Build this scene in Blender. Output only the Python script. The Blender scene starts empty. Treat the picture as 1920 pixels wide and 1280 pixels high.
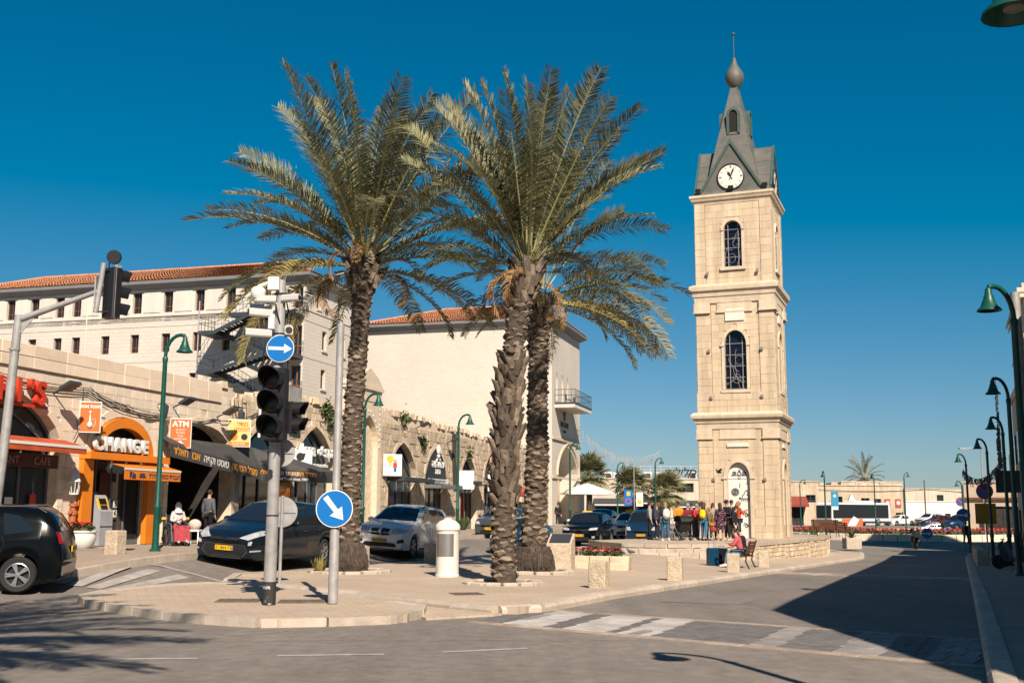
import bpy, bmesh, math, random
from mathutils import Matrix, Vector
from mathutils.bvhtree import BVHTree
R = math.radians
sc = bpy.context.scene
col = sc.collection
rnd = random.Random(7)
# ------------------------------------------------------------------ camera
cam_d = bpy.data.cameras.new('camera')
cam = bpy.data.objects.new('camera', cam_d)
col.objects.link(cam)
cam_d.sensor_width = 36.0
cam_d.lens = 36.0 * 2050 / 1920
cam_d.clip_end = 9000
PITCH = math.atan(317 / 2050)
cam.matrix_world = Matrix.Translation((0, 0, 1.6)) @ Matrix.Rotation(math.pi / 2 + PITCH, 4, 'X') @ Matrix.Rotation(0.005, 4, 'Z')
sc.camera = cam
# ------------------------------------------------------------------ sky, sun, exposure
SUN_AZ, SUN_EL = 15.5, 40.0        # the sun stands behind the camera, to the right
w = bpy.data.worlds.new('World')
sc.world = w
w.use_nodes = True
wn, wl = w.node_tree.nodes, w.node_tree.links
bg = wn['Background']
sky = wn.new('ShaderNodeTexSky')
sky.sky_type = 'NISHITA'
sky.sun_disc = False
sky.sun_elevation = R(SUN_EL)
sky.sun_rotation = R(180 - SUN_AZ)
sky.air_density, sky.dust_density, sky.ozone_density = 1.0, 0.2, 3.0
grade = wn.new('ShaderNodeVectorMath')       # the photograph's teal grade, the same in every direction
grade.operation = 'MULTIPLY_ADD'
grade.inputs[1].default_value = (0.66, 0.575, 0.63)
grade.inputs[2].default_value = (-1.36, 0.08, 0.62)
floor0 = wn.new('ShaderNodeVectorMath')
floor0.operation = 'MAXIMUM'
floor0.inputs[1].default_value = (0.0, 0.0, 0.0)
wl.new(sky.outputs[0], grade.inputs[0])
wl.new(grade.outputs[0], floor0.inputs[0])
wl.new(floor0.outputs[0], bg.inputs[0])
bg.inputs[1].default_value = 0.055
sun_d = bpy.data.lights.new('sun', 'SUN')
sun_d.energy = 5.0
sun_d.angle = R(0.5)
sun_d.color = (1.0, 0.88, 0.74)
sun = bpy.data.objects.new('sun', sun_d)
col.objects.link(sun)
_az, _el = R(SUN_AZ), R(SUN_EL)
SUN_DIR = Vector((-math.sin(_az) * math.cos(_el), math.cos(_az) * math.cos(_el), -math.sin(_el)))
sun.rotation_euler = SUN_DIR.to_track_quat('-Z', 'Y').to_euler()
sun.location = (20, -60, 60)
vs = sc.view_settings
vs.view_transform = 'Standard'
vs.look = 'None'
vs.exposure = 0.865
vs.gamma = 1.0
vs.use_curve_mapping = False
sc.cycles.use_denoising = True
sc.cycles.max_bounces = 6
sc.cycles.diffuse_bounces = 2
sc.cycles.transparent_max_bounces = 8
# ------------------------------------------------------------------ mesh builder
class MB:
 """collects shapes; build() links them as one mesh object"""
 def __init__(s):
  s.v, s.f, s.mi, s.k, s.M = [], [], [], 0, None
 def add(s, vs_, fs_):
  o = len(s.v)
  if s.M is not None:
   vs_ = [s.M @ Vector(p) for p in vs_]
  s.v += [tuple(p) for p in vs_]
  for f in fs_:
   s.f.append([i + o for i in f])
   s.mi.append(s.k)
  return s
 def box(s, x0, x1, y0, y1, z0, z1):
  return s.add([(x0, y0, z0), (x1, y0, z0), (x1, y1, z0), (x0, y1, z0), (x0, y0, z1), (x1, y0, z1), (x1, y1, z1), (x0, y1, z1)],
      [(3, 2, 1, 0), (4, 5, 6, 7), (0, 1, 5, 4), (1, 2, 6, 5), (2, 3, 7, 6), (3, 0, 4, 7)])
 def cbox(s, c, d, rz=0.0, rx=0.0, ry=0.0):
  m = Matrix.Translation(c) @ Matrix.Rotation(rz, 4, 'Z') @ Matrix.Rotation(ry, 4, 'Y') @ Matrix.Rotation(rx, 4, 'X')
  x, y, z = d[0] / 2, d[1] / 2, d[2] / 2
  p = [(-x, -y, -z), (x, -y, -z), (x, y, -z), (-x, y, -z), (-x, -y, z), (x, -y, z), (x, y, z), (-x, y, z)]
  return s.add([m @ Vector(q) for q in p], [(3, 2, 1, 0), (4, 5, 6, 7), (0, 1, 5, 4), (1, 2, 6, 5), (2, 3, 7, 6), (3, 0, 4, 7)])
 def bev(s, x0, x1, y0, y1, z0, z1, b=0.02):
  """box with chamfered vertical and top edges"""
  pl = [(x0 + b, y0), (x1 - b, y0), (x1, y0 + b), (x1, y1 - b), (x1 - b, y1), (x0 + b, y1), (x0, y1 - b), (x0, y0 + b)]
  cx, cy = (x0 + x1) / 2, (y0 + y1) / 2
  def shr(p):
   return (p[0] + (b if p[0] < cx else -b), p[1] + (b if p[1] < cy else -b))
  lo = [(p[0], p[1], z0) for p in pl]
  mi = [(p[0], p[1], z1 - b) for p in pl]
  hi = [(*shr(p), z1) for p in pl]
  f = [tuple(range(7, -1, -1)), tuple(range(16, 24))]
  for i in range(8):
   j = (i + 1) % 8
   f += [(i, j, 8 + j, 8 + i), (8 + i, 8 + j, 16 + j, 16 + i)]
  return s.add(lo + mi + hi, f)
 def prism(s, poly, a, b, axis='y'):
  """2D polygon extruded from a to b: axis y -> poly in xz, x -> poly in yz, z -> poly in xy"""
  n = len(poly)
  def P(q, t):
   return (q[0], t, q[1]) if axis == 'y' else ((t, q[0], q[1]) if axis == 'x' else (q[0], q[1], t))
  vs_ = [P(q, a) for q in poly] + [P(q, b) for q in poly]
  fs_ = [tuple(range(n)), tuple(range(2 * n - 1, n - 1, -1))]
  for i in range(n):
   j = (i + 1) % n
   fs_.append((j, i, n + i, n + j))
  ar = sum(poly[i][0] * poly[(i + 1) % n][1] - poly[(i + 1) % n][0] * poly[i][1] for i in range(n))
  flip = (ar < 0) ^ (b < a) ^ (axis != 'y')
  if flip:
   fs_ = [tuple(reversed(f)) for f in fs_]
  return s.add(vs_, fs_)
 def tube(s, pts, rad, n=8, caps=True, flat=1.0):
  pts = [Vector(p) for p in pts]
  if not isinstance(rad, (list, tuple)):
   rad = [rad] * len(pts)
  vs_, fs_ = [], []
  t0 = (pts[1] - pts[0]).normalized()
  up = Vector((0, 0, 1)) if abs(t0.z) < 0.9 else Vector((1, 0, 0))
  a = t0.cross(up).normalized()
  for i, p in enumerate(pts):
   t = (pts[min(i + 1, len(pts) - 1)] - pts[max(i - 1, 0)]).normalized()
   a = (a - t * a.dot(t)).normalized()
   b = t.cross(a)
   for k in range(n):
    th = 2 * math.pi * k / n
    vs_.append(p + (a * math.cos(th) + b * math.sin(th) * flat) * rad[i])
  for i in range(len(pts) - 1):
   for k in range(n):
    j = (k + 1) % n
    fs_.append((i * n + k, i * n + j, (i + 1) * n + j, (i + 1) * n + k))
  if caps:
   fs_.append(tuple(range(n - 1, -1, -1)))
   fs_.append(tuple(range((len(pts) - 1) * n, len(pts) * n)))
  return s.add(vs_, fs_)
 def lathe(s, prof, n=16, c=(0, 0, 0), axis='z', a0=0.0, caps=True):
  vs_, fs_ = [], []
  for r_, z in prof:
   for k in range(n):
    th = a0 + 2 * math.pi * k / n
    x, y = r_ * math.cos(th), r_ * math.sin(th)
    q = (x, y, z) if axis == 'z' else ((x, z, y) if axis == 'y' else (z, x, y))
    vs_.append((q[0] + c[0], q[1] + c[1], q[2] + c[2]))
  m = len(prof)
  for i in range(m - 1):
   for k in range(n):
    j = (k + 1) % n
    q = (i * n + k, i * n + j, (i + 1) * n + j, (i + 1) * n + k)
    fs_.append(q if axis != 'y' else q[::-1])
  if not caps:
   return s.add(vs_, fs_)
  fs_.append(tuple(range(n - 1, -1, -1)) if axis != 'y' else tuple(range(n)))
  fs_.append(tuple(range((m - 1) * n, m * n)) if axis != 'y' else tuple(range(m * n - 1, (m - 1) * n - 1, -1)))
  return s.add(vs_, fs_)
 def ball(s, c, r_, n=10, m=6):
  if not isinstance(r_, (list, tuple)):
   r_ = (r_, r_, r_)
  vs_ = [(c[0], c[1], c[2] - r_[2])]
  for i in range(1, m):
   ph = -math.pi / 2 + math.pi * i / m
   for k in range(n):
    th = 2 * math.pi * k / n
    vs_.append((c[0] + r_[0] * math.cos(ph) * math.cos(th), c[1] + r_[1] * math.cos(ph) * math.sin(th), c[2] + r_[2] * math.sin(ph)))
  vs_.append((c[0], c[1], c[2] + r_[2]))
  fs_ = []
  for k in range(n):
   j = (k + 1) % n
   fs_.append((0, 1 + j, 1 + k))
   for i in range(m - 2):
    fs_.append((1 + i * n + k, 1 + i * n + j, 1 + (i + 1) * n + j, 1 + (i + 1) * n + k))
   fs_.append((1 + (m - 2) * n + k, 1 + (m - 2) * n + j, len(vs_) - 1))
  return s.add(vs_, fs_)
 def mesh(s, name, mats, smooth=None):
  me = bpy.data.meshes.new(name)
  me.from_pydata(s.v, [], s.f)
  for m in (mats if isinstance(mats, (list, tuple)) else [mats]):
   me.materials.append(m)
  if any(s.mi):
   me.polygons.foreach_set('material_index', s.mi)
  if smooth is not None:
   me.polygons.foreach_set('use_smooth', [True] * len(me.polygons))
   me.set_sharp_from_angle(angle=R(smooth))
  me.update()
  return me
 def build(s, name, mats, parent=None, smooth=None, loc=None, rz=0.0):
  return obj(name, s.mesh(name, mats, smooth), parent, loc, rz)
def obj(name, me, parent=None, loc=None, rz=0.0, scale=None, rot=None):
 o = bpy.data.objects.new(name, me)
 col.objects.link(o)
 if parent is not None:
  o.parent = parent
 if loc is not None:
  o.location = loc
 if rot is not None:
  o.rotation_euler = rot
 elif rz:
  o.rotation_euler = (0, 0, rz)
 if scale is not None:
  o.scale = scale
 return o
def tag(o, label, cat, group=None, kind=None):
 if label:
  o['label'] = label
 if cat:
  o['category'] = cat
 if group:
  o['group'] = group
 if kind:
  o['kind'] = kind
 return o
def thing(name, label, cat, loc=(0, 0, 0), rz=0.0, group=None):
 o = bpy.data.objects.new(name, None)
 col.objects.link(o)
 o.empty_display_size = 0.2
 o.location = loc
 o.rotation_euler = (0, 0, rz)
 return tag(o, label, cat, group)
def struct(o, label=None):
 o['kind'] = 'structure'
 if label:
  o['label'] = label
 return o
KIDS = {}
def dup(root, loc, rz, label=None, scale=None):
 """a copy of a thing with copies of its parts and sub-parts; mesh data is shared"""
 if not KIDS.get('n') == len(bpy.data.objects):
  KIDS.clear()
  for o in bpy.data.objects:
   if o.parent:
    KIDS.setdefault(o.parent.name, []).append(o)
 def cp(o, par):
  c = o.copy()
  col.objects.link(c)
  if par is not None:
   c.parent = par
  for ch in KIDS.get(o.name, []):
   cp(ch, c)
  return c
 r_ = cp(root, None)
 r_.location = loc
 r_.rotation_euler = (0, 0, rz)
 if scale:
  r_.scale = (scale,) * 3
 if label:
  r_['label'] = label
 KIDS['n'] = -1
 return r_
FONT = None
def text(body, size, name, mat, parent, loc, rot=(R(90), 0, 0), extrude=0.01, bold=0.0, align='CENTER', sx=1.0, shear=0.0):
 cu = bpy.data.curves.new(name, 'FONT')
 cu.body = body
 cu.size = size
 cu.extrude = extrude
 cu.offset = bold
 cu.shear = shear
 cu.align_x = align
 cu.align_y = 'CENTER'
 cu.resolution_u = 3
 tmp = bpy.data.objects.new(name, cu)
 col.objects.link(tmp)
 dg = bpy.context.evaluated_depsgraph_get()
 me = bpy.data.meshes.new_from_object(tmp.evaluated_get(dg))
 bpy.data.objects.remove(tmp)
 bpy.data.curves.remove(cu)
 me.materials.clear()
 me.materials.append(mat)
 return obj(name, me, parent, loc, rot=rot, scale=(sx, 1, 1))
def heb(s_):
 return s_[::-1]
def clamp(t, a=0.0, b=1.0):
 return a if t < a else (b if t > b else t)
def sm(t):
 t = clamp(t)
 return t * t * (3 - 2 * t)
def lerp(a, b, t):
 return a + (b - a) * t
def interp(tab, x):
 if x <= tab[0][0]:
  return tab[0][1]
 for i in range(len(tab) - 1):
  if x <= tab[i + 1][0]:
   return lerp(tab[i][1], tab[i + 1][1], (x - tab[i][0]) / max(1e-6, tab[i + 1][0] - tab[i][0]))
 return tab[-1][1]
def arch(x0, x1, zs, zt, n=14, pointed=False):
 """arch outline from (x0,zs) over the crown (.., zt) to (x1,zs)"""
 c, hw, h = (x0 + x1) / 2, (x1 - x0) / 2, zt - zs
 out = []
 for i in range(n + 1):
  t = i / n
  if pointed:
   s_ = abs(2 * t - 1)
   a = math.acos(0.42) * (1 - s_)
   # two arcs meeting in a point
   xx = (math.cos(a) - 0.42) / 0.58
   zz = math.sin(a) / math.sin(math.acos(0.42))
   out.append((c + (-hw if t < 0.5 else hw) * xx, zs + h * zz))
  else:
   a = math.pi * (1 - t)
   out.append((c + hw * math.cos(a), zs + h * math.sin(a)))
 return out
# ------------------------------------------------------------------ materials
MATS = {}
ALB = 0.74          # base colours below are scaled to the exposure
def mat(name, c, rough=0.75, var=0.12, scale=2.0, bump=0.0, bscale=30.0, metal=0.0, rand=0.0, c2=None, spec=0.4, coat=0.0, trans=0.0, emit=0.0, detail=5.0, streak=0.0, blotch=0.0, tracks=0.0):
 if name in MATS:
  return MATS[name]
 c = tuple(x * ALB for x in c)
 c2 = tuple(x * ALB for x in c2) if c2 else None
 m = bpy.data.materials.new(name)
 m.use_nodes = True
 nt = m.node_tree
 N, L = nt.nodes, nt.links
 b = N['Principled BSDF']
 b.inputs['Roughness'].default_value = rough
 b.inputs['Metallic'].default_value = metal
 b.inputs['Specular IOR Level'].default_value = spec
 if coat:
  b.inputs['Coat Weight'].default_value = coat
  b.inputs['Coat Roughness'].default_value = 0.06
 if trans:
  b.inputs['Transmission Weight'].default_value = trans
 m.diffuse_color = (*c, 1)
 tc = N.new('ShaderNodeNewGeometry')
 out = None
 if var or c2:
  nz = N.new('ShaderNodeTexNoise')
  nz.inputs['Scale'].default_value = scale
  nz.inputs['Detail'].default_value = detail
  nz.inputs['Roughness'].default_value = 0.62
  L.new(tc.outputs['Position'], nz.inputs['Vector'])
  rp = N.new('ShaderNodeValToRGB')
  rp.color_ramp.elements[0].position = 0.3
  rp.color_ramp.elements[1].position = 0.7
  if c2 is None:
   lo = [max(0, x * (1 - var)) for x in c]
   hi = [min(1, x * (1 + var)) for x in c]
  else:
   lo, hi = c2, c
  rp.color_ramp.elements[0].color = (*lo, 1)
  rp.color_ramp.elements[1].color = (*hi, 1)
  L.new(nz.outputs['Fac'], rp.inputs[0])
  out = rp.outputs[0]
 for amt, vec, sc_ in ((streak, (2.2, 2.2, 0.16), 1.0), (blotch, (1, 1, 1), 0.09), (tracks, (1.3, 0.07, 1), 1.0)):
  if not amt or out is None:
   continue                      # run-off streaks and broad weathering
  mp = N.new('ShaderNodeMapping')
  mp.inputs['Scale'].default_value = vec
  L.new(tc.outputs['Position'], mp.inputs['Vector'])
  n3 = N.new('ShaderNodeTexNoise')
  n3.inputs['Scale'].default_value = sc_
  n3.inputs['Detail'].default_value = 7
  n3.inputs['Roughness'].default_value = 0.65
  L.new(mp.outputs[0], n3.inputs['Vector'])
  m3 = N.new('ShaderNodeMapRange')
  m3.inputs[1].default_value, m3.inputs[2].default_value = 0.34, 0.62
  m3.inputs[3].default_value, m3.inputs[4].default_value = 1 - amt, 1.04
  L.new(n3.outputs['Fac'], m3.inputs[0])
  x3 = N.new('ShaderNodeMix')
  x3.data_type = 'RGBA'
  x3.blend_type = 'MULTIPLY'
  x3.inputs[0].default_value = 1
  L.new(out, x3.inputs[6])
  L.new(m3.outputs[0], x3.inputs[7])
  out = x3.outputs[2]
 if rand:
  oi = N.new('ShaderNodeObjectInfo')
  mr = N.new('ShaderNodeMapRange')
  mr.inputs[3].default_value = 1 - rand
  mr.inputs[4].default_value = 1 + rand * 0.6
  L.new(oi.outputs['Random'], mr.inputs[0])
  mx = N.new('ShaderNodeMix')
  mx.data_type = 'RGBA'
  mx.blend_type = 'MULTIPLY'
  mx.inputs[0].default_value = 1
  if out is not None:
   L.new(out, mx.inputs[6])
  else:
   mx.inputs[6].default_value = (*c, 1)
  L.new(mr.outputs[0], mx.inputs[7])
  out = mx.outputs[2]
 if out is not None:
  L.new(out, b.inputs['Base Color'])
 else:
  b.inputs['Base Color'].default_value = (*c, 1)
 if bump:
  n2 = N.new('ShaderNodeTexNoise')
  n2.inputs['Scale'].default_value = bscale
  n2.inputs['Detail'].default_value = 4
  L.new(tc.outputs['Position'], n2.inputs['Vector'])
  bp = N.new('ShaderNodeBump')
  bp.inputs['Strength'].default_value = bump
  bp.inputs['Distance'].default_value = 0.03
  L.new(n2.outputs['Fac'], bp.inputs['Height'])
  L.new(bp.outputs[0], b.inputs['Normal'])
 if emit:
  b.inputs['Emission Color'].default_value = (*c, 1)
  b.inputs['Emission Strength'].default_value = emit
 MATS[name] = m
 return m
def brick_mat(name, c1, c2, mortar, bw, bh, ms=0.012, rough=0.85, bump=0.3, var=0.15, big=(0.35, 0.2), stain=None):
 """coursed masonry too far off to pick its stones apart; mapped on the local x+y / z of a wall"""
 c1, c2, mortar = (tuple(x * ALB for x in q) for q in (c1, c2, mortar))
 m = bpy.data.materials.new(name)
 m.use_nodes = True
 nt = m.node_tree
 N, L = nt.nodes, nt.links
 b = N['Principled BSDF']
 b.inputs['Roughness'].default_value = rough
 b.inputs['Specular IOR Level'].default_value = 0.25
 tc = N.new('ShaderNodeTexCoord')
 sp = N.new('ShaderNodeSeparateXYZ')
 L.new(tc.outputs['Object'], sp.inputs[0])
 ad = N.new('ShaderNodeMath')
 L.new(sp.outputs[0], ad.inputs[0])
 L.new(sp.outputs[1], ad.inputs[1])
 cb = N.new('ShaderNodeCombineXYZ')
 L.new(ad.outputs[0], cb.inputs[0])
 L.new(sp.outputs[2], cb.inputs[1])
 br = N.new('ShaderNodeTexBrick')
 br.inputs['Color1'].default_value = (*c1, 1)
 br.inputs['Color2'].default_value = (*c2, 1)
 br.inputs['Mortar'].default_value = (*mortar, 1)
 br.inputs['Scale'].default_value = 1
 br.inputs['Mortar Size'].default_value = ms
 br.inputs['Brick Width'].default_value = bw
 br.inputs['Row Height'].default_value = bh
 br.inputs['Bias'].default_value = -0.2
 L.new(cb.outputs[0], br.inputs['Vector'])
 nz = N.new('ShaderNodeTexNoise')
 nz.inputs['Scale'].default_value = big[0]
 nz.inputs['Detail'].default_value = 6
 L.new(tc.outputs['Object'], nz.inputs['Vector'])
 mr = N.new('ShaderNodeMapRange')
 mr.inputs[1].default_value = 0.3
 mr.inputs[2].default_value = 0.7
 mr.inputs[3].default_value = 1 - big[1]
 mr.inputs[4].default_value = 1 + big[1] * 0.4
 L.new(nz.outputs['Fac'], mr.inputs[0])
 mx = N.new('ShaderNodeMix')
 mx.data_type = 'RGBA'
 mx.blend_type = 'MULTIPLY'
 mx.inputs[0].default_value = 1
 L.new(br.outputs['Color'], mx.inputs[6])
 L.new(mr.outputs[0], mx.inputs[7])
 L.new(mx.outputs[2], b.inputs['Base Color'])
 bp = N.new('ShaderNodeBump')
 bp.inputs['Strength'].default_value = bump
 bp.inputs['Distance'].default_value = 0.02
 inv = N.new('ShaderNodeMath')
 inv.operation = 'SUBTRACT'
 inv.inputs[0].default_value = 1
 L.new(br.outputs['Fac'], inv.inputs[1])
 L.new(inv.outputs[0], bp.inputs['Height'])
 L.new(bp.outputs[0], b.inputs['Normal'])
 MATS[name] = m
 return m
m_asph = mat('asphalt', (0.30, 0.255, 0.22), 0.85, c2=(0.20, 0.172, 0.15), scale=5, bump=0.4, bscale=60, detail=14, blotch=0.26, tracks=0.16)
m_pave = mat('plaza_paving', (0.60, 0.47, 0.355), 0.85, c2=(0.51, 0.395, 0.29), scale=1.6, bump=0.25, bscale=40, detail=10, blotch=0.16)
m_side = mat('sidewalk_paving', (0.44, 0.35, 0.27), 0.85, c2=(0.36, 0.28, 0.21), scale=0.9, bump=0.2, bscale=40, detail=8)
m_kerb = mat('kerb_stone', (0.58, 0.49, 0.40), 0.8, c2=(0.44, 0.36, 0.285), scale=4, bump=0.25, bscale=25, rand=0.12)
m_paint = mat('road_paint', (0.62, 0.59, 0.56), 0.7, c2=(0.27, 0.25, 0.24), scale=6, detail=9)
m_stone = mat('honey_stone', (0.93, 0.785, 0.63), 0.85, c2=(0.82, 0.665, 0.50), scale=1.6, bump=0.3, bscale=18, rand=0.10, streak=0.10)
m_stone2 = mat('weathered_stone', (0.88, 0.72, 0.54), 0.9, c2=(0.62, 0.47, 0.31), scale=2.4, bump=0.6, bscale=14, rand=0.2, streak=0.22)
m_towerst = mat('tower_stone', (0.75, 0.595, 0.42), 0.85, c2=(0.65, 0.50, 0.335), scale=1.3, bump=0.25, bscale=16, rand=0.08, streak=0.24)
m_towerback = mat('tower_joint', (0.66, 0.51, 0.35), 0.9, var=0.15, scale=3)
m_trimst = mat('carved_stone', (0.76, 0.63, 0.47), 0.8, c2=(0.64, 0.50, 0.35), scale=3, bump=0.2, bscale=20, streak=0.15)
m_mortar = mat('mortar', (0.76, 0.60, 0.43), 0.95, var=0.25, scale=5, bump=0.5, bscale=20)
m_green = mat('green_paint', (0.006, 0.08, 0.056), 0.4, var=0.1, scale=8)
m_black = mat('black_plastic', (0.012, 0.012, 0.014), 0.5, var=0)
m_blackm = mat('black_metal', (0.02, 0.02, 0.022), 0.45, var=0)
m_galv = mat('galvanised_steel', (0.40, 0.385, 0.375), 0.5, var=0.2, scale=5, metal=0.2, streak=0.15)
m_white = mat('white_paint', (0.78, 0.76, 0.73), 0.5, var=0.05, scale=5)
m_glassd = mat('dark_glass', (0.012, 0.016, 0.02), 0.06, var=0, spec=0.6)
m_glasst = mat('shop_glass', (0.035, 0.05, 0.055), 0.05, var=0, spec=0.6)
m_orange = mat('orange_panel', (0.80, 0.23, 0.015), 0.5, var=0.05)
m_osign = mat('orange_red_sign', (0.78, 0.145, 0.02), 0.5, var=0.06)
m_red = mat('red_panel', (0.62, 0.05, 0.02), 0.5, var=0.08)
m_blue = mat('sign_blue', (0.004, 0.16, 0.50), 0.35, var=0)
m_yellow = mat('yellow_panel', (0.85, 0.50, 0.03), 0.5, var=0.05)
m_wood = mat('brown_wood', (0.16, 0.065, 0.03), 0.6, var=0.3, scale=10, rand=0.15)
m_grey = mat('grey_metal', (0.16, 0.165, 0.175), 0.5, var=0.08)
m_dkgrey = mat('dark_grey_metal', (0.045, 0.05, 0.058), 0.5, var=0.1)
m_cable = mat('cable', (0.05, 0.04, 0.035), 0.8, var=0)
m_dark = mat('dark_interior', (0.012, 0.011, 0.010), 0.9, var=0)
m_leaf = mat('leaf_green', (0.09, 0.13, 0.03), 0.7, c2=(0.03, 0.055, 0.012), scale=6, rand=0.2)
m_copper = mat('patinated_copper', (0.17, 0.155, 0.135), 0.6, c2=(0.09, 0.095, 0.082), scale=1.5, bump=0.1, bscale=8, detail=8)
m_verd = mat('verdigris', (0.055, 0.12, 0.10), 0.6, c2=(0.06, 0.075, 0.065), scale=3)
# ------------------------------------------------------------------ lie of the land
def lk(y):                       # line of lamp posts on the shop pavement
 return -9.6 + 0.287 * (y - 30.1)
def pk(y):                       # kerb between the plaza and the right-hand road
 return 0.4 + 0.45 * (min(y, 55) - 19.1)
def rk(y):                       # kerb of the right-hand pavement
 return 4.72 + 0.405 * (y - 10.8)
ROAD = -0.13                     # carriageway below the pavements
def gz(x, y):                    # level of the pavements
 ww = sm((x - pk(y) + 8) / 8)
 zr = -0.0205 * clamp(y - 22, 0, 36) * (1 - sm((y - 105) / 35))
 up = 0.48 * sm(1 - (x - lk(y) - 1.9) / 3.2) * sm((y - 19) / 9)
 return ww * zr + up
def clip_cell(poly, x0, x1, y0, y1):
 for ax, lim, sg in ((0, x0, 1), (0, x1, -1), (1, y0, 1), (1, y1, -1)):
  out = []
  for i in range(len(poly)):
   a, b = poly[i], poly[(i + 1) % len(poly)]
   da, db = (a[ax] - lim) * sg, (b[ax] - lim) * sg
   if da >= 0:
    out.append(a)
   if (da >= 0) != (db >= 0):
    t = da / (da - db)
    out.append((a[0] + (b[0] - a[0]) * t, a[1] + (b[1] - a[1]) * t))
  poly = out
  if len(poly) < 3:
   return []
 return poly
def sheet(poly, dz, name, m, cell=1.5, parent=None, skirt=0.0):
 """a sheet over the lie of the land inside a plan polygon"""
 mb = MB()
 xs, ys = [p[0] for p in poly], [p[1] for p in poly]
 ar = sum(poly[i][0] * poly[(i + 1) % len(poly)][1] - poly[(i + 1) % len(poly)][0] * poly[i][1] for i in range(len(poly)))
 if ar < 0:
  poly = poly[::-1]
 i0, i1 = math.floor(min(xs) / cell), math.ceil(max(xs) / cell)
 j0, j1 = math.floor(min(ys) / cell), math.ceil(max(ys) / cell)
 for i in range(i0, i1):
  for j in range(j0, j1):
   c = clip_cell(poly, i * cell, (i + 1) * cell, j * cell, (j + 1) * cell)
   if c:
    mb.add([(x, y, gz(x, y) + dz) for x, y in c], [tuple(range(len(c)))])
 if skirt:
  n = len(poly)
  for i in range(n):
   a, b = poly[i], poly[(i + 1) % n]
   k = max(1, int(math.dist(a, b) / cell))
   for q in range(k):
    p0 = [lerp(a[0], b[0], q / k), lerp(a[1], b[1], q / k)]
    p1 = [lerp(a[0], b[0], (q + 1) / k), lerp(a[1], b[1], (q + 1) / k)]
    z0, z1 = gz(*p0), gz(*p1)
    mb.add([(*p0, z0 - skirt), (*p1, z1 - skirt), (*p1, z1 + dz), (*p0, z0 + dz)], [(0, 1, 2, 3)])
 o = mb.build(name, m, parent)
 bm = bmesh.new()
 bm.from_mesh(o.data)
 bmesh.ops.remove_doubles(bm, verts=bm.verts, dist=0.002)
 bm.to_mesh(o.data)
 bm.free()
 return o
# ================================================================== ground, road, pavements
def road_sheet():
 mb = MB()
 xs = [-3000, -800, -200, -80] + [-50 + i * 1.5 for i in range(81)] + [90, 140, 300, 900, 3000]
 ys = [-600, -100, -30] + [-12 + i * 1.5 for i in range(81)] + [113, 118, 123, 128, 134, 140, 170, 220, 320, 600, 1200, 3500]
 vs_ = [(x, y, gz(x, y) + ROAD) for y in ys for x in xs]
 n = len(xs)
 fs_ = [(j * n + i, j * n + i + 1, (j + 1) * n + i + 1, (j + 1) * n + i) for j in range(len(ys) - 1) for i in range(n - 1)]
 mb.add(vs_, fs_)
 return struct(mb.build('road', m_asph, smooth=60), 'grey asphalt road running past the plaza')
road = road_sheet()
PLAZA = [(-6.44, 25.5), (-5.0, 24.1), (-3.42, 22.5), (-1.11, 19.8), (-0.25, 18.95), (0.11, 18.82), (0.42, 19.25)] + [(pk(y), y) for y in (21.3, 24, 27.4, 31, 35, 40, 45, 50, 55)] + \
  [(18.9, 60), (20.8, 66), (20.2, 70), (17.5, 72), (12.2, 69), (9.0, 62), (8.3, 57.0), (5.2, 53.4), (2.9, 50.0), (2.3, 46.6), (-1.1, 39.6), (-2.55, 36), (-4.27, 32.1), (-5.47, 28.7), (-6.5, 26.6)]
plaza = struct(sheet(PLAZA, 0.0, 'plaza_pavement', m_pave, 1.0, skirt=0.2), 'sand coloured stone paved plaza around the clock tower')
ISLAND = [(-7.95, 20.7), (-7.92, 21.93), (-7.12, 23.7), (-6.3, 24.9), (-5.1, 23.85), (-3.29, 21.7), (-1.43, 19.04), (-1.62, 17.6), (-1.95, 17.3), (-3.45, 16.68), (-4.14, 16.85), (-5.26, 17.64), (-6.68, 19.05), (-7.5, 20.0)]
island = struct(sheet(ISLAND, -0.012, 'traffic_island', m_pave, 1.0, skirt=0.16), 'low paved traffic island under the traffic light')
APRON = [(-3.2, 21.5), (-1.3, 18.0), (-1.55, 17.45), (-1.1, 18.0), (0.0, 18.75), (-0.2, 18.95), (-1.11, 19.8), (-3.3, 22.3)]
struct(sheet([(-2.6, 20.9), (-1.35, 17.9), (-0.15, 18.7), (-0.3, 18.98), (-1.2, 19.85), (-2.5, 21.4)], -0.095, 'crossing_apron', m_pave, 1.0, skirt=0.2), 'lowered sandy pavement beside the traffic island')
WALKL = [(lk(y) + 1.9, y) for y in (14, 20, 25, 26, 28, 32, 38, 45, 55, 65, 80, 100, 120)] + [(lk(y) - 6.5, y) for y in (120, 80, 60, 40, 28, 20, 14)]
walkl = struct(sheet(WALKL, 0.0, 'shop_pavement', m_side, 1.5, skirt=0.2), 'paved footway in front of the arcade shops')
WALKR = [(rk(y), y) for y in (-8, 0, 6, 12, 18, 24, 30, 36, 44, 52, 60, 66)] + [(33, 74), (45, 82), (70, 92), (70, 84), (40, 70)] + [(rk(y) + 5, y) for y in (60, 50, 40, 30, 20, 10, 0, -8)]
walkr = struct(sheet(WALKR, 0.0, 'shaded_pavement', m_side, 1.5, skirt=0.2), 'shaded footway along the right edge of the road')
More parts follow.
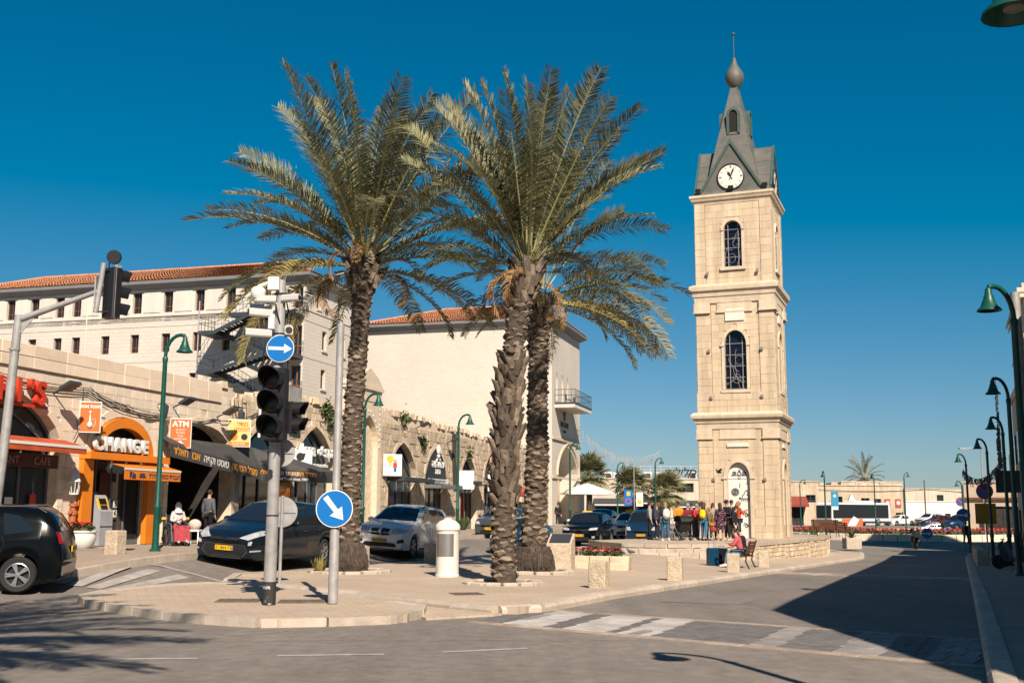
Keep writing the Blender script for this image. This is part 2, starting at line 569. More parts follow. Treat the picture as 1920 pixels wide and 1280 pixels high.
# kerb stones: one mesh shared by all of them
def kerb_mesh(k):
 r_ = random.Random(k)
 mb = MB()
 pr_ = [(-0.12, -0.25), (0.14, -0.25), (0.14, -0.05), (0.10, 0.0), (0.055, 0.018), (-0.12, 0.018)]
 pr_ = [(a, b + (r_.uniform(-0.008, 0.008) if b >= -0.05 else 0)) for a, b in pr_]
 mb.prism(pr_, -0.488, 0.488, 'x')
 return mb.mesh('kerb_stone', m_kerb, 30)
KERBS = [kerb_mesh(i) for i in range(4)]
def kerb_run(pts, parent, step=1.0, dz=0.0, ymax=999):
 """stones laid end to end along a plan polyline; the road is on the right-hand side"""
 seg, acc = [], 0.0
 for a, b in zip(pts, pts[1:]):
  seg.append((acc, a, b))
  acc += math.dist(a, b)
 def at(s_):
  for q, (s0, a, b) in enumerate(seg):
   ln = math.dist(a, b)
   if s_ <= s0 + ln or q == len(seg) - 1:
    t = (s_ - s0) / ln
    return (lerp(a[0], b[0], t), lerp(a[1], b[1], t))
 n = max(1, int(round(acc / step)))
 for i in range(n):
  a, b = at(acc * i / n), at(acc * (i + 1) / n)
  cx, cy = (a[0] + b[0]) / 2, (a[1] + b[1]) / 2
  if cy > ymax:
   continue
  d = math.dist(a, b)
  za, zb = gz(*a), gz(*b)
  obj('kerb_stone', KERBS[rnd.randrange(4)], parent, (cx, cy, (za + zb) / 2 + dz),
   rot=(0, math.atan2(zb - za, d), math.atan2(b[1] - a[1], b[0] - a[0]) + math.pi), scale=(d, 1, 1))
kerb_run(PLAZA[:20], plaza)
kerb_run(PLAZA[20:] + [PLAZA[0]], plaza)
kerb_run(ISLAND[5:] + ISLAND[:5], island, dz=-0.012)
kerb_run([(lk(y) + 1.9, y) for y in (75, 65, 55, 45, 38, 32, 28, 26, 25, 20)], walkl)
kerb_run([(rk(y), y) for y in (62, 52, 44, 36, 30, 24, 18, 12, 6)], walkr)
def paver_joints(m, rot, bw, bh, amt, off=0.5):
 """faint joints of small pavers too fine to build one by one"""
 nt = m.node_tree
 N, L = nt.nodes, nt.links
 b = N['Principled BSDF']
 src = b.inputs['Base Color'].links[0].from_socket
 ge = N.new('ShaderNodeNewGeometry')
 mp = N.new('ShaderNodeMapping')
 mp.inputs['Rotation'].default_value = (0, 0, rot)
 L.new(ge.outputs['Position'], mp.inputs['Vector'])
 br = N.new('ShaderNodeTexBrick')
 br.inputs['Color1'].default_value = (1, 1, 1, 1)
 br.inputs['Color2'].default_value = (1 - amt * 0.5,) * 3 + (1,)
 br.inputs['Mortar'].default_value = (1 - amt * 1.6,) * 3 + (1,)
 br.inputs['Scale'].default_value = 1
 br.inputs['Mortar Size'].default_value = 0.012
 br.inputs['Brick Width'].default_value = bw
 br.inputs['Row Height'].default_value = bh
 L.new(mp.outputs[0], br.inputs['Vector'])
 mx = N.new('ShaderNodeMix')
 mx.data_type = 'RGBA'
 mx.blend_type = 'MULTIPLY'
 mx.inputs[0].default_value = 1
 L.new(src, mx.inputs[6])
 L.new(br.outputs['Color'], mx.inputs[7])
 L.new(mx.outputs[2], b.inputs['Base Color'])
paver_joints(m_pave, R(-20), 0.4, 0.2, 0.16)
paver_joints(m_side, R(-16), 0.4, 0.2, 0.18)
# ------------------------------------------------------------------ painted lines
def strip(pts, wd, name='lane_line', m=m_paint, dz=0.004, parent=None):
 mb = MB()
 for a, b in zip(pts, pts[1:]):
  dx, dy = b[0] - a[0], b[1] - a[1]
  ln = math.hypot(dx, dy)
  nx, ny = -dy / ln * wd / 2, dx / ln * wd / 2
  k = max(1, int(ln / 0.8))
  for i in range(k):
   p = (a[0] + dx * i / k, a[1] + dy * i / k)
   q = (a[0] + dx * (i + 1) / k, a[1] + dy * (i + 1) / k)
   c = [(p[0] - nx, p[1] - ny), (q[0] - nx, q[1] - ny), (q[0] + nx, q[1] + ny), (p[0] + nx, p[1] + ny)]
   mb.add([(x, y, gz(x, y) + ROAD + dz) for x, y in c], [(0, 1, 2, 3)])
 return obj(name, mb.mesh(name, m), road if parent is None else parent)
m_faint = mat('worn_road_paint', (0.52, 0.48, 0.45), 0.8, c2=(0.30, 0.265, 0.24), scale=5, detail=9)
strip([(-7.9, 17.34), (-1.6, 17.45)], 0.09, m=m_faint)
strip([(-9.6, 20.5), (-8.2, 20.9)], 0.12, m=m_faint)
for a, b in (((-5.3, 13.09), (-3.67, 13.24)), ((-2.79, 13.52), (-1.54, 13.71)), ((-0.84, 13.94), (0.22, 14.36)), ((-8.6, 12.75), (-6.8, 12.92))):
 strip([a, b], 0.11, m=m_faint)
strip([(-11.5, 28.2), (-8.2, 26.3), (-6.6, 25.75)], 0.12, m=m_faint)
m_tar = mat('tar_seam', (0.17, 0.15, 0.135), 0.7, var=0.2)
m_patch = mat('asphalt_patch', (0.235, 0.205, 0.182), 0.9, c2=(0.19, 0.168, 0.15), scale=3, bump=0.4, bscale=60, detail=10)
def crack(a, b, seed, wd=0.013):
 r_ = random.Random(seed)
 n = 14
 pts = [(lerp(a[0], b[0], i / n) + r_.uniform(-0.07, 0.07), lerp(a[1], b[1], i / n) + r_.uniform(-0.07, 0.07)) for i in range(n + 1)]
 strip(pts, wd, 'asphalt_crack', m_tar, 0.003)
for i, (a, b) in enumerate((((-9, 14.6), (2.2, 15.3)), ((6.2, 20.5), (11.8, 33.5)), ((2.9, 20.6), (7.4, 30.5)), ((-7.5, 11.4), (-3.2, 16.2)))):
 crack(a, b, i)
for i, q in enumerate(([(2.9, 21.8), (4.3, 21.1), (5.4, 23.4), (4.0, 24.1)], [(-6.4, 14.2), (-4.3, 14.35), (-4.4, 15.2), (-6.5, 15.1)], [(0.9, 11.6), (2.3, 11.2), (2.6, 11.9), (1.1, 12.3)])):
 sheet(q, ROAD + 0.002, 'asphalt_patch', m_patch, 1.5, road)
# right-hand crossing: paver courses between two pale border courses
xw = struct(thing('paved_crossing', None, None), 'paved pedestrian crossing with worn white bars over the right-hand road')
m_pvd = mat('dark_paver', (0.155, 0.145, 0.14), 0.85, var=0.25, scale=5, rand=0.08, bump=0.2)
m_pvw = mat('white_painted_paver', (0.62, 0.57, 0.54), 0.8, c2=(0.36, 0.325, 0.30), scale=2.2, rand=0.05, detail=10, bump=0.15)
m_pvf = mat('faded_paver', (0.38, 0.35, 0.33), 0.8, c2=(0.21, 0.19, 0.178), scale=2.0, rand=0.05, detail=10, bump=0.15)
m_pvt = mat('tan_paver', (0.40, 0.315, 0.25), 0.85, var=0.2, scale=4, rand=0.2, bump=0.2)
PV = MB().bev(-0.5, 0.5, -0.5, 0.5, -0.05, 0.012, 0.012).mesh('paver', m_pvd)
PVm = {}
for k, m in (('d', m_pvd), ('w', m_pvw), ('t', m_pvt), ('f', m_pvf)):
 PVm[k] = PV.copy()
 PVm[k].materials.clear()
 PVm[k].materials.append(m)
NA, NB = Vector((-0.55, 17.72)), Vector((5.95, 12.5))     # near border
FA, FB = Vector((0.30, 19.85)), Vector((7.1, 14.85))      # far border
def xq(s_, t):
 return (NA.lerp(NB, s_)).lerp(FA.lerp(FB, s_), t)
ncol = 44
for i in range(ncol):
 s0, s1 = i / ncol, (i + 1) / ncol
 run = i * 8.2 / ncol
 kind = 'd'
 if (0.45 < run < 1.25) or (1.65 < run < 2.25) or (2.55 < run < 3.05):
  kind = 'w'
 if (4.6 < run < 5.0) or (5.6 < run < 6.2) or (6.75 < run < 7.4):
  kind = 'f'
 for j in range(4):
  t0, t1 = (j + (0.12 if i % 2 else 0)) / 4.0, (j + 1 + (0.12 if i % 2 else 0)) / 4.0
  t1 = min(t1, 1.0)
  kk = kind
  if kind == 'd' and rnd.random() < 0.0:
   kk = 't'
  if kind == 'w' and rnd.random() < 0.06:
   kk = 'f'
  a, b, c = xq(s0, t0), xq(s1, t0), xq(s0, t1)
  ctr = xq((s0 + s1) / 2, (t0 + t1) / 2)
  ux, uy = b - a, c - a
  o = obj('paver', PVm[kk], xw)
  z = gz(ctr.x, ctr.y) + ROAD + rnd.uniform(-0.002, 0.003)
  o.matrix_local = Matrix(((ux.x * 0.965, uy.x * 0.985, 0, ctr.x), (ux.y * 0.965, uy.y * 0.985, 0, ctr.y), (0, 0, 1, z), (0, 0, 0, 1)))
for A, B in ((NA, NB), (FA, FB)):
 d = (B - A).normalized()
 nrm = Vector((-d.y, d.x)) * (-0.11 if A is NA else 0.11)
 nb = 16
 for i in range(nb):
  a, b = A.lerp(B, i / nb), A.lerp(B, (i + 1) / nb)
  ctr = (a + b) / 2 + nrm
  ux, uy = b - a, nrm * 1.6
  if ux.x * uy.y - ux.y * uy.x < 0:
   uy = -uy
  o = obj('paver', PVm['t'], xw)
  o.matrix_local = Matrix(((ux.x * 0.98, uy.x, 0, ctr.x), (ux.y * 0.98, uy.y, 0, ctr.y), (0, 0, 1, gz(ctr.x, ctr.y) + ROAD + 0.004), (0, 0, 0, 1)))
# second, farther raised paver band
def band(a, b, wd, n, name, label):
 g_ = struct(thing(name, None, None), label)
 a, b = Vector(a), Vector(b)
 d = (b - a).normalized()
 pn = Vector((-d.y, d.x))
 for i in range(n):
  for j in range(3):
   p, q = a.lerp(b, i / n), a.lerp(b, (i + 1) / n)
   ctr = (p + q) / 2 + pn * wd * ((j + 0.5) / 3 - 0.5)
   ux, uy = q - p, pn * wd / 3
   o = obj('paver', PVm['t' if rnd.random() < 0.85 else 'w'], g_)
   o.matrix_local = Matrix(((ux.x * 0.93, uy.x * 0.97, 0, ctr.x), (ux.y * 0.93, uy.y * 0.97, 0, ctr.y), (0, 0, 1, gz(ctr.x, ctr.y) + ROAD + 0.003), (0, 0, 0, 1)))
band((9.1, 38.6), (14.6, 32.2), 1.6, 34, 'paver_band', 'narrow band of pale pavers across the right-hand road')
# left-hand crossing in front of the shops
zb = struct(thing('zebra_crossing', None, None), 'worn zebra crossing between the shops and the traffic island')
m_zeb = mat('zebra_paint', (0.50, 0.455, 0.42), 0.8, c2=(0.30, 0.265, 0.24), scale=2.5, detail=9)
for i in range(6):
 t = i / 5
 a = Vector((-10.4, 26.1)).lerp(Vector((-6.75, 25.55)), t)
 b = Vector((-9.75, 23.1)).lerp(Vector((-7.75, 22.55)), t)
 m0, m1 = a.lerp(b, 0.02), a.lerp(b, 0.98)
 strip([tuple(m0), tuple(m1)], 0.32, 'zebra_bar', m_zeb, 0.005, zb)
# manhole covers
def manhole(x, y, wx, wy, rz, label):
 t = thing('manhole_cover', label, 'manhole cover', (x, y, gz(x, y)), rz, 'manhole covers on the plaza side')
 MB().bev(-wx / 2, wx / 2, -wy / 2, wy / 2, -0.05, 0.006, 0.004).build('frame', mat('cast_iron', (0.13, 0.10, 0.075), 0.8, var=0.3, scale=6), t)
 mb = MB()
 for i in range(7):
  for j in range(5):
   cx, cy = -wx / 2 + wx * (i + 0.5) / 7, -wy / 2 + wy * (j + 0.5) / 5
   mb.box(cx - wx * 0.05, cx + wx * 0.05, cy - wy * 0.06, cy + wy * 0.06, 0.004, 0.011)
 mb.build('lid', MATS['cast_iron'], t)
manhole(-4.85, 19.95, 0.75, 0.6, 0.1, 'rusty manhole cover beside the traffic light pole')
manhole(-3.68, 19.85, 0.85, 0.6, 0.1, 'rusty manhole cover beside the blue arrow sign pole')
manhole(-0.85, 21.75, 0.6, 0.6, 0.3, 'rusty manhole cover between kerb and the rough palm trunk')
# ================================================================== clock tower on its stone platform
TA = R(21.5)
TC = Vector((13.17 - math.cos(TA) * 1.8 + math.sin(TA) * 2.0, 55 + math.sin(TA) * 1.8 + math.cos(TA) * 2.0))
TZ = 0.28                               # platform level
BLK = []
for _i in range(5):
 _r = random.Random(_i)
 _mb = MB()
 # unit block: front face at y=-1, slightly uneven and chamfered
 j = lambda a: _r.uniform(-a, a)
 fr = [(-0.5 + 0.007, -1 + j(0.12), -0.5 + 0.012), (0.5 - 0.007, -1 + j(0.12), -0.5 + 0.012), (0.5 - 0.007, -1 + j(0.12), 0.5 - 0.012), (-0.5 + 0.007, -1 + j(0.12), 0.5 - 0.012)]
 md = [(-0.5, -0.75, -0.5), (0.5, -0.75, -0.5), (0.5, -0.75, 0.5), (-0.5, -0.75, 0.5)]
 bk = [(-0.5, 0, -0.5), (0.5, 0, -0.5), (0.5, 0, 0.5), (-0.5, 0, 0.5)]
 _mb.add(fr + md + bk, [(0, 1, 2, 3), (4, 5, 1, 0), (5, 6, 2, 1), (6, 7, 3, 2), (7, 4, 0, 3), (8, 9, 5, 4), (9, 10, 6, 5), (10, 11, 7, 6), (11, 8, 4, 7)])
 BLK.append(_mb)
BLKM = {}
def block_mesh(m, k):
 if (m.name, k) not in BLKM:
  BLKM[(m.name, k)] = BLK[k].mesh('stone_block', m)
 return BLKM[(m.name, k)]
def courses(x0, x1, z0, z1, ch, bw, seed, hit=None, jit=0.35):
 """block rectangles (cx, cz, w, h) in running bond; hit(x0,x1,z0,z1) true drops the block or trims it"""
 r_ = random.Random(seed)
 out, z = [], z0
 while z < z1 - 0.06:
  h = min(ch * r_.uniform(0.85, 1.15), z1 - z)
  if z1 - z - h < 0.1:
   h = z1 - z
  x = x0
  first = r_.uniform(0.4, 1.0)
  while x < x1 - 0.02:
   w_ = bw * (1 + r_.uniform(-jit, jit)) * first
   first = 1.0
   e = min(x + w_, x1)
   if x1 - e < 0.15:
    e = x1
   segs = [(x, e)] if hit is None else hit(x, e, z, z + h)
   for a, b in segs:
    if b - a > 0.07:
     out.append(((a + b) / 2, z + h / 2, b - a, h))
   x = e
  z += h
 return out
def minus(x, e, a, b):
 """[x,e] without [a,b]"""
 if b <= x or a >= e:
  return [(x, e)]
 r_ = []
 if a > x:
  r_.append((x, a))
 if b < e:
  r_.append((b, e))
 return r_
# --- platform
PLATF = [(3.6, 50.5), (3.9, 47.5), (4.6, 45.2), (6.2, 44.2), (8.2, 44.9), (10.3, 47.0), (12.6, 51.2), (14.9, 55.6), (17.0, 60.0), (18.6, 65), (16.5, 69), (11.8, 66.5), (9.5, 61), (8.8, 56.9), (5.9, 53.4)]
platf = thing('stone_platform', 'low round-cornered stone platform carrying the clock tower', 'platform', (0, 0, 0))
_mb = MB()
_mb.prism([tuple(p) for p in PLATF], TZ, -1.0, 'z')
_mb.build('platform_core', m_mortar, platf)
_in = [(p[0] + (TC.x - p[0]) * 0.004, p[1] + (TC.y - p[1]) * 0.004) for p in PLATF]
MB().prism(_in, TZ + 0.012, TZ - 0.05, 'z').build('paving', m_pave, platf)
for i in list(range(0, 9)):
 a, b = Vector(PLATF[i]), Vector(PLATF[i + 1])
 d = b - a
 ang = math.atan2(d.y, d.x)
 zb0 = min(gz(*a), gz(*b)) - 0.05
 for cx, cz, w_, h in courses(0, d.length, zb0, TZ - 0.10, 0.2, 0.42, 40 + i):
  p = a + d.normalized() * cx
  obj('stone_block', block_mesh(m_stone2, rnd.randrange(5)), platf, (p.x, p.y, cz), rz=ang, scale=(w_ - 0.02, rnd.uniform(0.03, 0.07), h - 0.02))
 n = max(1, round(d.length / 0.9))
 for k in range(n):
  p = a + d * ((k + 0.5) / n)
  obj('coping_stone', block_mesh(m_kerb, rnd.randrange(5)), platf, (p.x, p.y, TZ - 0.035), rz=ang, scale=(d.length / n - 0.012, 0.09, 0.15))
# steps down to the plaza
st0, st1 = Vector((4.35, 44.6)), Vector((7.9, 44.05))
for k in range(2):
 z1 = TZ - 0.14 * (k + 1) + 0.0
 a = st0 + Vector((-0.1 * k - 0.0, -0.42 * (k + 1)))
 b = st1 + Vector((0.25 * k, -0.30 * (k + 1)))
 d = b - a
 n = 5
 for i in range(n):
  p = a + d * ((i + 0.5) / n)
  mb = MB().bev(-d.length / n / 2 + 0.006, d.length / n / 2 - 0.006, 0, 1.2, -0.4, 0, 0.015)
  obj('step_stone', mb.mesh('step_stone', m_kerb), platf, (p.x, p.y, z1), rz=math.atan2(d.y, d.x))
# --- tower
tower = thing('clock_tower', 'tall three-storey cream stone clock tower with green copper spire', 'clock tower', (TC.x, TC.y, TZ), -TA)
# local: front face looks to -y, the right-hand street face to +x
def rot4(fn):
 """run fn for each of the four faces with a face matrix"""
 for k in range(4):
  fn(k, Matrix.Rotation(k * math.pi / 2, 4, 'Z'))
HW = 1.97
OPEN = {  # floor: (half width, sill z, spring z, top z)
 0: (0.56, 0.02, 3.05, 3.80), 1: (0.56, 7.50, 9.85, 10.58), 2: (0.46, 13.92, 15.9, 16.40)}
FLOORS = [(0, 0.0, 5.55, 1.97), (1, 6.33, 12.1, 1.94), (2, 13.03, 17.4, 1.93)]
core = MB()
for k in range(4):
 core.M = Matrix.Rotation(k * math.pi / 2, 4, 'Z')
 for f, z0, z1, hw in FLOORS:
  ow, s_, sp, tp = OPEN[f]
  a = arch(-ow, ow, sp, tp)
  poly = [(-hw, s_), (-ow, s_)] + a + [(ow, s_), (hw, s_), (hw, z1), (-hw, z1)]
  # corners butt: trim each face by its thickness at the right-hand end
  poly = [(x if x < hw - 1e-6 else hw - 0.35, z) for x, z in poly]
  core.prism(poly, -hw, -hw + 0.35, 'y')
  core.box(-hw, hw - 0.35, -hw, -hw + 0.35, z0, s_) if s_ > z0 + 0.03 else None
core.M = None
core.box(-1.6, 1.6, -1.6, 1.6, 5.2, 5.5)
core.box(-1.6, 1.6, -1.6, 1.6, 12, 12.3)
core.box(-1.5, 1.5, -1.5, 1.5, 17.2, 17.4)
core.build('wall', m_towerback, tower)
# facing stones: individually on the two faces one sees, joined on the others
rear = MB()
count = 0
def facing(k, f, z0, z1, hw, x0, x1, proud, ch=0.36, bw=0.75, seed=0, opening=True):
 global count
 ow, s_, sp, tp = OPEN[f]
 pad = 0.17 if f else 0.2
 def hit(a, b, c, d):
  if not opening or d < s_ + 0.01 or c > tp + pad:
   return [(a, b)]
  zt = (c + d) / 2
  if zt < sp:
   hw_ = ow + (0.02 if f == 2 else pad)
  else:
   r_ = (zt - sp) / (tp + pad - sp)
   hw_ = (ow + pad) * math.sqrt(max(0, 1 - r_ * r_))
  return minus(a, b, -hw_, hw_) if hw_ > 0.02 else [(a, b)]
 for cx, cz, w_, h in courses(x0, x1, z0, z1, ch, bw, seed + k * 17, hit):
  m4 = Matrix.Rotation(k * math.pi / 2, 4, 'Z') @ Matrix.Translation((cx, -hw, cz)) @ Matrix.Diagonal((w_ - 0.004, proud + rnd.uniform(-0.004, 0.004), h - 0.004, 1))
  if k == 0 or (k == 1 and count < 560 and w_ > 0.3):
   o = obj('stone_block', block_mesh(m_towerst, rnd.randrange(5)), tower)
   o.matrix_local = m4
   count += 1
  else:
   rear.M = m4
   rear.add(BLK[0].v, BLK[0].f)
for k in range(4):
 for f, z0, z1, hw in FLOORS:
  if f < 2:
   pz = z0 + (0.68 if f == 0 else 1.02)
   facing(k, f, z0, pz, hw, -hw - 0.09, hw + 0.09, 0.10, 0.35, 0.9, 3)              # pedestal
   facing(k, f, pz, z1 - 0.02, hw, -hw + 0.72, hw - 0.72, 0.035, 0.36, 0.72, 5)
   for sx in (-1, 1):                                                              # pilasters
    xa, xb = (-hw - 0.05, -hw + 0.70) if sx < 0 else (hw - 0.70, hw + 0.05)
    facing(k, f, pz, z1 - 0.02, hw, xa, xb, 0.075, 0.42, 0.8, 9 + sx, opening=False)
  else:
   facing(k, f, z0, z1, hw, -hw + 0.5, hw - 0.52, 0.03, 0.36, 0.72, 21)
   for xa, xb in ((-hw - 0.05, -hw + 0.49), (hw - 0.51, hw + 0.05)):
    facing(k, f, z0, z1, hw, xa, xb, 0.065, 0.42, 0.7, 25, opening=False)
rear.M = None
tag(rear.build('rear_facing_stones', m_towerst, tower), None, None, kind='stuff')
# cornices: stacked mouldings, each a ring
def ring(name, prof, m=m_trimst):
 """square moulding; prof = [(half width, z)]"""
 mb = MB()
 vs_, fs_ = [], []
 for h, z in prof:
  vs_ += [(-h, -h, z), (h, -h, z), (h, h, z), (-h, h, z)]
 for i in range(len(prof) - 1):
  for q in range(4):
   j = (q + 1) % 4
   fs_.append((i * 4 + q, i * 4 + j, i * 4 + 4 + j, i * 4 + 4 + q))
 fs_ += [(3, 2, 1, 0), tuple(range(len(vs_) - 4, len(vs_)))]
 mb.add(vs_, fs_)
 return mb.build(name, m, tower)
ring('cornice', [(2.06, 5.50), (2.09, 5.75), (2.14, 5.80), (2.18, 5.95), (2.30, 6.04), (2.33, 6.16), (2.33, 6.22), (2.2, 6.34)])
ring('cornice', [(2.05, 12.05), (2.08, 12.35), (2.13, 12.4), (2.16, 12.58), (2.28, 12.7), (2.30, 12.86), (2.30, 12.93), (2.1, 13.05)])
ring('cornice', [(1.98, 17.36), (2.02, 17.5), (2.10, 17.56), (2.14, 17.66), (2.20, 17.74), (2.20, 17.86), (2.05, 17.90)])
for k in range(4):                    # pilaster capitals and frieze blocks under the two lower cornices
 mt = Matrix.Rotation(k * math.pi / 2, 4, 'Z')
 for z0, z1 in ((4.98, 5.5), (11.53, 12.05)):
  for x0, x1, pr_ in ((-2.09, -1.27, 0.14), (1.27, 2.09, 0.14), (-0.9, 0.9, 0.06)):
   mb = MB()
   mb.M = mt
   mb.box(x0 + (0 if k % 2 == 0 else 0.002), x1 - (0 if k % 2 == 0 else 0.002), -1.97 - pr_, -1.9, z0 + 0.09, z1)
   mb.box(x0 - 0.03, x1 + 0.03, -1.97 - pr_ - 0.03, -1.9, z0, z0 + 0.088)
   mb.build('frieze_block', m_trimst, tower)
 # panels and stone tablets
 for (x0, x1, z0, z1, pr_) in ((-0.5, 0.5, 11.08, 11.72, 0.075), (-0.55, 0.55, 4.58, 4.76, 0.11)):
  mb = MB()
  mb.M = mt
  mb.bev(x0, x1, -1.97 - pr_, -1.9, z0, z1, 0.02)
  mb.build('tablet', mat('pale_marble', (0.8, 0.72, 0.62), 0.6, var=0.06), tower)
 # arch surrounds
 for f, z0, z1, hw in FLOORS:
  ow, s_, sp, tp = OPEN[f]
  pad = 0.2 if f == 0 else 0.15
  inn, out = arch(-ow, ow, sp, tp, 16), arch(-ow - pad, ow + pad, sp, tp + pad, 16)
  mb = MB()
  mb.M = mt
  y0, y1 = -hw - 0.085, -hw + 0.1
  for i in range(16):
   g = 0.0
   mb.prism([inn[i], inn[i + 1], out[i + 1], out[i]], y0 - 0.02, y1, 'y')
  for sx in (-1, 1):
   x0, x1 = sorted((sx * ow, sx * (ow + pad)))
   if f < 2:
    mb.box(x0, x1, y0, y1, s_ + 0.02, sp - 0.09)
    mb.box(min(x0, x1 - pad - 0.06 if sx < 0 else x0), x1 + (0.06 if sx > 0 else 0), y0 - 0.05, y1, sp - 0.088, sp - 0.002)
   else:
    mb.box(x0, x1, y0 + 0.03, y1, s_ + 0.02, sp - 0.002)
  if f:
   mb.box(-ow - pad - 0.05, ow + pad + 0.05, y0 - 0.06, y1, s_ - 0.16, s_ - 0.002)
  mb.build('arch_surround', m_trimst, tower)
# windows: dark glass behind wrought iron grilles
m_iron = mat('pale_wrought_iron', (0.30, 0.30, 0.31), 0.5, var=0)
m_night = mat('stained_glass', (0.006, 0.008, 0.03), 0.12, c2=(0.012, 0.008, 0.012), scale=2.2)
def grille(ow, s_, sp, tp, y, seed, mt):
 r_ = random.Random(seed)
 mb = MB()
 mb.M = mt
 for x in (-ow * 0.55, ow * 0.6):
  mb.tube([(x, y, s_), (x, y, sp + (tp - sp) * 0.75)], 0.022, 5)
 n = 5
 for i in range(n):
  z = lerp(s_ + 0.05, sp + 0.05, i / (n - 1))
  mb.tube([(-ow, y, z), (ow, y, z)], 0.018, 5)
 for i in range(9):                      # free-form wires
  p = [r_.uniform(-ow * 0.8, ow * 0.8), r_.uniform(s_ + 0.1, sp)]
  pts = []
  a = r_.uniform(0, 6.3)
  for q in range(7):
   pts.append((clamp(p[0], -ow, ow), y - 0.01, clamp(p[1], s_, tp - 0.1)))
   a += r_.uniform(-0.9, 0.9)
   p = [p[0] + math.cos(a) * 0.16, p[1] + math.sin(a) * 0.22]
  mb.tube(pts, 0.011, 4)
 for i in range(2):
  c = (r_.uniform(-0.2, 0.2), y - 0.01, lerp(s_, sp, 0.25 + 0.4 * i))
  mb.tube([(c[0] + 0.2 * math.cos(t * 0.7), c[1], c[2] + 0.25 * math.sin(t * 0.7)) for t in range(10)], 0.011, 4)
 return mb
for k in range(4):
 mt = Matrix.Rotation(k * math.pi / 2, 4, 'Z')
 for f, z0, z1, hw in FLOORS:
  ow, s_, sp, tp = OPEN[f]
  if f == 0 and k == 0:
   continue
  mb = MB()
  mb.M = mt
  mb.prism([(-ow - 0.02, s_)] + arch(-ow - 0.02, ow + 0.02, sp, tp + 0.02) + [(ow + 0.02, s_)], -hw + 0.22, -hw + 0.26, 'y')
  wdw = mb.build('window', m_night, tower)
  grille(ow, s_, sp, tp, -hw + 0.1, f * 7 + k, mt).build('grille', m_iron, wdw)
# white door with wrought iron emblems
ow, s_, sp, tp = OPEN[0]
m_door = mat('white_door_paint', (0.80, 0.76, 0.69), 0.5, var=0.05, scale=2)
yb = -1.97 + 0.14
dr = MB().prism([(-ow, 0.02)] + arch(-ow, ow, sp, tp) + [(ow, 0.02)], yb, yb + 0.06, 'y').build('door', m_door, tower)
mb = MB()
mb.box(-0.006, 0.006, yb - 0.006, yb, 0.03, sp - 0.05)
mb.box(-ow, ow, yb - 0.03, yb - 0.002, sp - 0.06, sp)
mb.box(-ow, ow, yb - 0.012, yb - 0.001, 0.5, 0.53)
mb.build('door_rail', m_door, dr)
mb = MB()
yf = yb - 0.03
def circ(cx, cz, r_, w_=0.014, n=14):
 mb.tube([(cx + r_ * math.cos(6.283 * t / n), yf, cz + r_ * math.sin(6.283 * t / n)) for t in range(n + 1)], w_, 4)
for cz, cx in ((2.32, -0.22),):
 circ(cx, cz, 0.09)
 circ(cx, cz, 0.03)
 for t in range(12):
  a = 6.283 * t / 12
  circ(cx + 0.16 * math.cos(a), cz + 0.16 * math.sin(a), 0.032, 0.011, 8)
mb.tube([(0.08, yf, 1.98), (0.5, yf, 1.98)], 0.014, 4)
for x in (0.10, 0.2, 0.3, 0.4, 0.48):
 circ(x, 1.90, 0.016, 0.012, 6)
mb.tube([(0.12, yf, 2.0), (0.14, yf, 2.14), (0.24, yf, 2.22), (0.28, yf, 2.36), (0.36, yf, 2.42), (0.42, yf, 2.3), (0.38, yf, 2.2), (0.46, yf, 2.1), (0.46, yf, 2.0)], 0.014, 4)
mb.tube([(0.02, yf, 2.55), (0.02, yf, 2.75)], 0.013, 4)
for cx in (-0.25, 0.0, 0.24):
 circ(cx, sp + 0.2, 0.09)
 circ(cx + 0.02, sp + 0.33 if cx == 0 else sp + 0.22, 0.04)
mb.tube([(-0.42, yf, sp + 0.1), (0.42, yf, sp + 0.1)], 0.012, 4)
circ(0, sp - 0.03, 0.05)
circ(0.02, 2.0, 0.04)
for cz in (1.15, 0.62):
 mb.tube([(0.18, yf, cz), (0.2, yf, cz + 0.16), (0.34, yf, cz + 0.12), (0.36, yf, cz - 0.02), (0.48, yf, cz + 0.02)], 0.013, 4)
 circ(0.32, cz + 0.02, 0.07)
mb.build('wrought_iron_emblem', m_dkgrey, dr, smooth=60)
# small square floodlights on the facade
for z, xs in ((2.95, (-1.25, 1.32)), (7.12, (-1.28, 1.30)), (9.55, (-1.35, 1.35)), (13.62, (-1.35, 1.25))):
 for x in xs:
  mb = MB()
  mb.cbox((x, -2.09, z), (0.14, 0.09, 0.15))
  mb.cbox((x, -2.14, z + 0.02), (0.06, 0.02, 0.04))
  mb.build('floodlight', mat('lamp_box', (0.30, 0.27, 0.23), 0.5, var=0.1), tower)
# --- copper roof
Z0 = 17.9
mb = MB()
mb.add([(-2.02, -2.02, Z0 - 0.002), (2.02, -2.02, Z0 - 0.002), (2.02, 2.02, Z0 - 0.002), (-2.02, 2.02, Z0 - 0.002), (-1.98, -1.98, Z0 + 0.16), (1.98, -1.98, Z0 + 0.16), (1.98, 1.98, Z0 + 0.16), (-1.98, 1.98, Z0 + 0.16)],
  [(0, 1, 5, 4), (1, 2, 6, 5), (2, 3, 7, 6), (3, 0, 4, 7), (4, 5, 6, 7)])
mb.build('roof_skirt', m_copper, tower)
GH, GW, GL = 2.78, 1.62, 1.96
for k in range(2):
 mb = MB()
 mb.M = Matrix.Rotation(k * math.pi / 2, 4, 'Z')
 e = 0.003 * k
 mb.prism([(-GW + e, Z0 + 0.15), (GW - e, Z0 + 0.15), (0, Z0 + 0.15 + GH - e)], -GL, GL, 'y')
 mb.build('gable_roof', m_copper, tower)
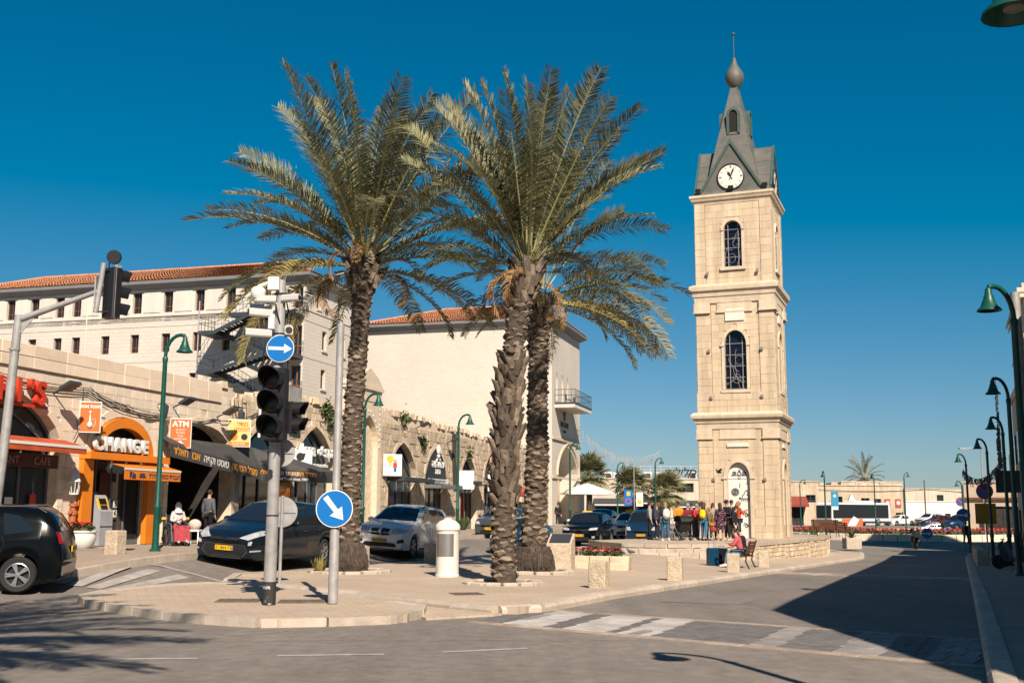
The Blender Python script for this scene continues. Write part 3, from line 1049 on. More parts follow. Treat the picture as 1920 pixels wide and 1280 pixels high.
for k in range(4):
 mt = Matrix.Rotation(k * math.pi / 2, 4, 'Z')
 mb = MB()
 mb.M = mt
 for sx in (-1, 1):      # raking gable edges
  mb.prism([(sx * (GW + 0.08), Z0 + 0.12), (sx * (GW - 0.06), Z0 + 0.12), (0, Z0 + 0.15 + GH - 0.22), (0, Z0 + 0.15 + GH + 0.06)], -GL - 0.09, -GL + 0.02, 'y')
 mb.build('gable_edge', m_verd, tower)
 mb = MB()
 mb.M = mt
 # standing seams on the roof slopes
 for sx in (-1, 1):
  for q in range(1, 3):
   t = q / 3
   x, z = sx * GW * (1 - t), Z0 + 0.15 + GH * t
   mb.cbox((x + sx * 0.005, -GL + 0.65, z + 0.004), (0.03, 1.25, 0.012), ry=sx * math.atan2(GH, GW))
 mb.build('roof_seam', m_copper, tower)
ZS = 24.72 - TZ
def sw(z):
 return 0.17 + 0.21 * (ZS - z)
mb = MB()
zs_ = [Z0 + 0.15, 19.6, 20.8, 22.0, 23.2, ZS]
vs_, fs_ = [], []
for z in zs_:
 h = sw(z)
 vs_ += [(-h, -h, z), (h, -h, z), (h, h, z), (-h, h, z)]
for i in range(len(zs_) - 1):
 for q in range(4):
  j = (q + 1) % 4
  fs_.append((i * 4 + q, i * 4 + j, i * 4 + 4 + j, i * 4 + 4 + q))
fs_.append(tuple(range(len(vs_) - 4, len(vs_))))
mb.add(vs_, fs_)
spire = mb.build('spire', m_copper, tower)
mb = MB()
for z in zs_[1:-1]:
 h = sw(z) + 0.012
 mb.add([(-h, -h, z - 0.012), (h, -h, z - 0.012), (h, h, z - 0.012), (-h, h, z - 0.012), (-h + .006, -h + .006, z + 0.012), (h - .006, -h + .006, z + 0.012), (h - .006, h - .006, z + 0.012), (-h + .006, h - .006, z + 0.012)],
   [(0, 1, 5, 4), (1, 2, 6, 5), (2, 3, 7, 6), (3, 0, 4, 7), (3, 2, 1, 0), (4, 5, 6, 7)])
for sx in (-1, 1):
 for sy in (-1, 1):
  mb.tube([(sx * sw(19.0), sy * sw(19.0), 19.0), (sx * sw(ZS), sy * sw(ZS), ZS)], 0.03, 5)
mb.build('seam', m_copper, spire)
for k in range(4):
 mt = Matrix.Rotation(k * math.pi / 2, 4, 'Z')
 mb = MB()
 mb.M = mt
 z0, z1, z2 = 21.5, 22.65, 23.0
 yo = -sw(z0) - 0.04
 hw_ = 0.36
 a_in = arch(-0.22, 0.22, z1 - 0.05, z2 - 0.12, 8)
 a_out = arch(-hw_, hw_, z1, z2, 8)
 poly = [(-hw_, z0), (-0.22, z0 + 0.12)] + a_in + [(0.22, z0 + 0.12), (hw_, z0)] + a_out[::-1]
 mb.prism(poly[:1] + poly[1:], yo, yo + 0.06, 'y')
 mb.prism([(-hw_, z0), (0 - hw_, z0 + 0.001), (hw_, z0 + 0.001), (hw_, z0)], yo, yo + 0.05, 'y')
 for sx in (-1, 1):
  mb.prism([(yo + 0.06, z0), (-sw(z1) + 0.25, z0), (-sw(z1) + 0.25, z1), (yo + 0.06, z1)], sx * (hw_ - 0.002), sx * (hw_ - 0.05), 'x')
 for i in range(8):
  p, q = a_out[i], a_out[i + 1]
  mb.add([(p[0], yo + 0.06, p[1]), (q[0], yo + 0.06, q[1]), (q[0], -0.1, q[1]), (p[0], -0.1, p[1])], [(0, 1, 2, 3)])
 dm = mb.build('dormer', m_verd, tower)
 mb = MB()
 mb.M = mt
 mb.prism([(-0.22, z0 + 0.12)] + a_in + [(0.22, z0 + 0.12)], yo + 0.07, yo + 0.1, 'y')
 mb.build('opening', m_dark, dm)
mb = MB()
mb.lathe([(0.24, ZS - 0.02), (0.3, ZS + 0.05), (0.46, ZS + 0.28), (0.52, ZS + 0.52), (0.49, ZS + 0.75), (0.38, ZS + 0.98), (0.25, ZS + 1.18), (0.16, ZS + 1.4), (0.11, ZS + 1.62), (0.12, ZS + 1.65), (0.10, ZS + 1.69)], 20)
mb.build('onion_finial', m_copper, tower, 50)
mb = MB()
mb.lathe([(0.032, ZS + 1.69), (0.028, ZS + 3.05)], 8)
rod = mb.build('rod', m_verd, tower, 50)
MB().ball((0, 0, ZS + 3.12), 0.1).build('ball', m_verd, rod, 60)
# clocks on the four gables
m_dial = mat('clock_dial', (0.82, 0.76, 0.67), 0.5, var=0.04)
for k in range(4):
 mt = Matrix.Rotation(k * math.pi / 2, 4, 'Z')
 cz, r_ = 19.05 - TZ, 0.66
 mb = MB()
 mb.M = mt
 mb.lathe([(r_, -GL - 0.02), (r_, -GL - 0.05)], 40, (0, 0, cz), 'y')
 ck = mb.build('clock_face', m_dial, tower)
 mb = MB()
 mb.M = mt
 mb.tube([((r_ + 0.03) * math.cos(6.2832 * t / 40), -GL - 0.05, cz + (r_ + 0.03) * math.sin(6.2832 * t / 40)) for t in range(41)], 0.04, 6)
 mb.build('bezel', m_blackm, ck, 50)
 for h in range(12 if k < 2 else 0):
  mb = MB()
  mb.M = mt
  a = R(90 - 30 * h)
  for off in ((-0.03, 0, 0.03) if h in (0, 3, 6, 9) else (0,)):
   ca, sa = math.cos(a), math.sin(a)
   p0, p1 = r_ * 0.74, r_ * 0.92
   mb.cbox(((p0 + p1) / 2 * ca - sa * off, -GL - 0.056, cz + (p0 + p1) / 2 * sa + ca * off), (p1 - p0, 0.012, 0.018 if off else 0.022), ry=-a)
  mb.build('hour_mark', mat('clock_ink', (0.25, 0.19, 0.12), 0.6, var=0), ck)
 for nm, ang, ln, wd in (('hour_hand', 90 + 29, 0.34, 0.075), ('minute_hand', 90 - 20, 0.54, 0.05)):
  a = R(ang)
  mb = MB()
  d = Vector((math.cos(a), 0, math.sin(a)))
  n_ = Vector((-d.z, 0, d.x))
  yy = -GL - (0.075 if nm == 'hour_hand' else 0.09)
  o_ = Vector((0, 0, cz))
  pts = [o_ - d * 0.16 - n_ * 0.02, o_ - d * 0.16 + n_ * 0.02, o_ + n_ * 0.018, o_ + d * ln * 0.6 + n_ * wd, o_ + d * ln, o_ + d * ln * 0.6 - n_ * wd, o_ - n_ * 0.018]
  mb.M = mt
  mb.prism([(p.x, p.z) for p in pts], yy, yy + 0.012, 'y')
  mb.build(nm, m_blackm, ck)
for x, y in ((-1.75, -2.05), (0.0, -2.12), (1.75, -2.05), (2.08, -1.5)):
 mb = MB()
 mb.cbox((x, y, Z0 + 0.26), (0.26, 0.2, 0.2), rx=R(20))
 mb.cbox((x, y + 0.04, Z0 + 0.1), (0.06, 0.06, 0.2))
 mb.build('spotlight', m_blackm, tower)
# ================================================================== arcade of shops on the left
AU = Vector((0.276, 0.9612, 0))
AP = Vector((-13.2, 31.0, 0))
ARZ = math.atan2(0.9612, 0.276)
AZ0 = 0.50
def awp(t, o, z=0.0):
 """world point from along-wall t, outward o, height z"""
 return Vector((AP.x + AU.x * t + 0.9612 * o, AP.y + AU.y * t - 0.276 * o, z))
arc = thing('arcade_building', 'long weathered honey-stone arcade with pointed shop arches', 'building', (AP.x, AP.y, 0), ARZ)
# openings: (x0, x1, floor z, spring z, top z, pointed)
OPS = [(-5.2, 0.62, AZ0, 3.3, 5.0, True), (1.98, 5.05, AZ0, 3.2, 4.45, False), (6.1, 10.2, AZ0, 3.3, 4.55, False), (10.75, 14.9, AZ0, 3.0, 5.0, True),
  (15.15, 18.95, AZ0, 3.0, 5.15, True), (25.3, 29.3, AZ0, 2.9, 5.1, True), (30.55, 34.1, AZ0, 3.0, 5.1, True), (36.6, 39.8, AZ0, 3.0, 4.95, True), (41.3, 44.7, AZ0, 3.1, 5.35, True), (47, 50.5, AZ0, 3.0, 5.0, True)]
TOP = [(-14, 6.05), (9.3, 6.15), (9.9, 5.95), (10.8, 5.75), (12, 6.0), (15, 6.3), (17, 6.25), (19.5, 6.05), (20.6, 6.1), (24, 6.5), (27, 6.55), (31, 6.55), (33, 6.35), (37, 6.4), (42, 6.2), (47.3, 6.25), (58.5, 6.2)]
X0, X1, TH = -14.0, 58.3, 0.55
wall = MB()
edges = [X0]
for o in OPS:
 edges += [o[0] - 0.001, o[1] + 0.001]
edges.append(X1)
def topat(x):
 return interp(TOP, x)
def toppts(a, b):
 return [(b, topat(b))] + [(x, z) for x, z in reversed(TOP) if a < x < b] + [(a, topat(a))]
for i in range(0, len(edges), 2):
 a, b = edges[i], edges[i + 1]
 wall.prism([(a, 0.2), (b, 0.2)] + toppts(a, b), 0, TH, 'y')
for x0, x1, z0, zs, zt, pt in OPS:
 wall.prism(arch(x0, x1, zs, zt, 18, pt) + toppts(x0, x1), 0, TH, 'y')
 wall.box(x0 - 0.3, x1 + 0.3, TH - 0.02, TH + 0.2, 0.2, 0.45)
wall.build('wall', m_mortar, arc)
def inside(op, x, z):
 x0, x1, z0, zs, zt, pt = op
 if not x0 <= x <= x1:
  return False
 if z <= zs:
  return z >= z0
 if z >= zt:
  return False
 return z <= arch_z(op, x)
def arch_half(op, z, pad=0.0):
 """half width of an opening at height z"""
 x0, x1, z0, zs, zt, pt = op
 hw = (x1 - x0) / 2
 if z < zs:
  return hw
 r_ = clamp((z - zs) / (zt - zs))
 if pt:
  a = math.asin(r_ * math.sin(math.acos(0.42)))
  return hw * (math.cos(a) - 0.42) / 0.58
 return hw * math.sqrt(max(0, 1 - r_ * r_))
def hitA(a, b, c, d):
 segs = [(a, b)]
 for op in OPS:
  if op[1] < a or op[0] > b or c > op[4] + 0.25:
   continue
  z = (c * 0.7 + d * 0.3)
  hw = arch_half(op, z) + (0.24 if z < op[4] else 0.1)
  m = (op[0] + op[1]) / 2
  if z > op[4]:
   hw = 0.2
  segs = [q for s_ in segs for q in minus(s_[0], s_[1], m - hw, m + hw)]
 out = []
 for s_ in segs:
  out += minus(s_[0], s_[1], 20.7, 23.75)
 return out
blocks = courses(-6.5, X1, 0.45, 5.95, 0.33, 0.62, 77, hitA, 0.4)
rest = MB()
blocks.sort(key=lambda q: q[0] - q[2] * 1.5)
n = 0
for cx, cz, w_, h in blocks:
 if cz + h / 2 > topat(cx) - 0.05:
  continue
 mm = m_stone if cx < 10 else m_stone2
 pr_ = rnd.uniform(0.012, 0.020) if cx < 10 else rnd.uniform(0.015, 0.07)
 m4 = Matrix.Translation((cx, 0, cz)) @ Matrix.Diagonal((w_ - 0.008, pr_, h - 0.008, 1))
 if n < 290 and cx > -3.0:
  o = obj('stone_block', block_mesh(mm, rnd.randrange(5)), arc)
  o.matrix_local = m4
  n += 1
 else:
  rest.M = m4
  rest.add(BLK[rnd.randrange(5)].v, BLK[0].f)
rest.M = None
tag(rest.build('far_facing_stones', m_stone2, arc), None, None, kind='stuff')
# smooth pale parapet course over the near shops, uneven rubble crown farther on
x = -8.0
while x < 9.0:
 L_ = rnd.uniform(0.9, 1.5)
 for z0, z1 in ((5.45, 5.77), (5.775, 6.12)):
  MB().bev(x + 0.004, x + L_ - 0.004, -0.075 + rnd.uniform(-0.004, 0.004), 0.5, z0, z1 + interp(TOP, x) - 6.12, 0.012).build('parapet_stone', mat('parapet_stone', (0.92, 0.755, 0.58), 0.85, c2=(0.82, 0.645, 0.475), scale=2.5, rand=0.1, bump=0.2), arc)
 x += L_
rub = MB()
x = 9.4
while x < 58:
 s_ = rnd.uniform(0.12, 0.34)
 z = topat(x)
 rub.cbox((x, rnd.uniform(0.02, 0.3), z - 0.02), (s_ * 1.5, 0.35, s_), rz=rnd.uniform(-0.3, 0.3), rx=rnd.uniform(-0.25, 0.25))
 x += s_ * 0.9
tag(rub.build('rubble_crown', m_stone2, arc), None, None, kind='stuff')
# voussoirs round each arch: separate stones
for op in OPS:
 x0, x1, z0, zs, zt, pt = op
 nv = 14 if x0 < 20 else 12
 ii, oo = arch(x0, x1, zs, zt, nv, pt), arch(x0 - 0.24, x1 + 0.24, zs, zt + 0.28, nv, pt)
 for i in range(nv):
  mb = MB()
  a, b = 0.012, 0.988
  L2 = lambda p, q, t: (lerp(p[0], q[0], t), lerp(p[1], q[1], t))
  mb.prism([L2(ii[i], ii[i + 1], a), L2(ii[i], ii[i + 1], b), L2(oo[i], oo[i + 1], b), L2(oo[i], oo[i + 1], a)], -0.055 + rnd.uniform(-0.008, 0.008), 0.3, 'y')
  mb.build('voussoir', m_stone if x0 < 10 else m_stone2, arc)
 for sx, xe in ((-1, x0), (1, x1)):
  z = z0
  while z < zs - 0.05:
   h = min(rnd.uniform(0.32, 0.48), zs - z)
   xa, xb = (xe - 0.24, xe - 0.002) if sx < 0 else (xe + 0.002, xe + 0.24)
   MB().box(xa, xb, -0.05, 0.3, z + 0.005, z + h - 0.005).build('jamb_stone', m_stone if x0 < 10 else m_stone2, arc)
   z += h
# --- shop fronts recessed in the arches
m_frame = mat('window_frame_grey', (0.14, 0.15, 0.155), 0.5, var=0.08)
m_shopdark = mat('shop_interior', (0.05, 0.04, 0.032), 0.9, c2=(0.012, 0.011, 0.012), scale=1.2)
def bars(mb, x0, x1, z0, z1, y, n, w_=0.05):
 for i in range(n + 1):
  x = lerp(x0, x1, i / n)
  mb.box(x - w_ / 2, x + w_ / 2, y, y + 0.05, z0, z1)
def shopfront(op, name, fan=3, tr=None, doors=4, m_fr=m_frame, gl=m_glasst, depth=0.3):
 x0, x1, z0, zs, zt, pt = op
 tr = tr or zs
 mb = MB().prism([(x0, z0), (x1, z0)] + [(p[0], p[1]) for p in reversed(arch(x0, x1, zs, zt, 16, pt))], depth + 0.06, depth + 0.1, 'y')
 g = mb.build('shop_window', gl, arc)
 mb = MB()
 a = arch(x0 + 0.02, x1 - 0.02, zs, zt - 0.02, 16, pt)
 mb.tube([(p[0], depth, p[1]) for p in a], 0.05, 5)
 mb.box(x0, x1, depth - 0.03, depth + 0.05, tr - 0.06, tr + 0.06)
 m = (x0 + x1) / 2
 if fan:
  for sx in (-1, 1):                   # intersecting tracery in the arch head
   mb.tube([(m + sx * (x1 - x0) / 2 * (1 - 1.05 * math.sin(t * 0.2)), depth + 0.01, tr + (zt - tr) * 0.80 * (math.sin(t * 0.26))) for t in range(6)], 0.03, 5)
  mb.tube([(m, depth, tr), (m, depth, tr + (zt - tr) * (0.25 if pt else 0.9))], 0.03, 5)
 bars(mb, x0 + 0.03, x1 - 0.03, z0, tr, depth, doors)
 mb.box(x0, x1, depth - 0.01, depth + 0.05, z0, z0 + 0.3)
 mb.build('window_frame', m_fr, g)
 return g
for i, op in enumerate(OPS):
 if i == 2:
  continue
 shopfront(op, 'shop', fan=0 if i == 1 else 3, tr=(3.3 if i in (5, 6) else None), doors=(5 if i == 0 else 4))
# dark deep interior behind the toast stall
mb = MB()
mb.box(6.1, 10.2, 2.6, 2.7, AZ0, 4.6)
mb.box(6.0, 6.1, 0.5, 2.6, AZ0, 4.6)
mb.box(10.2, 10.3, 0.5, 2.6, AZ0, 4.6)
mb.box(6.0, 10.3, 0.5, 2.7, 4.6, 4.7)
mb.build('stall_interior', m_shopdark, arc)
mb = MB()
mb.box(6.1, 10.2, 0.05, 0.5, 0.45, 0.52)
mb.build('threshold', m_side, arc)
# ornate carved portal (pale stone) between the shops
pm = mat('portal_stone', (0.78, 0.66, 0.51), 0.8, c2=(0.68, 0.54, 0.39), scale=3, bump=0.2)
mb = MB()
pa = arch(21.15, 23.3, 4.6, 6.1, 14, True)
mb.prism([(20.75, 0.3), (21.15, 0.3)] + pa + [(23.3, 0.3), (23.7, 0.3), (23.7, 7.3), (20.75, 7.3)], -0.28, 0.5, 'y')
pw = mb.build('portal', pm, arc)
mb = MB()
mb.box(20.65, 23.8, -0.36, 0.5, 7.3, 7.46)
mb.prism([(20.6, 7.462), (23.85, 7.462), (23.2, 7.95), (22.2, 8.35), (21.2, 7.95)], -0.3, 0.45, 'y')
mb.box(20.7, 23.75, -0.31, -0.2, 6.75, 6.9)
mb.build('pediment', pm, pw)
mb = MB()
for i in range(9):
 z = 4.7 + i * 0.25
 for x in (20.88, 23.5):
  mb.ball((x, -0.28, z), (0.07, 0.03, 0.09), 6, 4)
for i in range(14):
 p = arch(21.0, 23.45, 4.6, 6.35, 13, True)[i]
 mb.ball((p[0], -0.28, p[1]), (0.07, 0.04, 0.07), 6, 4)
tag(mb.build('carved_ornament', pm, pw, 60), None, None, kind='stuff')
mb = MB()
mb.prism([(21.15, 0.5)] + pa + [(23.3, 0.5)], 0.1, 0.15, 'y')
mb.build('niche', mat('niche_stone', (0.62, 0.49, 0.35), 0.85, c2=(0.42, 0.31, 0.2), scale=6, bump=0.6, bscale=10), pw)
# hotel-side continuation: flat roof slab behind the wall so that nothing shows through
mb = MB()
mb.box(X0, X1, TH, 9.0, 5.2, 5.4)
mb.box(X0, X1, 8.8, 9.0, 0.0, 5.2)
mb.box(X1 - 0.2, X1, TH, 8.8, 0.0, 5.2)
for x in (1.3, 5.6, 10.5, 15.0, 20.0, 24.5, 30.0, 35.2, 40.5, 46.0):
 mb.box(x - 0.1, x + 0.1, 2.7 if 5 < x < 11 else TH + 0.2, 8.8, 0.0, 5.2)
mb.build('roof_slab', m_mortar, arc)
# ------------------------------------------------------------------ signs, awnings and gear on the facade (things of their own)
def fthing(name, label, cat, t, o=0.0, z=0.0, group=None):
 p = awp(t, o, z)
 return thing(name, label, cat, p, ARZ, group)
m_lit = mat('sign_white', (0.80, 0.78, 0.74), 0.5, var=0.02)
# red letters over the restaurant
t = fthing('letter_sign', 'big red channel letters over the restaurant arch', 'sign', -0.95, 0.12, 4.72)
for i, ch in enumerate("SHI'S"):
 text(ch, 0.86, 'letter', m_red, t, (-1.5 + i * 0.5 - (0.12 if i > 3 else 0), -0.06, 0.02), extrude=0.09, bold=0.03)
MB().box(-1.8, 0.85, 0.0, 0.04, -0.36, -0.28).build('rail', m_red, t)
def awning(t, x0, x1, zt, zb, out, val, m, ms, nrib=0):
 """sloping cloth awning with a valance; parts cloth, valance, stripe"""
 a = MB()
 a.add([(x0, 0, zt), (x1, 0, zt), (x1, -out, zb), (x0, -out, zb)], [(3, 2, 1, 0)])
 a.add([(x0, 0, zt - 0.015), (x1, 0, zt - 0.015), (x1, -out, zb - 0.015), (x0, -out, zb - 0.015)], [(0, 1, 2, 3)])
 a.build('cloth', m, t)
 v = MB()
 n_ = max(2, int((x1 - x0) / 0.3))
 for i in range(n_):
  a0, a1 = lerp(x0, x1, i / n_), lerp(x0, x1, (i + 1) / n_)
  dz = 0.03 * (i % 2)
  v.box(a0, a1, -out - 0.012, -out, zb - val, zb + 0.01)
 v.build('valance', m, t)
 if ms:
  MB().box(x0 - 0.01, x1 + 0.01, -out - 0.03, -out - 0.013, zb - 0.05, zb + 0.03).build('stripe', ms, t)
 f = MB()
 for x in (x0 + 0.05, x1 - 0.05):
  f.tube([(x, 0, zt - 0.3), (x, -out + 0.05, zb - 0.05)], 0.02, 5)
 f.build('awning_arm', m_grey, t)
m_redcloth = mat('red_canvas', (0.56, 0.09, 0.025), 0.8, var=0.22, scale=2, streak=0.2)
t = fthing('red_awning', 'red canvas awning with a white stripe over the restaurant', 'awning', 0, 0.08, 0)
awning(t, -5.0, 0.75, 3.55, 3.33, 0.75, 0.2, m_redcloth, m_lit)
t = fthing('fascia_sign', 'dark red fascia board with pale restaurant lettering under the awning', 'sign', 0, 0.02, 0)
MB().box(-5.0, 0.55, -0.03, 0.02, 2.72, 3.1).build('board', mat('maroon_board', (0.10, 0.022, 0.016), 0.6), t)
text('RESTAURANT   ·   CAFE', 0.3, 'lettering', mat('dull_letter', (0.42, 0.25, 0.2), 0.6), t, (-1.32, -0.04, 2.9), extrude=0.005)
# notice sheets in the restaurant door
for x, z, w_, h, m, lb in ((-0.95, 1.65, 0.3, 0.5, m_lit, 'white notice taped to the restaurant window'), (0.0, 1.75, 0.26, 0.48, m_red, 'red poster taped beside the restaurant door')):
 tt = fthing('notice', lb, 'notice', x, -0.28, z)
 MB().box(-w_ / 2, w_ / 2, -0.012, 0, -h / 2, h / 2).build('paper', m, tt)
 MB().box(-w_ / 2 + 0.03, w_ / 2 - 0.03, -0.016, -0.012, -h / 2 + 0.05, -h / 2 + 0.1).build('print', m_red if m is m_lit else m_lit, tt)
# projecting sign box with a water pipe picture
def boxsign(label, t_, o, z0, z1, wd, m, build_fn, rz=-0.95):
 """flat light box standing out from the wall, turned towards the street"""
 tt = thing('sign_box', label, 'sign', awp(t_, o, 0), ARZ + rz)
 MB().bev(-wd / 2, wd / 2, -0.07, 0.07, z0, z1, 0.012).build('case', m_lit, tt)
 MB().box(-wd / 2 + 0.03, wd / 2 - 0.03, -0.078, -0.071, z0 + 0.03, z1 - 0.03).build('panel', m, tt)
 MB().tube([(wd / 2 - 0.1, 0.05, (z0 + z1) / 2), (wd / 2 + 0.1, 0.35, (z0 + z1) / 2)], 0.02, 5).build('bracket', m_blackm, tt)
 build_fn(tt)
 return tt
def f1(tt):
 text("TOM TOM'S", 0.112, 'lettering', m_lit, tt, (0, -0.08, 4.58), extrude=0.004, bold=0.006)
 mb = MB()
 mb.lathe([(0.03, 3.95), (0.075, 4.0), (0.085, 4.06), (0.05, 4.12), (0.02, 4.16), (0.025, 4.3), (0.012, 4.38), (0.04, 4.42), (0.03, 4.46)], 8, (0, -0.085, 0))
 mb.tube([(0.02, -0.085, 4.18), (0.14, -0.085, 4.24), (0.16, -0.085, 4.1), (0.1, -0.085, 3.98)], 0.008, 4)
 mb.build('pictogram', m_lit, tt, 50)
boxsign('orange sign box with a water pipe picture beside the currency shop', 1.55, 0.28, 3.82, 4.74, 0.62, m_osign, f1)
# currency exchange shop
t = fthing('exchange_front', 'orange currency exchange shopfront with white block letters', 'shopfront', 0, 0.0, 0)
mb = MB()
ia, oa = arch(2.3, 4.75, 3.25, 4.1, 16), arch(2.02, 5.02, 3.25, 4.42, 16)
mb.prism(oa + ia[::-1], -0.16, 0.1, 'y')
mb.build('arch_frame', m_orange, t)
MB().box(1.5, 5.6, -0.42, 0.0, 3.06, 3.27).build('lintel', m_orange, t)
MB().box(1.52, 1.98, -0.2, -0.02, AZ0, 3.05).build('door_jamb', m_orange, t)
MB().box(4.75, 5.25, -0.2, -0.02, AZ0, 3.05).build('door_jamb', m_orange, t)
for i, ch in enumerate('CHANGE'):
 text(ch, 0.56, 'letter', m_lit, t, (1.98 + i * 0.465, -0.3, 3.52), extrude=0.06, bold=0.022, sx=1.0)
mb = MB()
mb.add([(2.55, -0.2, 3.0), (5.55, -0.2, 3.0), (5.55, -0.85, 2.84), (2.55, -0.85, 2.84)], [(3, 2, 1, 0)])
mb.build('awning_cloth', m_orange, t)
MB().box(2.55, 5.55, -0.86, -0.85, 2.48, 2.84).build('awning_valance', m_orange, t)
MB().box(2.54, 5.56, -0.875, -0.862, 2.77, 2.83).build('stripe', m_lit, t)
m_ink = mat('sign_ink_blue', (0.02, 0.03, 0.12), 0.6, var=0)
text('Ria', 0.26, 'lettering', m_ink, t, (2.95, -0.875, 2.62), extrude=0.003, bold=0.008)
text('MONEY\nTRANSFER', 0.075, 'lettering', m_ink, t, (3.45, -0.875, 2.62), extrude=0.003, bold=0.003)
text(heb('העברת כספים לחו"ל'), 0.2, 'lettering', m_ink, t, (4.65, -0.875, 2.62), extrude=0.003)
for z, s_ in ((1.75, '$'), (1.45, '€')):
 MB().box(3.68, 3.86, 0.27, 0.29, z - 0.11, z + 0.11).build('currency_card', m_lit, t)
 text(s_, 0.2, 'lettering', m_blackm, t, (3.77, 0.262, z), extrude=0.003)
MB().box(2.9, 3.35, 0.25, 0.28, 2.0, 2.7).build('price_board', mat('maroon_board', (0.1, 0.02, 0.016)), t)
# cash machine
t = fthing('cash_machine', 'grey cash machine with a yellow keypad surround in the exchange doorway', 'cash machine', 2.9, -0.05, AZ0)
mb = MB()
mb.prism([(-0.12, 0), (0.55, 0), (0.55, 1.55), (0.28, 1.62), (0.12, 1.45), (0.02, 1.12), (-0.12, 1.02)], -0.3, 0.3, 'x')
mb.build('cabinet', mat('machine_grey', (0.36, 0.37, 0.39), 0.45), t)
mb = MB()
mb.prism([(-0.03, 0.98), (0.11, 1.4), (0.09, 1.42), (-0.06, 0.99)], -0.24, 0.24, 'x')
mb.build('surround', m_yellow, t)
mb = MB()
mb.prism([(-0.05, 1.0), (0.02, 1.2), (0.0, 1.21), (-0.075, 1.0)], -0.16, 0.16, 'x')
mb.build('keypad', m_blackm, t)
mb = MB()
mb.prism([(0.03, 1.23), (0.1, 1.4), (0.08, 1.41), (0.01, 1.24)], -0.17, 0.17, 'x')
mb.build('screen', m_glassd, t)
MB().box(-0.302, 0.302, -0.13, -0.121, 0.55, 0.58).build('seam', m_dkgrey, t)
def f2(tt):
 text('ATM', 0.26, 'lettering', m_lit, tt, (0, -0.08, 4.42), extrude=0.004, bold=0.008)
 text(heb('משיכת\nמזומנים')[::1], 0.1, 'lettering', m_lit, tt, (0, -0.08, 4.18), extrude=0.004)
 text('Cash\nwithdrawal', 0.095, 'lettering', m_lit, tt, (0, -0.08, 3.98), extrude=0.004)
 MB().prism([(-0.05, 3.86), (-0.05, 3.8), (-0.12, 3.8), (0, 3.69), (0.12, 3.8), (0.05, 3.8), (0.05, 3.86)], -0.084, -0.079, 'y').build('arrow', m_lit, tt)
boxsign('orange cash machine sign box with a white down arrow', 6.2, 0.35, 3.62, 4.62, 0.72, m_osign, f2)
def f3(tt):
 text(heb('מגדל'), 0.2, 'lettering', m_orange, tt, (0.12, -0.08, 4.72), extrude=0.004, bold=0.006)
 text(heb('הטוסט'), 0.2, 'lettering', m_orange, tt, (0.1, -0.08, 4.53), extrude=0.004, bold=0.006)
 MB().lathe([(0.12, -0.082), (0.12, -0.08)], 14, (0.2, 0, 4.25), 'y').build('emblem', m_blackm, tt)
 MB().lathe([(0.14, -0.082), (0.14, -0.08)], 14, (-0.18, 0, 4.25), 'y').build('emblem', m_orange, tt)
 MB().box(-0.38, 0.38, -0.083, -0.079, 3.92, 4.06).build('band', m_orange, tt)
 text('03-6814962', 0.1, 'lettering', m_lit, tt, (0, -0.088, 3.99), extrude=0.002)
boxsign('yellow sign box with orange lettering above the dark awning', 10.1, 0.3, 3.88, 4.9, 0.86, mat('pale_yellow', (0.80, 0.56, 0.20), 0.5), f3)
# dark awning of the toast stall: one leg along the wall, a longer hood standing out over the pavement
m_dcloth = mat('charcoal_canvas', (0.062, 0.06, 0.058), 0.8, var=0.2, scale=3)
t = fthing('toast_awning', 'long charcoal awning with orange and white lettering over the toast stall', 'awning', 0, 0.0, 0)
A0, A1 = Vector((5.35, -0.55, 3.72)), Vector((11.1, -0.72, 3.12))
W0, W1 = Vector((5.4, -0.05, 4.0)), Vector((11.6, -0.05, 3.95))
C1, W2 = Vector((11.35, -2.75, 3.02)), Vector((14.2, -0.05, 3.75))
C2 = Vector((13.6, -2.75, 3.05))
hm = MB()
hm.add([W0, W1, A1, A0], [(3, 2, 1, 0)])
hm.add([W1, W2, C2, C1, A1], [(4, 3, 2, 1, 0)])
hm.add([p - Vector((0, 0, 0.02)) for p in (W0, W1, A1, A0)], [(0, 1, 2, 3)])
hm.add([p - Vector((0, 0, 0.02)) for p in (W1, W2, C2, C1, A1)], [(0, 1, 2, 3, 4)])
hm.build('cloth', m_dcloth, t)
def val(a, b, h, nm='valance'):
 mb = MB()
 d = (b - a).normalized()
 n_ = Vector((d.y, -d.x, 0)) * 0.012
 mb.add([a, b, b - Vector((0, 0, h)), a - Vector((0, 0, h)), a + n_, b + n_, b - Vector((0, 0, h)) + n_, a - Vector((0, 0, h)) + n_],
   [(0, 1, 2, 3), (7, 6, 5, 4), (0, 4, 5, 1), (3, 2, 6, 7), (0, 3, 7, 4), (1, 5, 6, 2)])
 return mb.build(nm, m_dcloth, t)
val(A0, A1, 0.42)
val(A1, C1, 0.42)
val(C1, C2, 0.42)
def lay(body, size, a, b, f0, zoff, m, off=0.02, bold=0.004, sx=1.0):
 """lettering on a valance running from a to b, centred at fraction f0"""
 d = (b - a)
 p = a.lerp(b, f0) + Vector((d.y, -d.x, 0)).normalized() * off + Vector((0, 0, zoff))
 rz = math.atan2(d.y, d.x)
 ry = -math.asin(d.z / d.length)
 o = text(body, size, 'lettering', m, t, p, extrude=0.003, bold=bold, sx=sx)
 o.rotation_euler = (Matrix.Rotation(rz, 3, 'Z') @ Matrix.Rotation(ry, 3, 'Y') @ Matrix.Rotation(R(90), 3, 'X')).to_euler()
 return o
m_olet = mat('orange_letter', (0.85, 0.36, 0.04), 0.6, var=0)
lay(heb('מגדל הטוסט'), 0.36, A0, A1, 0.80, -0.2, m_olet, sx=0.95)
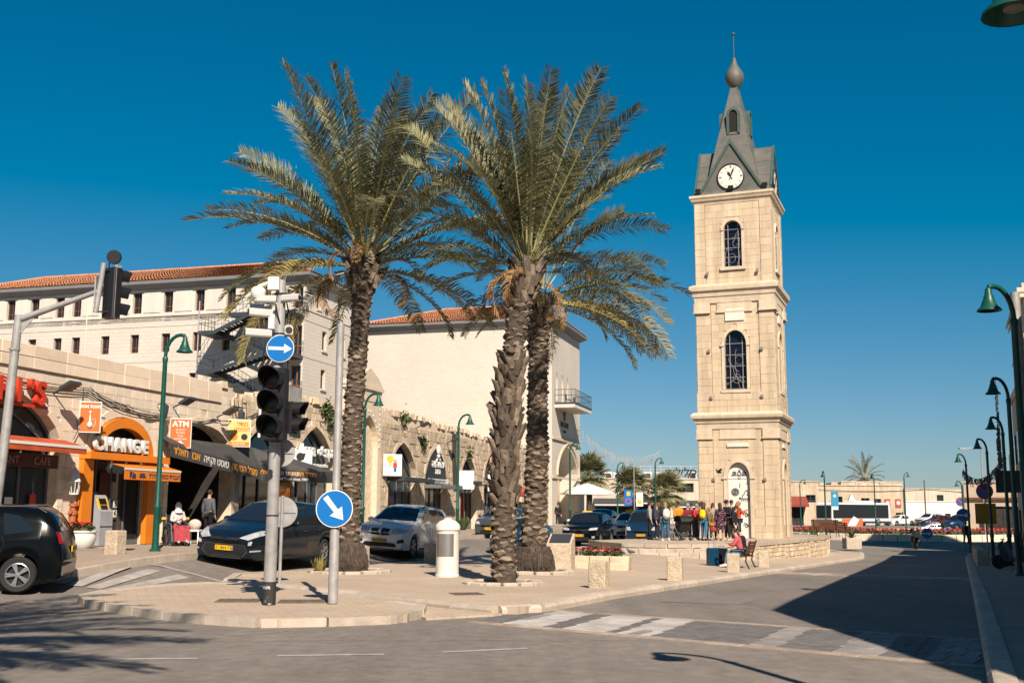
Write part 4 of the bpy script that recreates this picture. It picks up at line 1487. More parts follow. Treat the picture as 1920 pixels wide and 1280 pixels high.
lay(heb('טוסט וקפה'), 0.36, A0, A1, 0.475, -0.2, m_lit, sx=0.95)
lay(heb('אבו'), 0.36, A0, A1, 0.255, -0.2, m_olet)
lay(heb('חאלד'), 0.36, A0, A1, 0.105, -0.2, m_olet)
lay(heb('מגדל הטוסט'), 0.22, A1, C1, 0.80, -0.13, m_olet)
lay(heb('טוסט וקפה'), 0.22, A1, C1, 0.48, -0.13, m_lit)
lay(heb('אבו חאלד'), 0.22, A1, C1, 0.18, -0.13, m_olet)
lay('Tower of Toast since 1989', 0.14, A1, C1, 0.55, -0.33, m_lit)
mb = MB()
for p in (C1, C2):
 mb.tube([(p.x, p.y + 0.05, AZ0), (p.x, p.y + 0.05, p.z)], 0.03, 6)
mb.build('awning_post', m_dkgrey, t)
# menu board hanging under the awning
tt = thing('menu_board', 'orange menu board with white writing under the dark awning', 'menu board', awp(11.4, 1.35, 0), ARZ - R(90) + 0.25)
MB().bev(-0.42, 0.42, -0.03, 0.03, 1.75, 2.62, 0.01).build('board', m_orange, tt)
text(heb('מומחים בטוסט\nכריכים ועוד...'), 0.11, 'lettering', m_lit, tt, (0, -0.036, 2.38), extrude=0.003)
text('Best toast & drinks\nhot dogs & coffee', 0.085, 'lettering', m_lit, tt, (0, -0.036, 1.98), extrude=0.003)
MB().tube([(-0.3, 0, 2.62), (-0.3, 0, 2.95)], 0.01, 4).build('hanger', m_blackm, tt)
MB().tube([(0.3, 0, 2.62), (0.3, 0, 2.95)], 0.01, 4).build('hanger', m_blackm, tt)
# cosmetics shop sign
t = fthing('letter_sign', 'white raised letters of the cosmetics shop across its pointed arch', 'sign', 17.0, 0.1, 4.0)
MB().box(-1.75, 1.9, 0.02, 0.05, 0.05, 0.12).build('rail', m_blackm, t)
for i, (ch, x) in enumerate((('sea', -0.72), ('of', 0.28), ('spa', 1.22))):
 text(ch, 0.78 if ch != 'of' else 0.55, 'letter', m_lit, t, (x, -0.05, 0.1), extrude=0.05, bold=0.014)
mb = MB()
for k in range(3):
 mb.tube([(-1.62 + 0.10 * k, -0.06, -0.22), (-1.70 + 0.13 * k, -0.06, 0.08), (-1.58 + 0.12 * k, -0.06, 0.36)], [0.02, 0.055, 0.012], 6)
mb.build('emblem', m_lit, t, 60)
text('sea cosmetics', 0.26, 'lettering', m_lit, t, (0.35, -0.05, -0.5), extrude=0.02, bold=0.004)
def f4(tt):
 mb = MB()
 mb.lathe([(0.17, -0.082), (0.17, -0.079)], 16, (-0.02, 0, 3.75), 'y')
 mb.prism([(-0.1, 3.7), (0.12, 3.62), (0.2, 3.9), (0.02, 3.88)], -0.085, -0.08, 'y')
 mb.build('emblem', m_blackm, tt)
boxsign('white sign box with a black swirl beside the cosmetics shop', 14.95, 0.4, 3.3, 4.05, 0.95, m_lit, f4)
# signs farther along
def f5(tt):
 mb = MB()
 mb.ball((0.12, -0.08, 4.02), (0.1, 0.02, 0.1), 8, 5)
 mb.build('figure_head', mat('skin_print', (0.65, 0.35, 0.2)), tt)
 MB().box(0.02, 0.22, -0.085, -0.079, 3.68, 3.92).build('figure_shirt', m_red, tt)
 MB().box(0.05, 0.19, -0.085, -0.079, 3.48, 3.68).build('figure_trousers', m_blue, tt)
 mb = MB()
 mb.lathe([(0.18, -0.083), (0.18, -0.079)], 14, (-0.14, 0, 4.12), 'y')
 mb.prism([(-0.2, 3.98), (-0.06, 3.98), (-0.1, 3.6)], -0.083, -0.079, 'y')
 mb.build('ice_cream', m_yellow, tt)
boxsign('white sign box with a child and ice cream picture', 24.8, 0.45, 3.28, 4.35, 0.95, m_lit, f5)
for tq, z0, z1, lb in ((36.2, 2.85, 3.95, 'blank white sign box left of the narrow gated shop'), (42.3, 2.85, 3.9, 'blank white sign box under the red letters')):
 boxsign(lb, tq, 0.5, z0, z1, 1.05, m_lit, lambda tt: None)
# black arch-shaped sign with pale figure
t = fthing('arch_sign', 'black pointed sign with white lettering filling a shop arch', 'sign', 32.3, 0.1, 0)
MB().prism([(-1.5, 3.35)] + arch(-1.45, 1.45, 3.4, 5.0, 12, True) + [(1.5, 3.35)], -0.03, 0.1, 'y').build('board', m_blackm, t)
mb = MB()
mb.ball((0, -0.08, 4.95), (0.26, 0.12, 0.3), 10, 6)
mb.ball((0, -0.08, 4.62), (0.16, 0.1, 0.14), 8, 5)
mb.tube([(-0.2, -0.08, 4.45), (-0.75, -0.08, 4.1)], [0.06, 0.03], 6)
mb.tube([(0.2, -0.08, 4.45), (0.75, -0.08, 4.1)], [0.06, 0.03], 6)
mb.build('emblem', m_lit, t, 60)
text(heb('שווארמה'), 0.55, 'lettering', m_lit, t, (0, -0.06, 4.15), extrude=0.02, bold=0.012)
text(heb('הבית'), 0.4, 'lettering', m_lit, t, (0, -0.06, 3.75), extrude=0.02, bold=0.012)
MB().box(-1.6, 1.6, -0.12, -0.04, 3.1, 3.34).build('lower_panel', m_lit, t)
text(heb('בורקס במקום טעם שווה'), 0.22, 'lettering', m_blackm, t, (0, -0.13, 3.22), extrude=0.004)
t = fthing('red_sign', 'red letters and round badge above a dark shop arch', 'sign', 42.9, 0.12, 4.2)
for z, w_ in ((0.05, 1.4), (-0.32, 1.5)):
 for i in range(4):
  MB().box(-w_ / 2 + i * w_ / 4 + 0.03, -w_ / 2 + (i + 1) * w_ / 4 - 0.03, -0.1, 0, z - 0.15, z + 0.14).build('letter', m_red, t)
MB().lathe([(0.33, -0.08), (0.33, -0.02)], 18, (-0.35, 0, 0.55), 'y').build('badge', mat('pink_badge', (0.6, 0.3, 0.26)), t)
for x0, x1, z, lb in ((25.1, 29.5, 3.25, 'dark flat canopy over the glazed shop'), (30.4, 34.2, 3.0, 'grey flat canopy under the black arch sign'), (36.4, 40.0, 3.35, 'dark canopy over the gated shop door')):
 t = fthing('shop_canopy', lb, 'canopy', 0, 0.06, 0)
 MB().bev(x0, x1, -0.95, 0.0, z - 0.2, z, 0.02).build('hood', m_dkgrey if 'dark' in lb else m_grey, t)
 mb = MB()
 for x in (x0 + 0.2, x1 - 0.2):
  mb.tube([(x, 0, z + 0.5), (x, -0.85, z)], 0.015, 4)
 mb.build('tie_rod', m_blackm, t)
text(heb('בית קפה'), 0.2, 'lettering', m_lit, t, (38.2, -0.96, 3.25), extrude=0.004)
t = fthing('red_awning', 'red shop awning half hidden behind the rough palm trunk', 'awning', 0, 0.05, 0)
awning(t, 43.4, 49.5, 3.4, 2.8, 1.7, 0.3, m_redcloth, None)
t = fthing('folded_parasol', 'bright red folded parasol beside the gated shop', 'parasol', 42.2, 0.9, AZ0)
mb = MB()
mb.lathe([(0.42, 0.35), (0.34, 0.9), (0.2, 1.5), (0.05, 2.2)], 8)
mb.build('cloth', m_red, t)
MB().tube([(0, 0, 0), (0, 0, 2.3)], 0.025, 6).build('pole', m_grey, t)
# wall gear: floodlights, lanterns, air conditioner, pipes, cables
def flood(t_, z, label, o=0.02):
 tt = fthing('wall_floodlight', label, 'floodlight', t_, o, z, 'floodlights on the arcade wall')
 mb = MB()
 mb.cbox((0.0, -0.55, 0.05), (0.5, 0.42, 0.09), rx=R(-28))
 mb.build('lamp_head', m_dkgrey, tt)
 MB().tube([(0, 0, -0.15), (0, -0.25, -0.05), (0, -0.5, 0.0)], 0.025, 5).build('bracket', m_blackm, tt)
flood(0.2, 5.0, 'square floodlight on the parapet above the red letters')
flood(6.2, 5.15, 'square floodlight above the orange cash machine sign')
flood(9.0, 5.05, 'square floodlight above the yellow sign box')
flood(34.0, 5.6, 'small floodlight high on the wall past the black arch sign')
flood(43.5, 5.5, 'small floodlight high on the wall above the red letters')
flood(29.0, 6.1, 'small floodlight near the crumbling crown of the wall')
for t_, z, lb in ((5.25, 4.75, 'hanging wall lantern right of the exchange arch'), (10.2, 4.95, 'hanging wall lantern above the yellow sign box')):
 tt = fthing('wall_lantern', lb, 'lantern', t_, 0.05, z, 'lanterns on the arcade wall')
 MB().lathe([(0.03, 0.3), (0.14, 0.2), (0.12, 0.0), (0.08, -0.18), (0.03, -0.24)], 8, (0, -0.28, 0)).build('lantern_body', m_dkgrey, tt, 40)
 MB().tube([(0, 0, 0.25), (0, -0.28, 0.32)], 0.02, 5).build('bracket', m_blackm, tt)
tt = fthing('white_lantern', 'ornate white wall lantern beside the exchange door', 'lantern', 1.05, 0.05, 2.15)
mb = MB()
mb.lathe([(0.02, 0.62), (0.12, 0.5), (0.16, 0.3), (0.18, 0.22), (0.15, 0.2)], 8, (0, -0.22, 0))
mb.ball((-0.02, -0.15, 0.72), (0.08, 0.06, 0.08), 8, 5)
mb.build('hood', m_lit, tt, 40)
for k in range(8):
 a = k * math.pi / 4
 MB().tube([(0.15 * math.cos(a), -0.22 + 0.15 * math.sin(a), 0.2), (0.12 * math.cos(a), -0.22 + 0.12 * math.sin(a), -0.12)], 0.012, 4).build('cage_bar', m_lit, tt)
MB().lathe([(0.13, -0.15), (0.13, -0.11)], 8, (0, -0.22, 0)).build('base', m_lit, tt)
MB().tube([(0, 0, 0.3), (0, -0.2, 0.55)], 0.025, 5).build('bracket', m_lit, tt)
tt = fthing('air_conditioner', 'white louvred air conditioner box high on the arcade wall', 'air conditioner', 12.35, 0.1, 4.35)
MB().bev(-0.5, 0.5, -0.55, 0, 0, 1.75, 0.02).build('case', m_lit, tt)
for z in [0.15 + 0.07 * i for i in range(6)] + [1.1 + 0.07 * i for i in range(6)]:
 MB().box(-0.52, -0.501, -0.45, -0.1, z, z + 0.03).build('louvre', m_grey, tt)
def cable(pts, label, r_=0.014, sag=0.3, grp='cables on the arcade wall'):
 pp = []
 for a, b in zip(pts, pts[1:]):
  for i in range(8):
   q = i / 8
   pp.append(awp(lerp(a[0], b[0], q), 0.10, lerp(a[1], b[1], q) - sag * 4 * q * (1 - q)))
 pp.append(awp(pts[-1][0], 0.10, pts[-1][1]))
 o = MB().tube(pp, r_, 5).build('cable', m_cable)
 return tag(o, label, 'cable', grp)
LBC = 'black cable drooping in a bundle along the arcade wall'
for k in range(3):
 cable([(-4, 5.35 - k * 0.05), (1.6, 5.15 - k * 0.06), (5.3, 4.7 - k * 0.05), (8.6, 4.75 + k * 0.03), (12, 5.3 + k * 0.05)], LBC, 0.012 + 0.004 * (k == 1), 0.12 + 0.05 * k)
for k in range(3):
 cable([(1.7, 5.2), (3.0 + 0.3 * k, 4.85), (5.3, 4.62)], LBC, 0.011, 0.1 + k * 0.05)
cable([(1.4, 5.15), (1.35, 4.0), (1.1, 3.6)], 'single black cable hanging down beside the orange sign box', 0.012, 0.0)
for k in range(6):
 cable([(34.9 + 0.14 * k, 6.1), (35.0 + 0.12 * k, 4.4), (35.3 + 0.1 * k, 2.8)], 'dark cable in the bundle running down beside the lamp post', 0.03, 0.0)
for k in range(5):
 cable([(9.7 + 0.3 * k, 5.6 + 0.05 * k), (10.0 + 0.25 * k, 5.0), (10.1 + 0.3 * k, 4.2)], 'pale thin cable tangled beside the air conditioner', 0.011, 0.05 * k)
# plants growing out of the wall
def wall_plant(t_, z, s_, label, seed):
 r_ = random.Random(seed)
 mb = MB()
 for i in range(70):
  c = Vector((r_.gauss(0, 0.35) * s_, -abs(r_.gauss(0, 0.25)) * s_, r_.gauss(-0.2, 0.45) * s_))
  d = Vector((r_.gauss(0, 1), r_.gauss(0, 1), r_.gauss(0, 1))).normalized() * 0.11 * (0.6 + s_)
  e = d.cross(Vector((r_.gauss(0, 1), r_.gauss(0, 1), r_.gauss(0, 1)))).normalized() * 0.05 * (0.6 + s_)
  mb.add([c - d, c + e, c + d, c - e], [(0, 1, 2, 3)])
 tt = fthing('wall_plant', label, 'plant', t_, 0.1, z, 'plants rooted in the arcade wall')
 mb.build('leaves', m_leaf, tt)
 MB().tube([(0, 0.1, -0.3 * s_), (0, -0.1 * s_, 0.1 * s_)], 0.015, 4).build('stem', m_wood, tt)
wall_plant(14.7, 5.5, 0.5, 'green tuft on the wall behind the traffic light', 1)
wall_plant(17.6, 6.1, 0.5, 'hanging green plant above the cosmetics shop arch', 2)
wall_plant(18.3, 5.6, 0.5, 'second hanging plant just below it near the pale pole', 3)
wall_plant(30.0, 5.3, 0.45, 'round green clump between two pointed arches', 4)
wall_plant(27.0, 6.4, 0.5, 'small weed on the crumbling wall top', 5)
wall_plant(37.9, 5.1, 0.5, 'weed hanging over the narrow gated arch', 6)
# ================================================================== hotel blocks behind the arcade, far rows, shaded street side
HRZ = math.atan2(-0.276, 0.9612)
def hp(t_, inward):
 return Vector((AP.x + AU.x * t_ - 0.9612 * inward, AP.y + AU.y * t_ + 0.276 * inward, 0))
m_hotel = brick_mat('pale_limestone', (0.71, 0.64, 0.56), (0.67, 0.60, 0.515), (0.52, 0.45, 0.37), 0.62, 0.27, 0.012, bump=0.15, big=(0.25, 0.07))
m_plast = mat('cream_render', (0.72, 0.655, 0.575), 0.85, var=0.05, scale=0.6, streak=0.10)
m_tile = mat('terracotta_tile', (0.74, 0.37, 0.20), 0.85, c2=(0.40, 0.145, 0.07), scale=4.5, detail=4)
m_eave = mat('eave_grey', (0.20, 0.205, 0.215), 0.6, var=0.08)
m_winw = mat('brown_window_frame', (0.13, 0.055, 0.03), 0.5, var=0.15)
def win_wall(mb, x0, x1, z0, z1, ops, rev=0.3, plane='y', c=0.0, sgn=1):
 """flat wall with rectangular openings and their reveals; plane y: at y=c facing -y, plane x: at x=c facing +x"""
 P = (lambda a, z, d: (a, c + d, z)) if plane == 'y' else (lambda a, z, d: (c - d, a, z))
 xs = sorted({x0, x1, *[o[0] for o in ops], *[o[1] for o in ops]})
 zs = sorted({z0, z1, *[o[2] for o in ops], *[o[3] for o in ops]})
 for i in range(len(xs) - 1):
  for j in range(len(zs) - 1):
   cx, cz = (xs[i] + xs[i + 1]) / 2, (zs[j] + zs[j + 1]) / 2
   if any(o[0] < cx < o[1] and o[2] < cz < o[3] for o in ops):
    continue
   mb.add([P(xs[i], zs[j], 0), P(xs[i + 1], zs[j], 0), P(xs[i + 1], zs[j + 1], 0), P(xs[i], zs[j + 1], 0)], [(0, 1, 2, 3)])
 for a, b, q, r_ in ops:
  for (p0, p1) in (((a, q), (b, q)), ((b, q), (b, r_)), ((b, r_), (a, r_)), ((a, r_), (a, q))):
   mb.add([P(*p0, 0), P(*p1, 0), P(*p1, rev), P(*p0, rev)], [(3, 2, 1, 0)])
def window(parent, a, b, q, r_, rev=0.3, plane='y', c=0.0, m_fr=None, mull=1, rail=0.3, gl=m_glassd, sill=True, name='window'):
 """glass pane, frame with mullion and rail, sill"""
 mb = MB()
 M4 = Matrix.Translation((0, c, 0)) if plane == 'y' else Matrix(((0, -1, 0, c), (1, 0, 0, 0), (0, 0, 1, 0), (0, 0, 0, 1)))
 mb.M = M4
 mb.box(a, b, rev - 0.02, rev + 0.02, q, r_)
 w_ = mb.build(name, gl, parent)
 mb = MB()
 mb.M = M4
 t = min(0.09, (b - a) * 0.14)
 mb.box(a, a + t, rev - 0.07, rev - 0.021, q, r_)
 mb.box(b - t, b, rev - 0.07, rev - 0.021, q, r_)
 mb.box(a + t, b - t, rev - 0.07, rev - 0.021, q, q + t)
 mb.box(a + t, b - t, rev - 0.07, rev - 0.021, r_ - t, r_)
 for i in range(mull):
  x = lerp(a, b, (i + 1) / (mull + 1))
  mb.box(x - t * 0.45, x + t * 0.45, rev - 0.065, rev - 0.021, q + t, r_ - t)
 if rail:
  z = lerp(q, r_, rail)
  mb.box(a + t, b - t, rev - 0.06, rev - 0.022, z - t / 2, z + t / 2)
 mb.build('frame', m_fr or m_winw, w_)
 return w_
def tile_slope(mb, e0, e1, r0, r1, tw=0.28, ch=0.42):
 """pantile slope between eave e0-e1 and ridge r0-r1 (points), waves across and a step per course"""
 e0, e1, r0, r1 = map(Vector, (e0, e1, r0, r1))
 nrm = (e1 - e0).cross(r0 - e0).normalized()
 if nrm.z < 0:
  nrm = -nrm
 up = (r0 + r1) / 2 - (e0 + e1) / 2
 nc = max(2, int(up.length / ch))
 nt = max(2, int((e1 - e0).length / tw)) * 2
 for c in range(nc):
  vs_ = []
  for row, f in ((0, c / nc), (1, (c + 1.0) / nc)):
   a, b = e0.lerp(r0, f), e1.lerp(r1, f)
   for i in range(nt + 1):
    h = (0.06 if i % 2 else 0.0) + (0.08 if row == 0 else 0.0) + rnd.uniform(-0.006, 0.006)
    vs_.append(a.lerp(b, i / nt) + nrm * h)
  mb.add(vs_, [(i, i + 1, nt + 1 + i + 1, nt + 1 + i) for i in range(nt)])
def hip_roof(root, x0, x1, y0, y1, ze, zr, hip=True, ov=0.6):
 a, b, c, d = (x0 - ov, y0 - ov, ze), (x1 + ov, y0 - ov, ze), (x1 + ov, y1 + ov, ze), (x0 - ov, y1 + ov, ze)
 m = (y0 + y1) / 2
 k = (y1 - y0) / 2 + ov
 r0, r1 = (x0 - ov + (k if hip else 0), m, zr), (x1 + ov - k, m, zr)
 base = MB().add([a, b, c, d, r0, r1], [(0, 1, 5, 4), (1, 2, 5), (2, 3, 4, 5), (3, 0, 4), (3, 2, 1, 0)])
 rf = base.build('roof', m_tile, root)
 mb = MB()
 tile_slope(mb, a, b, r0, r1)
 tile_slope(mb, b, c, r1, r1)
 if hip:
  tile_slope(mb, d, a, r0, r0)
 tag(mb.build('roof_tiles', m_tile, rf), None, None, kind='stuff')
 mb = MB()
 mb.tube([Vector(r0) + Vector((0, 0, .08)), Vector(r1) + Vector((0, 0, .08))], 0.11, 6)
 mb.tube([Vector(b) + Vector((0, 0, .1)), Vector(r1) + Vector((0, 0, .08))], 0.1, 6)
 if hip:
  mb.tube([Vector(a) + Vector((0, 0, .1)), Vector(r0) + Vector((0, 0, .08))], 0.1, 6)
 mb.build('ridge_tiles', m_tile, rf)
 return rf
def eave(root, x0, x1, y0, y1, z0, z1, ov=0.62):
 mb = MB()
 prof = [(0.02, z0), (0.12, z0 + 0.02), (ov - 0.1, z0 + (z1 - z0) * 0.55), (ov, z0 + (z1 - z0) * 0.6), (ov, z1), (ov - 0.05, z1 + 0.02)]
 vs_, fs_ = [], []
 for o_, z in prof:
  vs_ += [(x0 - o_, y0 - o_, z), (x1 + o_, y0 - o_, z), (x1 + o_, y1 + o_, z), (x0 - o_, y1 + o_, z)]
 for i in range(len(prof) - 1):
  for q in range(4):
   j = (q + 1) % 4
   fs_.append((i * 4 + q, i * 4 + j, i * 4 + 4 + j, i * 4 + 4 + q))
 mb.add(vs_, fs_)
 mb.build('eave', m_eave, root)
# --- long wing with brown windows and a fire escape
o_ = hp(43.4, 14.1)
wing = thing('hotel_wing', 'long cream hotel wing with brown windows under a terracotta roof', 'building', o_, HRZ)
WX0, WY1 = -29.5, 7.9
up = [(-(20.44 - 14.1), 0), (-(23.0 - 14.1), 0), (-(25.65 - 14.1), 0), (-(28.3 - 14.1), 0), (-19.5, 0), (-(33.61 - 14.1) - 0.0 - 1.2, 0), (-23.2, 0), (-25.4, 0), (-27.8, 0), (-30.4, 0), (-33, 0)]
ops = []
for x in (-6.34, -8.9, -11.55, -14.2, -16.9, -19.5, -21.0, -23.3, -25.5, -28.1):
 ops.append((x, x + 0.78, 15.98, 17.58))
lows = []
for x in (-8.95, -11.58, -14.22, -16.77, -19.36, -21.0, -23.3, -25.5, -28.1):
 lows.append((x, x + 0.72, 13.02, 14.4))
lows += [(-6.5, -5.9, 12.95, 14.3)]
thirds = [(x, x + 0.7, 9.9, 11.4) for x in (-9.1, -11.6, -14.2, -16.8)]
doors = [(-0.95, -0.15, 15.3, 17.45), (-0.95, -0.15, 12.35, 14.55), (-0.95, -0.15, 9.5, 11.68), (-3.4, -2.7, 16.0, 17.58)]
side_ops = [(1.9, 2.6, 16.1, 17.6), (5.5, 6.2, 16.1, 17.6), (2.95, 3.7, 13.2, 14.6), (2.9, 3.65, 10.35, 11.75), (6.2, 6.9, 13.2, 14.6), (6.2, 6.9, 10.35, 11.75)]
mb = MB()
win_wall(mb, WX0, 0, 0, 15.72, [o for o in lows + thirds + doors if o[3] < 15.7], 0.3)
win_wall(mb, 0, WY1, 0, 15.72, [o for o in side_ops if o[3] < 15.7], 0.3, 'x', 0.0)
mb.add([(WX0, WY1, 0), (0, WY1, 0), (0, WY1, 17.9), (WX0, WY1, 17.9)], [(3, 2, 1, 0)])
mb.add([(WX0, 0, 0), (WX0, WY1, 0), (WX0, WY1, 17.9), (WX0, 0, 17.9)], [(3, 2, 1, 0)])
mb.build('wall', m_hotel, wing)
mb = MB()
win_wall(mb, WX0, 0, 15.85, 17.9, [o for o in ops + doors if o[2] > 15.9 or o[3] > 17], 0.3)
win_wall(mb, 0, WY1, 15.85, 17.9, [o for o in side_ops if o[2] > 15.7], 0.3, 'x', 0.0)
for x0 in [o[0] for o in ops]:               # small raised panels between the top windows
 pass
mb.build('upper_wall', m_plast, wing)
xs_ = sorted([o[0] for o in ops])
for a, b in zip(xs_, xs_[1:]):
 if b - a > 1.6:
  MB().box(a + 1.0, b - 0.22, -0.05, 0.0, 16.0, 17.62).build('wall_panel', m_plast, wing)
MB().box(WX0, 0.06, -0.06, -0.001, 15.7, 15.86).build('string_course', m_plast, wing)
MB().box(0.001, 0.06, 0.0, WY1, 15.7, 15.86).build('string_course', m_plast, wing)
for z in (14.95, 12.3):
 MB().box(WX0, 0.03, -0.03, -0.001, z, z + 0.06).build('string_course', m_plast, wing)
 MB().box(0.001, 0.03, 0.0, WY1, z, z + 0.06).build('string_course', m_plast, wing)
for o in ops + lows + thirds:
 window(wing, *o)
for o in doors:
 window(wing, *o, m_fr=mat('varnished_door_frame', (0.28, 0.11, 0.04), 0.5), rail=0.35, name='glazed_door')
for o in side_ops:
 window(wing, *o, plane='x')
 MB().box(0.0, 0.12, o[0] - 0.1, o[1] + 0.1, o[2] - 0.16, o[2] - 0.06).build('sill', m_plast, wing)
eave(wing, WX0, 0, 0, WY1, 17.75, 18.3)
hip_roof(wing, WX0, 0, 0, WY1, 18.32, 20.1)
MB().tube([(-16.9 - 1.2, -0.06, 10), (-16.9 - 1.2, -0.06, 17.7)], 0.05, 6).build('drainpipe', m_plast, wing)
# fire escape: platforms, two flights, railings
fe = MB()
def rail(mb, pts, h=1.0, n=7):
 a = [Vector(p) for p in pts]
 for p, q in zip(a, a[1:]):
  for hh in (h, h * 0.55):
   mb.tube([p + Vector((0, 0, hh)), q + Vector((0, 0, hh))], 0.022, 4)
  for i in range(n + 1):
   r_ = p.lerp(q, i / n)
   mb.tube([r_, r_ + Vector((0, 0, h))], 0.014, 4)
esc = fe
m_esc = mat('fire_escape_steel', (0.05, 0.06, 0.072), 0.5, var=0.1)
def flight(y0, xa, za, xb, zb_, w_=1.1):
 mb = MB()
 for yy in (y0, y0 - w_):
  d = Vector((xb - xa, 0, zb_ - za))
  mb.prism([(xa, za - 0.28), (xb, zb_ - 0.28), (xb, zb_), (xa, za)], yy - 0.03, yy + 0.03, 'y')
 n = 12
 for i in range(n):
  x, z = lerp(xa, xb, (i + 0.5) / n), lerp(za, zb_, (i + 0.5) / n)
  mb.box(x - 0.14, x + 0.14, y0 - w_ + 0.03, y0 - 0.03, z - 0.05, z - 0.01)
 mb.build('stair_flight', m_esc, wing)
 mb = MB()
 rail(mb, [(xa, y0 - w_, za), (xb, y0 - w_, zb_)], 1.0, 10)
 mb.build('railing', m_esc, wing)
for z, x0, x1 in ((15.25, -4.7, 0.0), (12.35, -1.9, 0.0), (9.5, -4.7, 0.0)):
 MB().box(x0, x1, -2.3, -0.02, z - 0.26, z).build('landing', m_esc, wing)
 mb = MB()
 rail(mb, [(x0, -2.28, z), (x1, -2.28, z), (x1, -0.05, z)], 1.0, 9)
 mb.build('railing', m_esc, wing)
for z, x0, x1 in ((14.05, -7.1, -5.8), (11.25, -7.1, -5.9)):
 MB().box(x0, x1, -2.3, -0.02, z - 0.26, z).build('landing', m_esc, wing)
 mb = MB()
 rail(mb, [(x1, -2.28, z), (x0, -2.28, z), (x0, -0.05, z)], 1.0, 5)
 mb.build('railing', m_esc, wing)
flight(-1.2, -5.8, 14.05, -3.0, 15.25)
flight(-0.06, -5.8, 14.05, -1.9, 12.35)
flight(-1.2, -5.9, 11.25, -1.9, 12.35)
flight(-0.06, -5.9, 11.25, -2.9, 9.5)
MB().tube([(-7.08, -2.26, 9), (-7.08, -2.26, 16.2)], 0.045, 6).build('post', m_galv, wing)
MB().tube([(-0.05, -2.26, 9), (-0.05, -2.26, 15.2)], 0.045, 6).build('post', m_esc, wing)
# roof corner of a further wing at the left edge
o2 = hp(50, 40)
fw = thing('far_hotel_roof', 'pale gable of a further hotel roof at the left edge', 'building', o2, HRZ)
MB().box(-14, -2.5, 6, 20, 0, 20.2).build('wall', m_plast, fw)
hip_roof(fw, -14, -2.5, 6, 20, 20.5, 22.8)
eave(fw, -14, -2.5, 6, 20, 20.0, 20.5, 0.5)
# --- blank-walled hotel block
blk = thing('hotel_block', 'tall blank-walled cream stone block with hipped terracotta roof', 'building', hp(59.66, 0.0), HRZ)
mfine = brick_mat('fine_limestone', (0.71, 0.64, 0.555), (0.675, 0.60, 0.51), (0.56, 0.49, 0.40), 0.55, 0.23, 0.012, bump=0.15, big=(0.3, 0.06))
BY = 10.4
mb = MB()
mb.add([(-16.3, 0, 0), (0, 0, 0), (0, 0, 16.75), (-16.3, 0, 16.75)], [(0, 1, 2, 3)])
# street side with three lancets, balcony door and the ground floor arch
lanc = [(1.35, 2.05), (3.3, 4.0), (5.3, 6.0)]
ys = [0] + [v for l in lanc for v in l] + [BY]
for i in range(0, len(ys), 2):
 mb.add([(0, ys[i], 7.3), (0, ys[i + 1], 7.3), (0, ys[i + 1], 16.75), (0, ys[i], 16.75)], [(0, 1, 2, 3)])
for a, b in lanc:
 mb.add([(0, a, 7.3), (0, b, 7.3), (0, b, 10.6), (0, a, 10.6)], [(0, 1, 2, 3)])
 ap = arch(a, b, 12.1, 13.0, 8, True)
 mb.add([(0, y, z) for y, z in ap] + [(0, b, 16.75), (0, a, 16.75)], [tuple(reversed(range(len(ap) + 2)))])
 for (p, q) in zip([(a, 10.6)] + ap + [(b, 10.6)], ap + [(b, 10.6), (a, 10.6)]):
  mb.add([(0, *p), (0, *q), (-0.4, *q), (-0.4, *p)], [(0, 1, 2, 3)])
mb.add([(0, BY, 0), (-16.3, BY, 0), (-16.3, BY, 16.75), (0, BY, 16.75)], [(0, 1, 2, 3)])
mb.add([(-16.3, BY, 0), (-16.3, 0, 0), (-16.3, 0, 16.75), (-16.3, BY, 16.75)], [(0, 1, 2, 3)])
gp = arch(1.9, 9.4, 4.4, 7.0, 16, True)
mb.add([(0, 0, 0), (0, 1.9, 0)] + [(0, y, z) for y, z in gp] + [(0, 9.4, 0), (0, BY, 0), (0, BY, 7.3), (0, 0, 7.3)], [tuple(range(len(gp) + 6))])
for p, q in zip([(1.9, 0)] + gp, gp + [(9.4, 0)]):
 mb.add([(0, *p), (0, *q), (-1.6, *q), (-1.6, *p)], [(3, 2, 1, 0)])
mb.build('wall', mfine, blk)
MB().box(-1.75, -1.6, 1.8, 9.5, 0, 7.1).build('arch_recess', m_trimst, blk)
for a, b in lanc:
 MB().box(-0.5, -0.4, a - 0.05, b + 0.05, 10.5, 13.1).build('lancet_glass', m_glassd, blk)
mb = MB()
mb.tube([(0.03, y, z + 0.1) for y, z in arch(1.6, 9.7, 4.4, 7.25, 16, True)], 0.12, 5)
mb.build('arch_moulding', m_trimst, blk)
MB().box(0.0, 0.14, -0.05, BY, 7.35, 7.55).build('string_course', m_trimst, blk)
MB().box(0.0, 0.12, -0.05, BY, 4.2, 4.38).build('string_course', m_trimst, blk)
eave(blk, -16.3, 0, 0, BY, 16.72, 17.2)
hip_roof(blk, -16.3, 0, 0, BY, 17.22, 19.3)
mb = MB()
mb.box(0.0, 1.7, 0.9, 7.4, 9.95, 10.25)
bal = mb.build('balcony', m_plast, blk)
mb = MB()
mb.box(0.0, 1.74, 0.86, 7.44, 10.25, 10.38)
rail(mb, [(0.0, 0.9, 10.38), (1.7, 0.9, 10.38)], 1.05, 6)
rail(mb, [(1.7, 0.9, 10.38), (1.7, 7.4, 10.38)], 1.05, 20)
rail(mb, [(1.7, 7.4, 10.38), (0.0, 7.4, 10.38)], 1.05, 6)
mb.build('railing', m_esc, bal)
text('THE SETAI', 0.62, 'lettering', m_dkgrey, blk, (0.03, 4.3, 8.75), rot=(R(90), 0, R(90)), extrude=0.02)
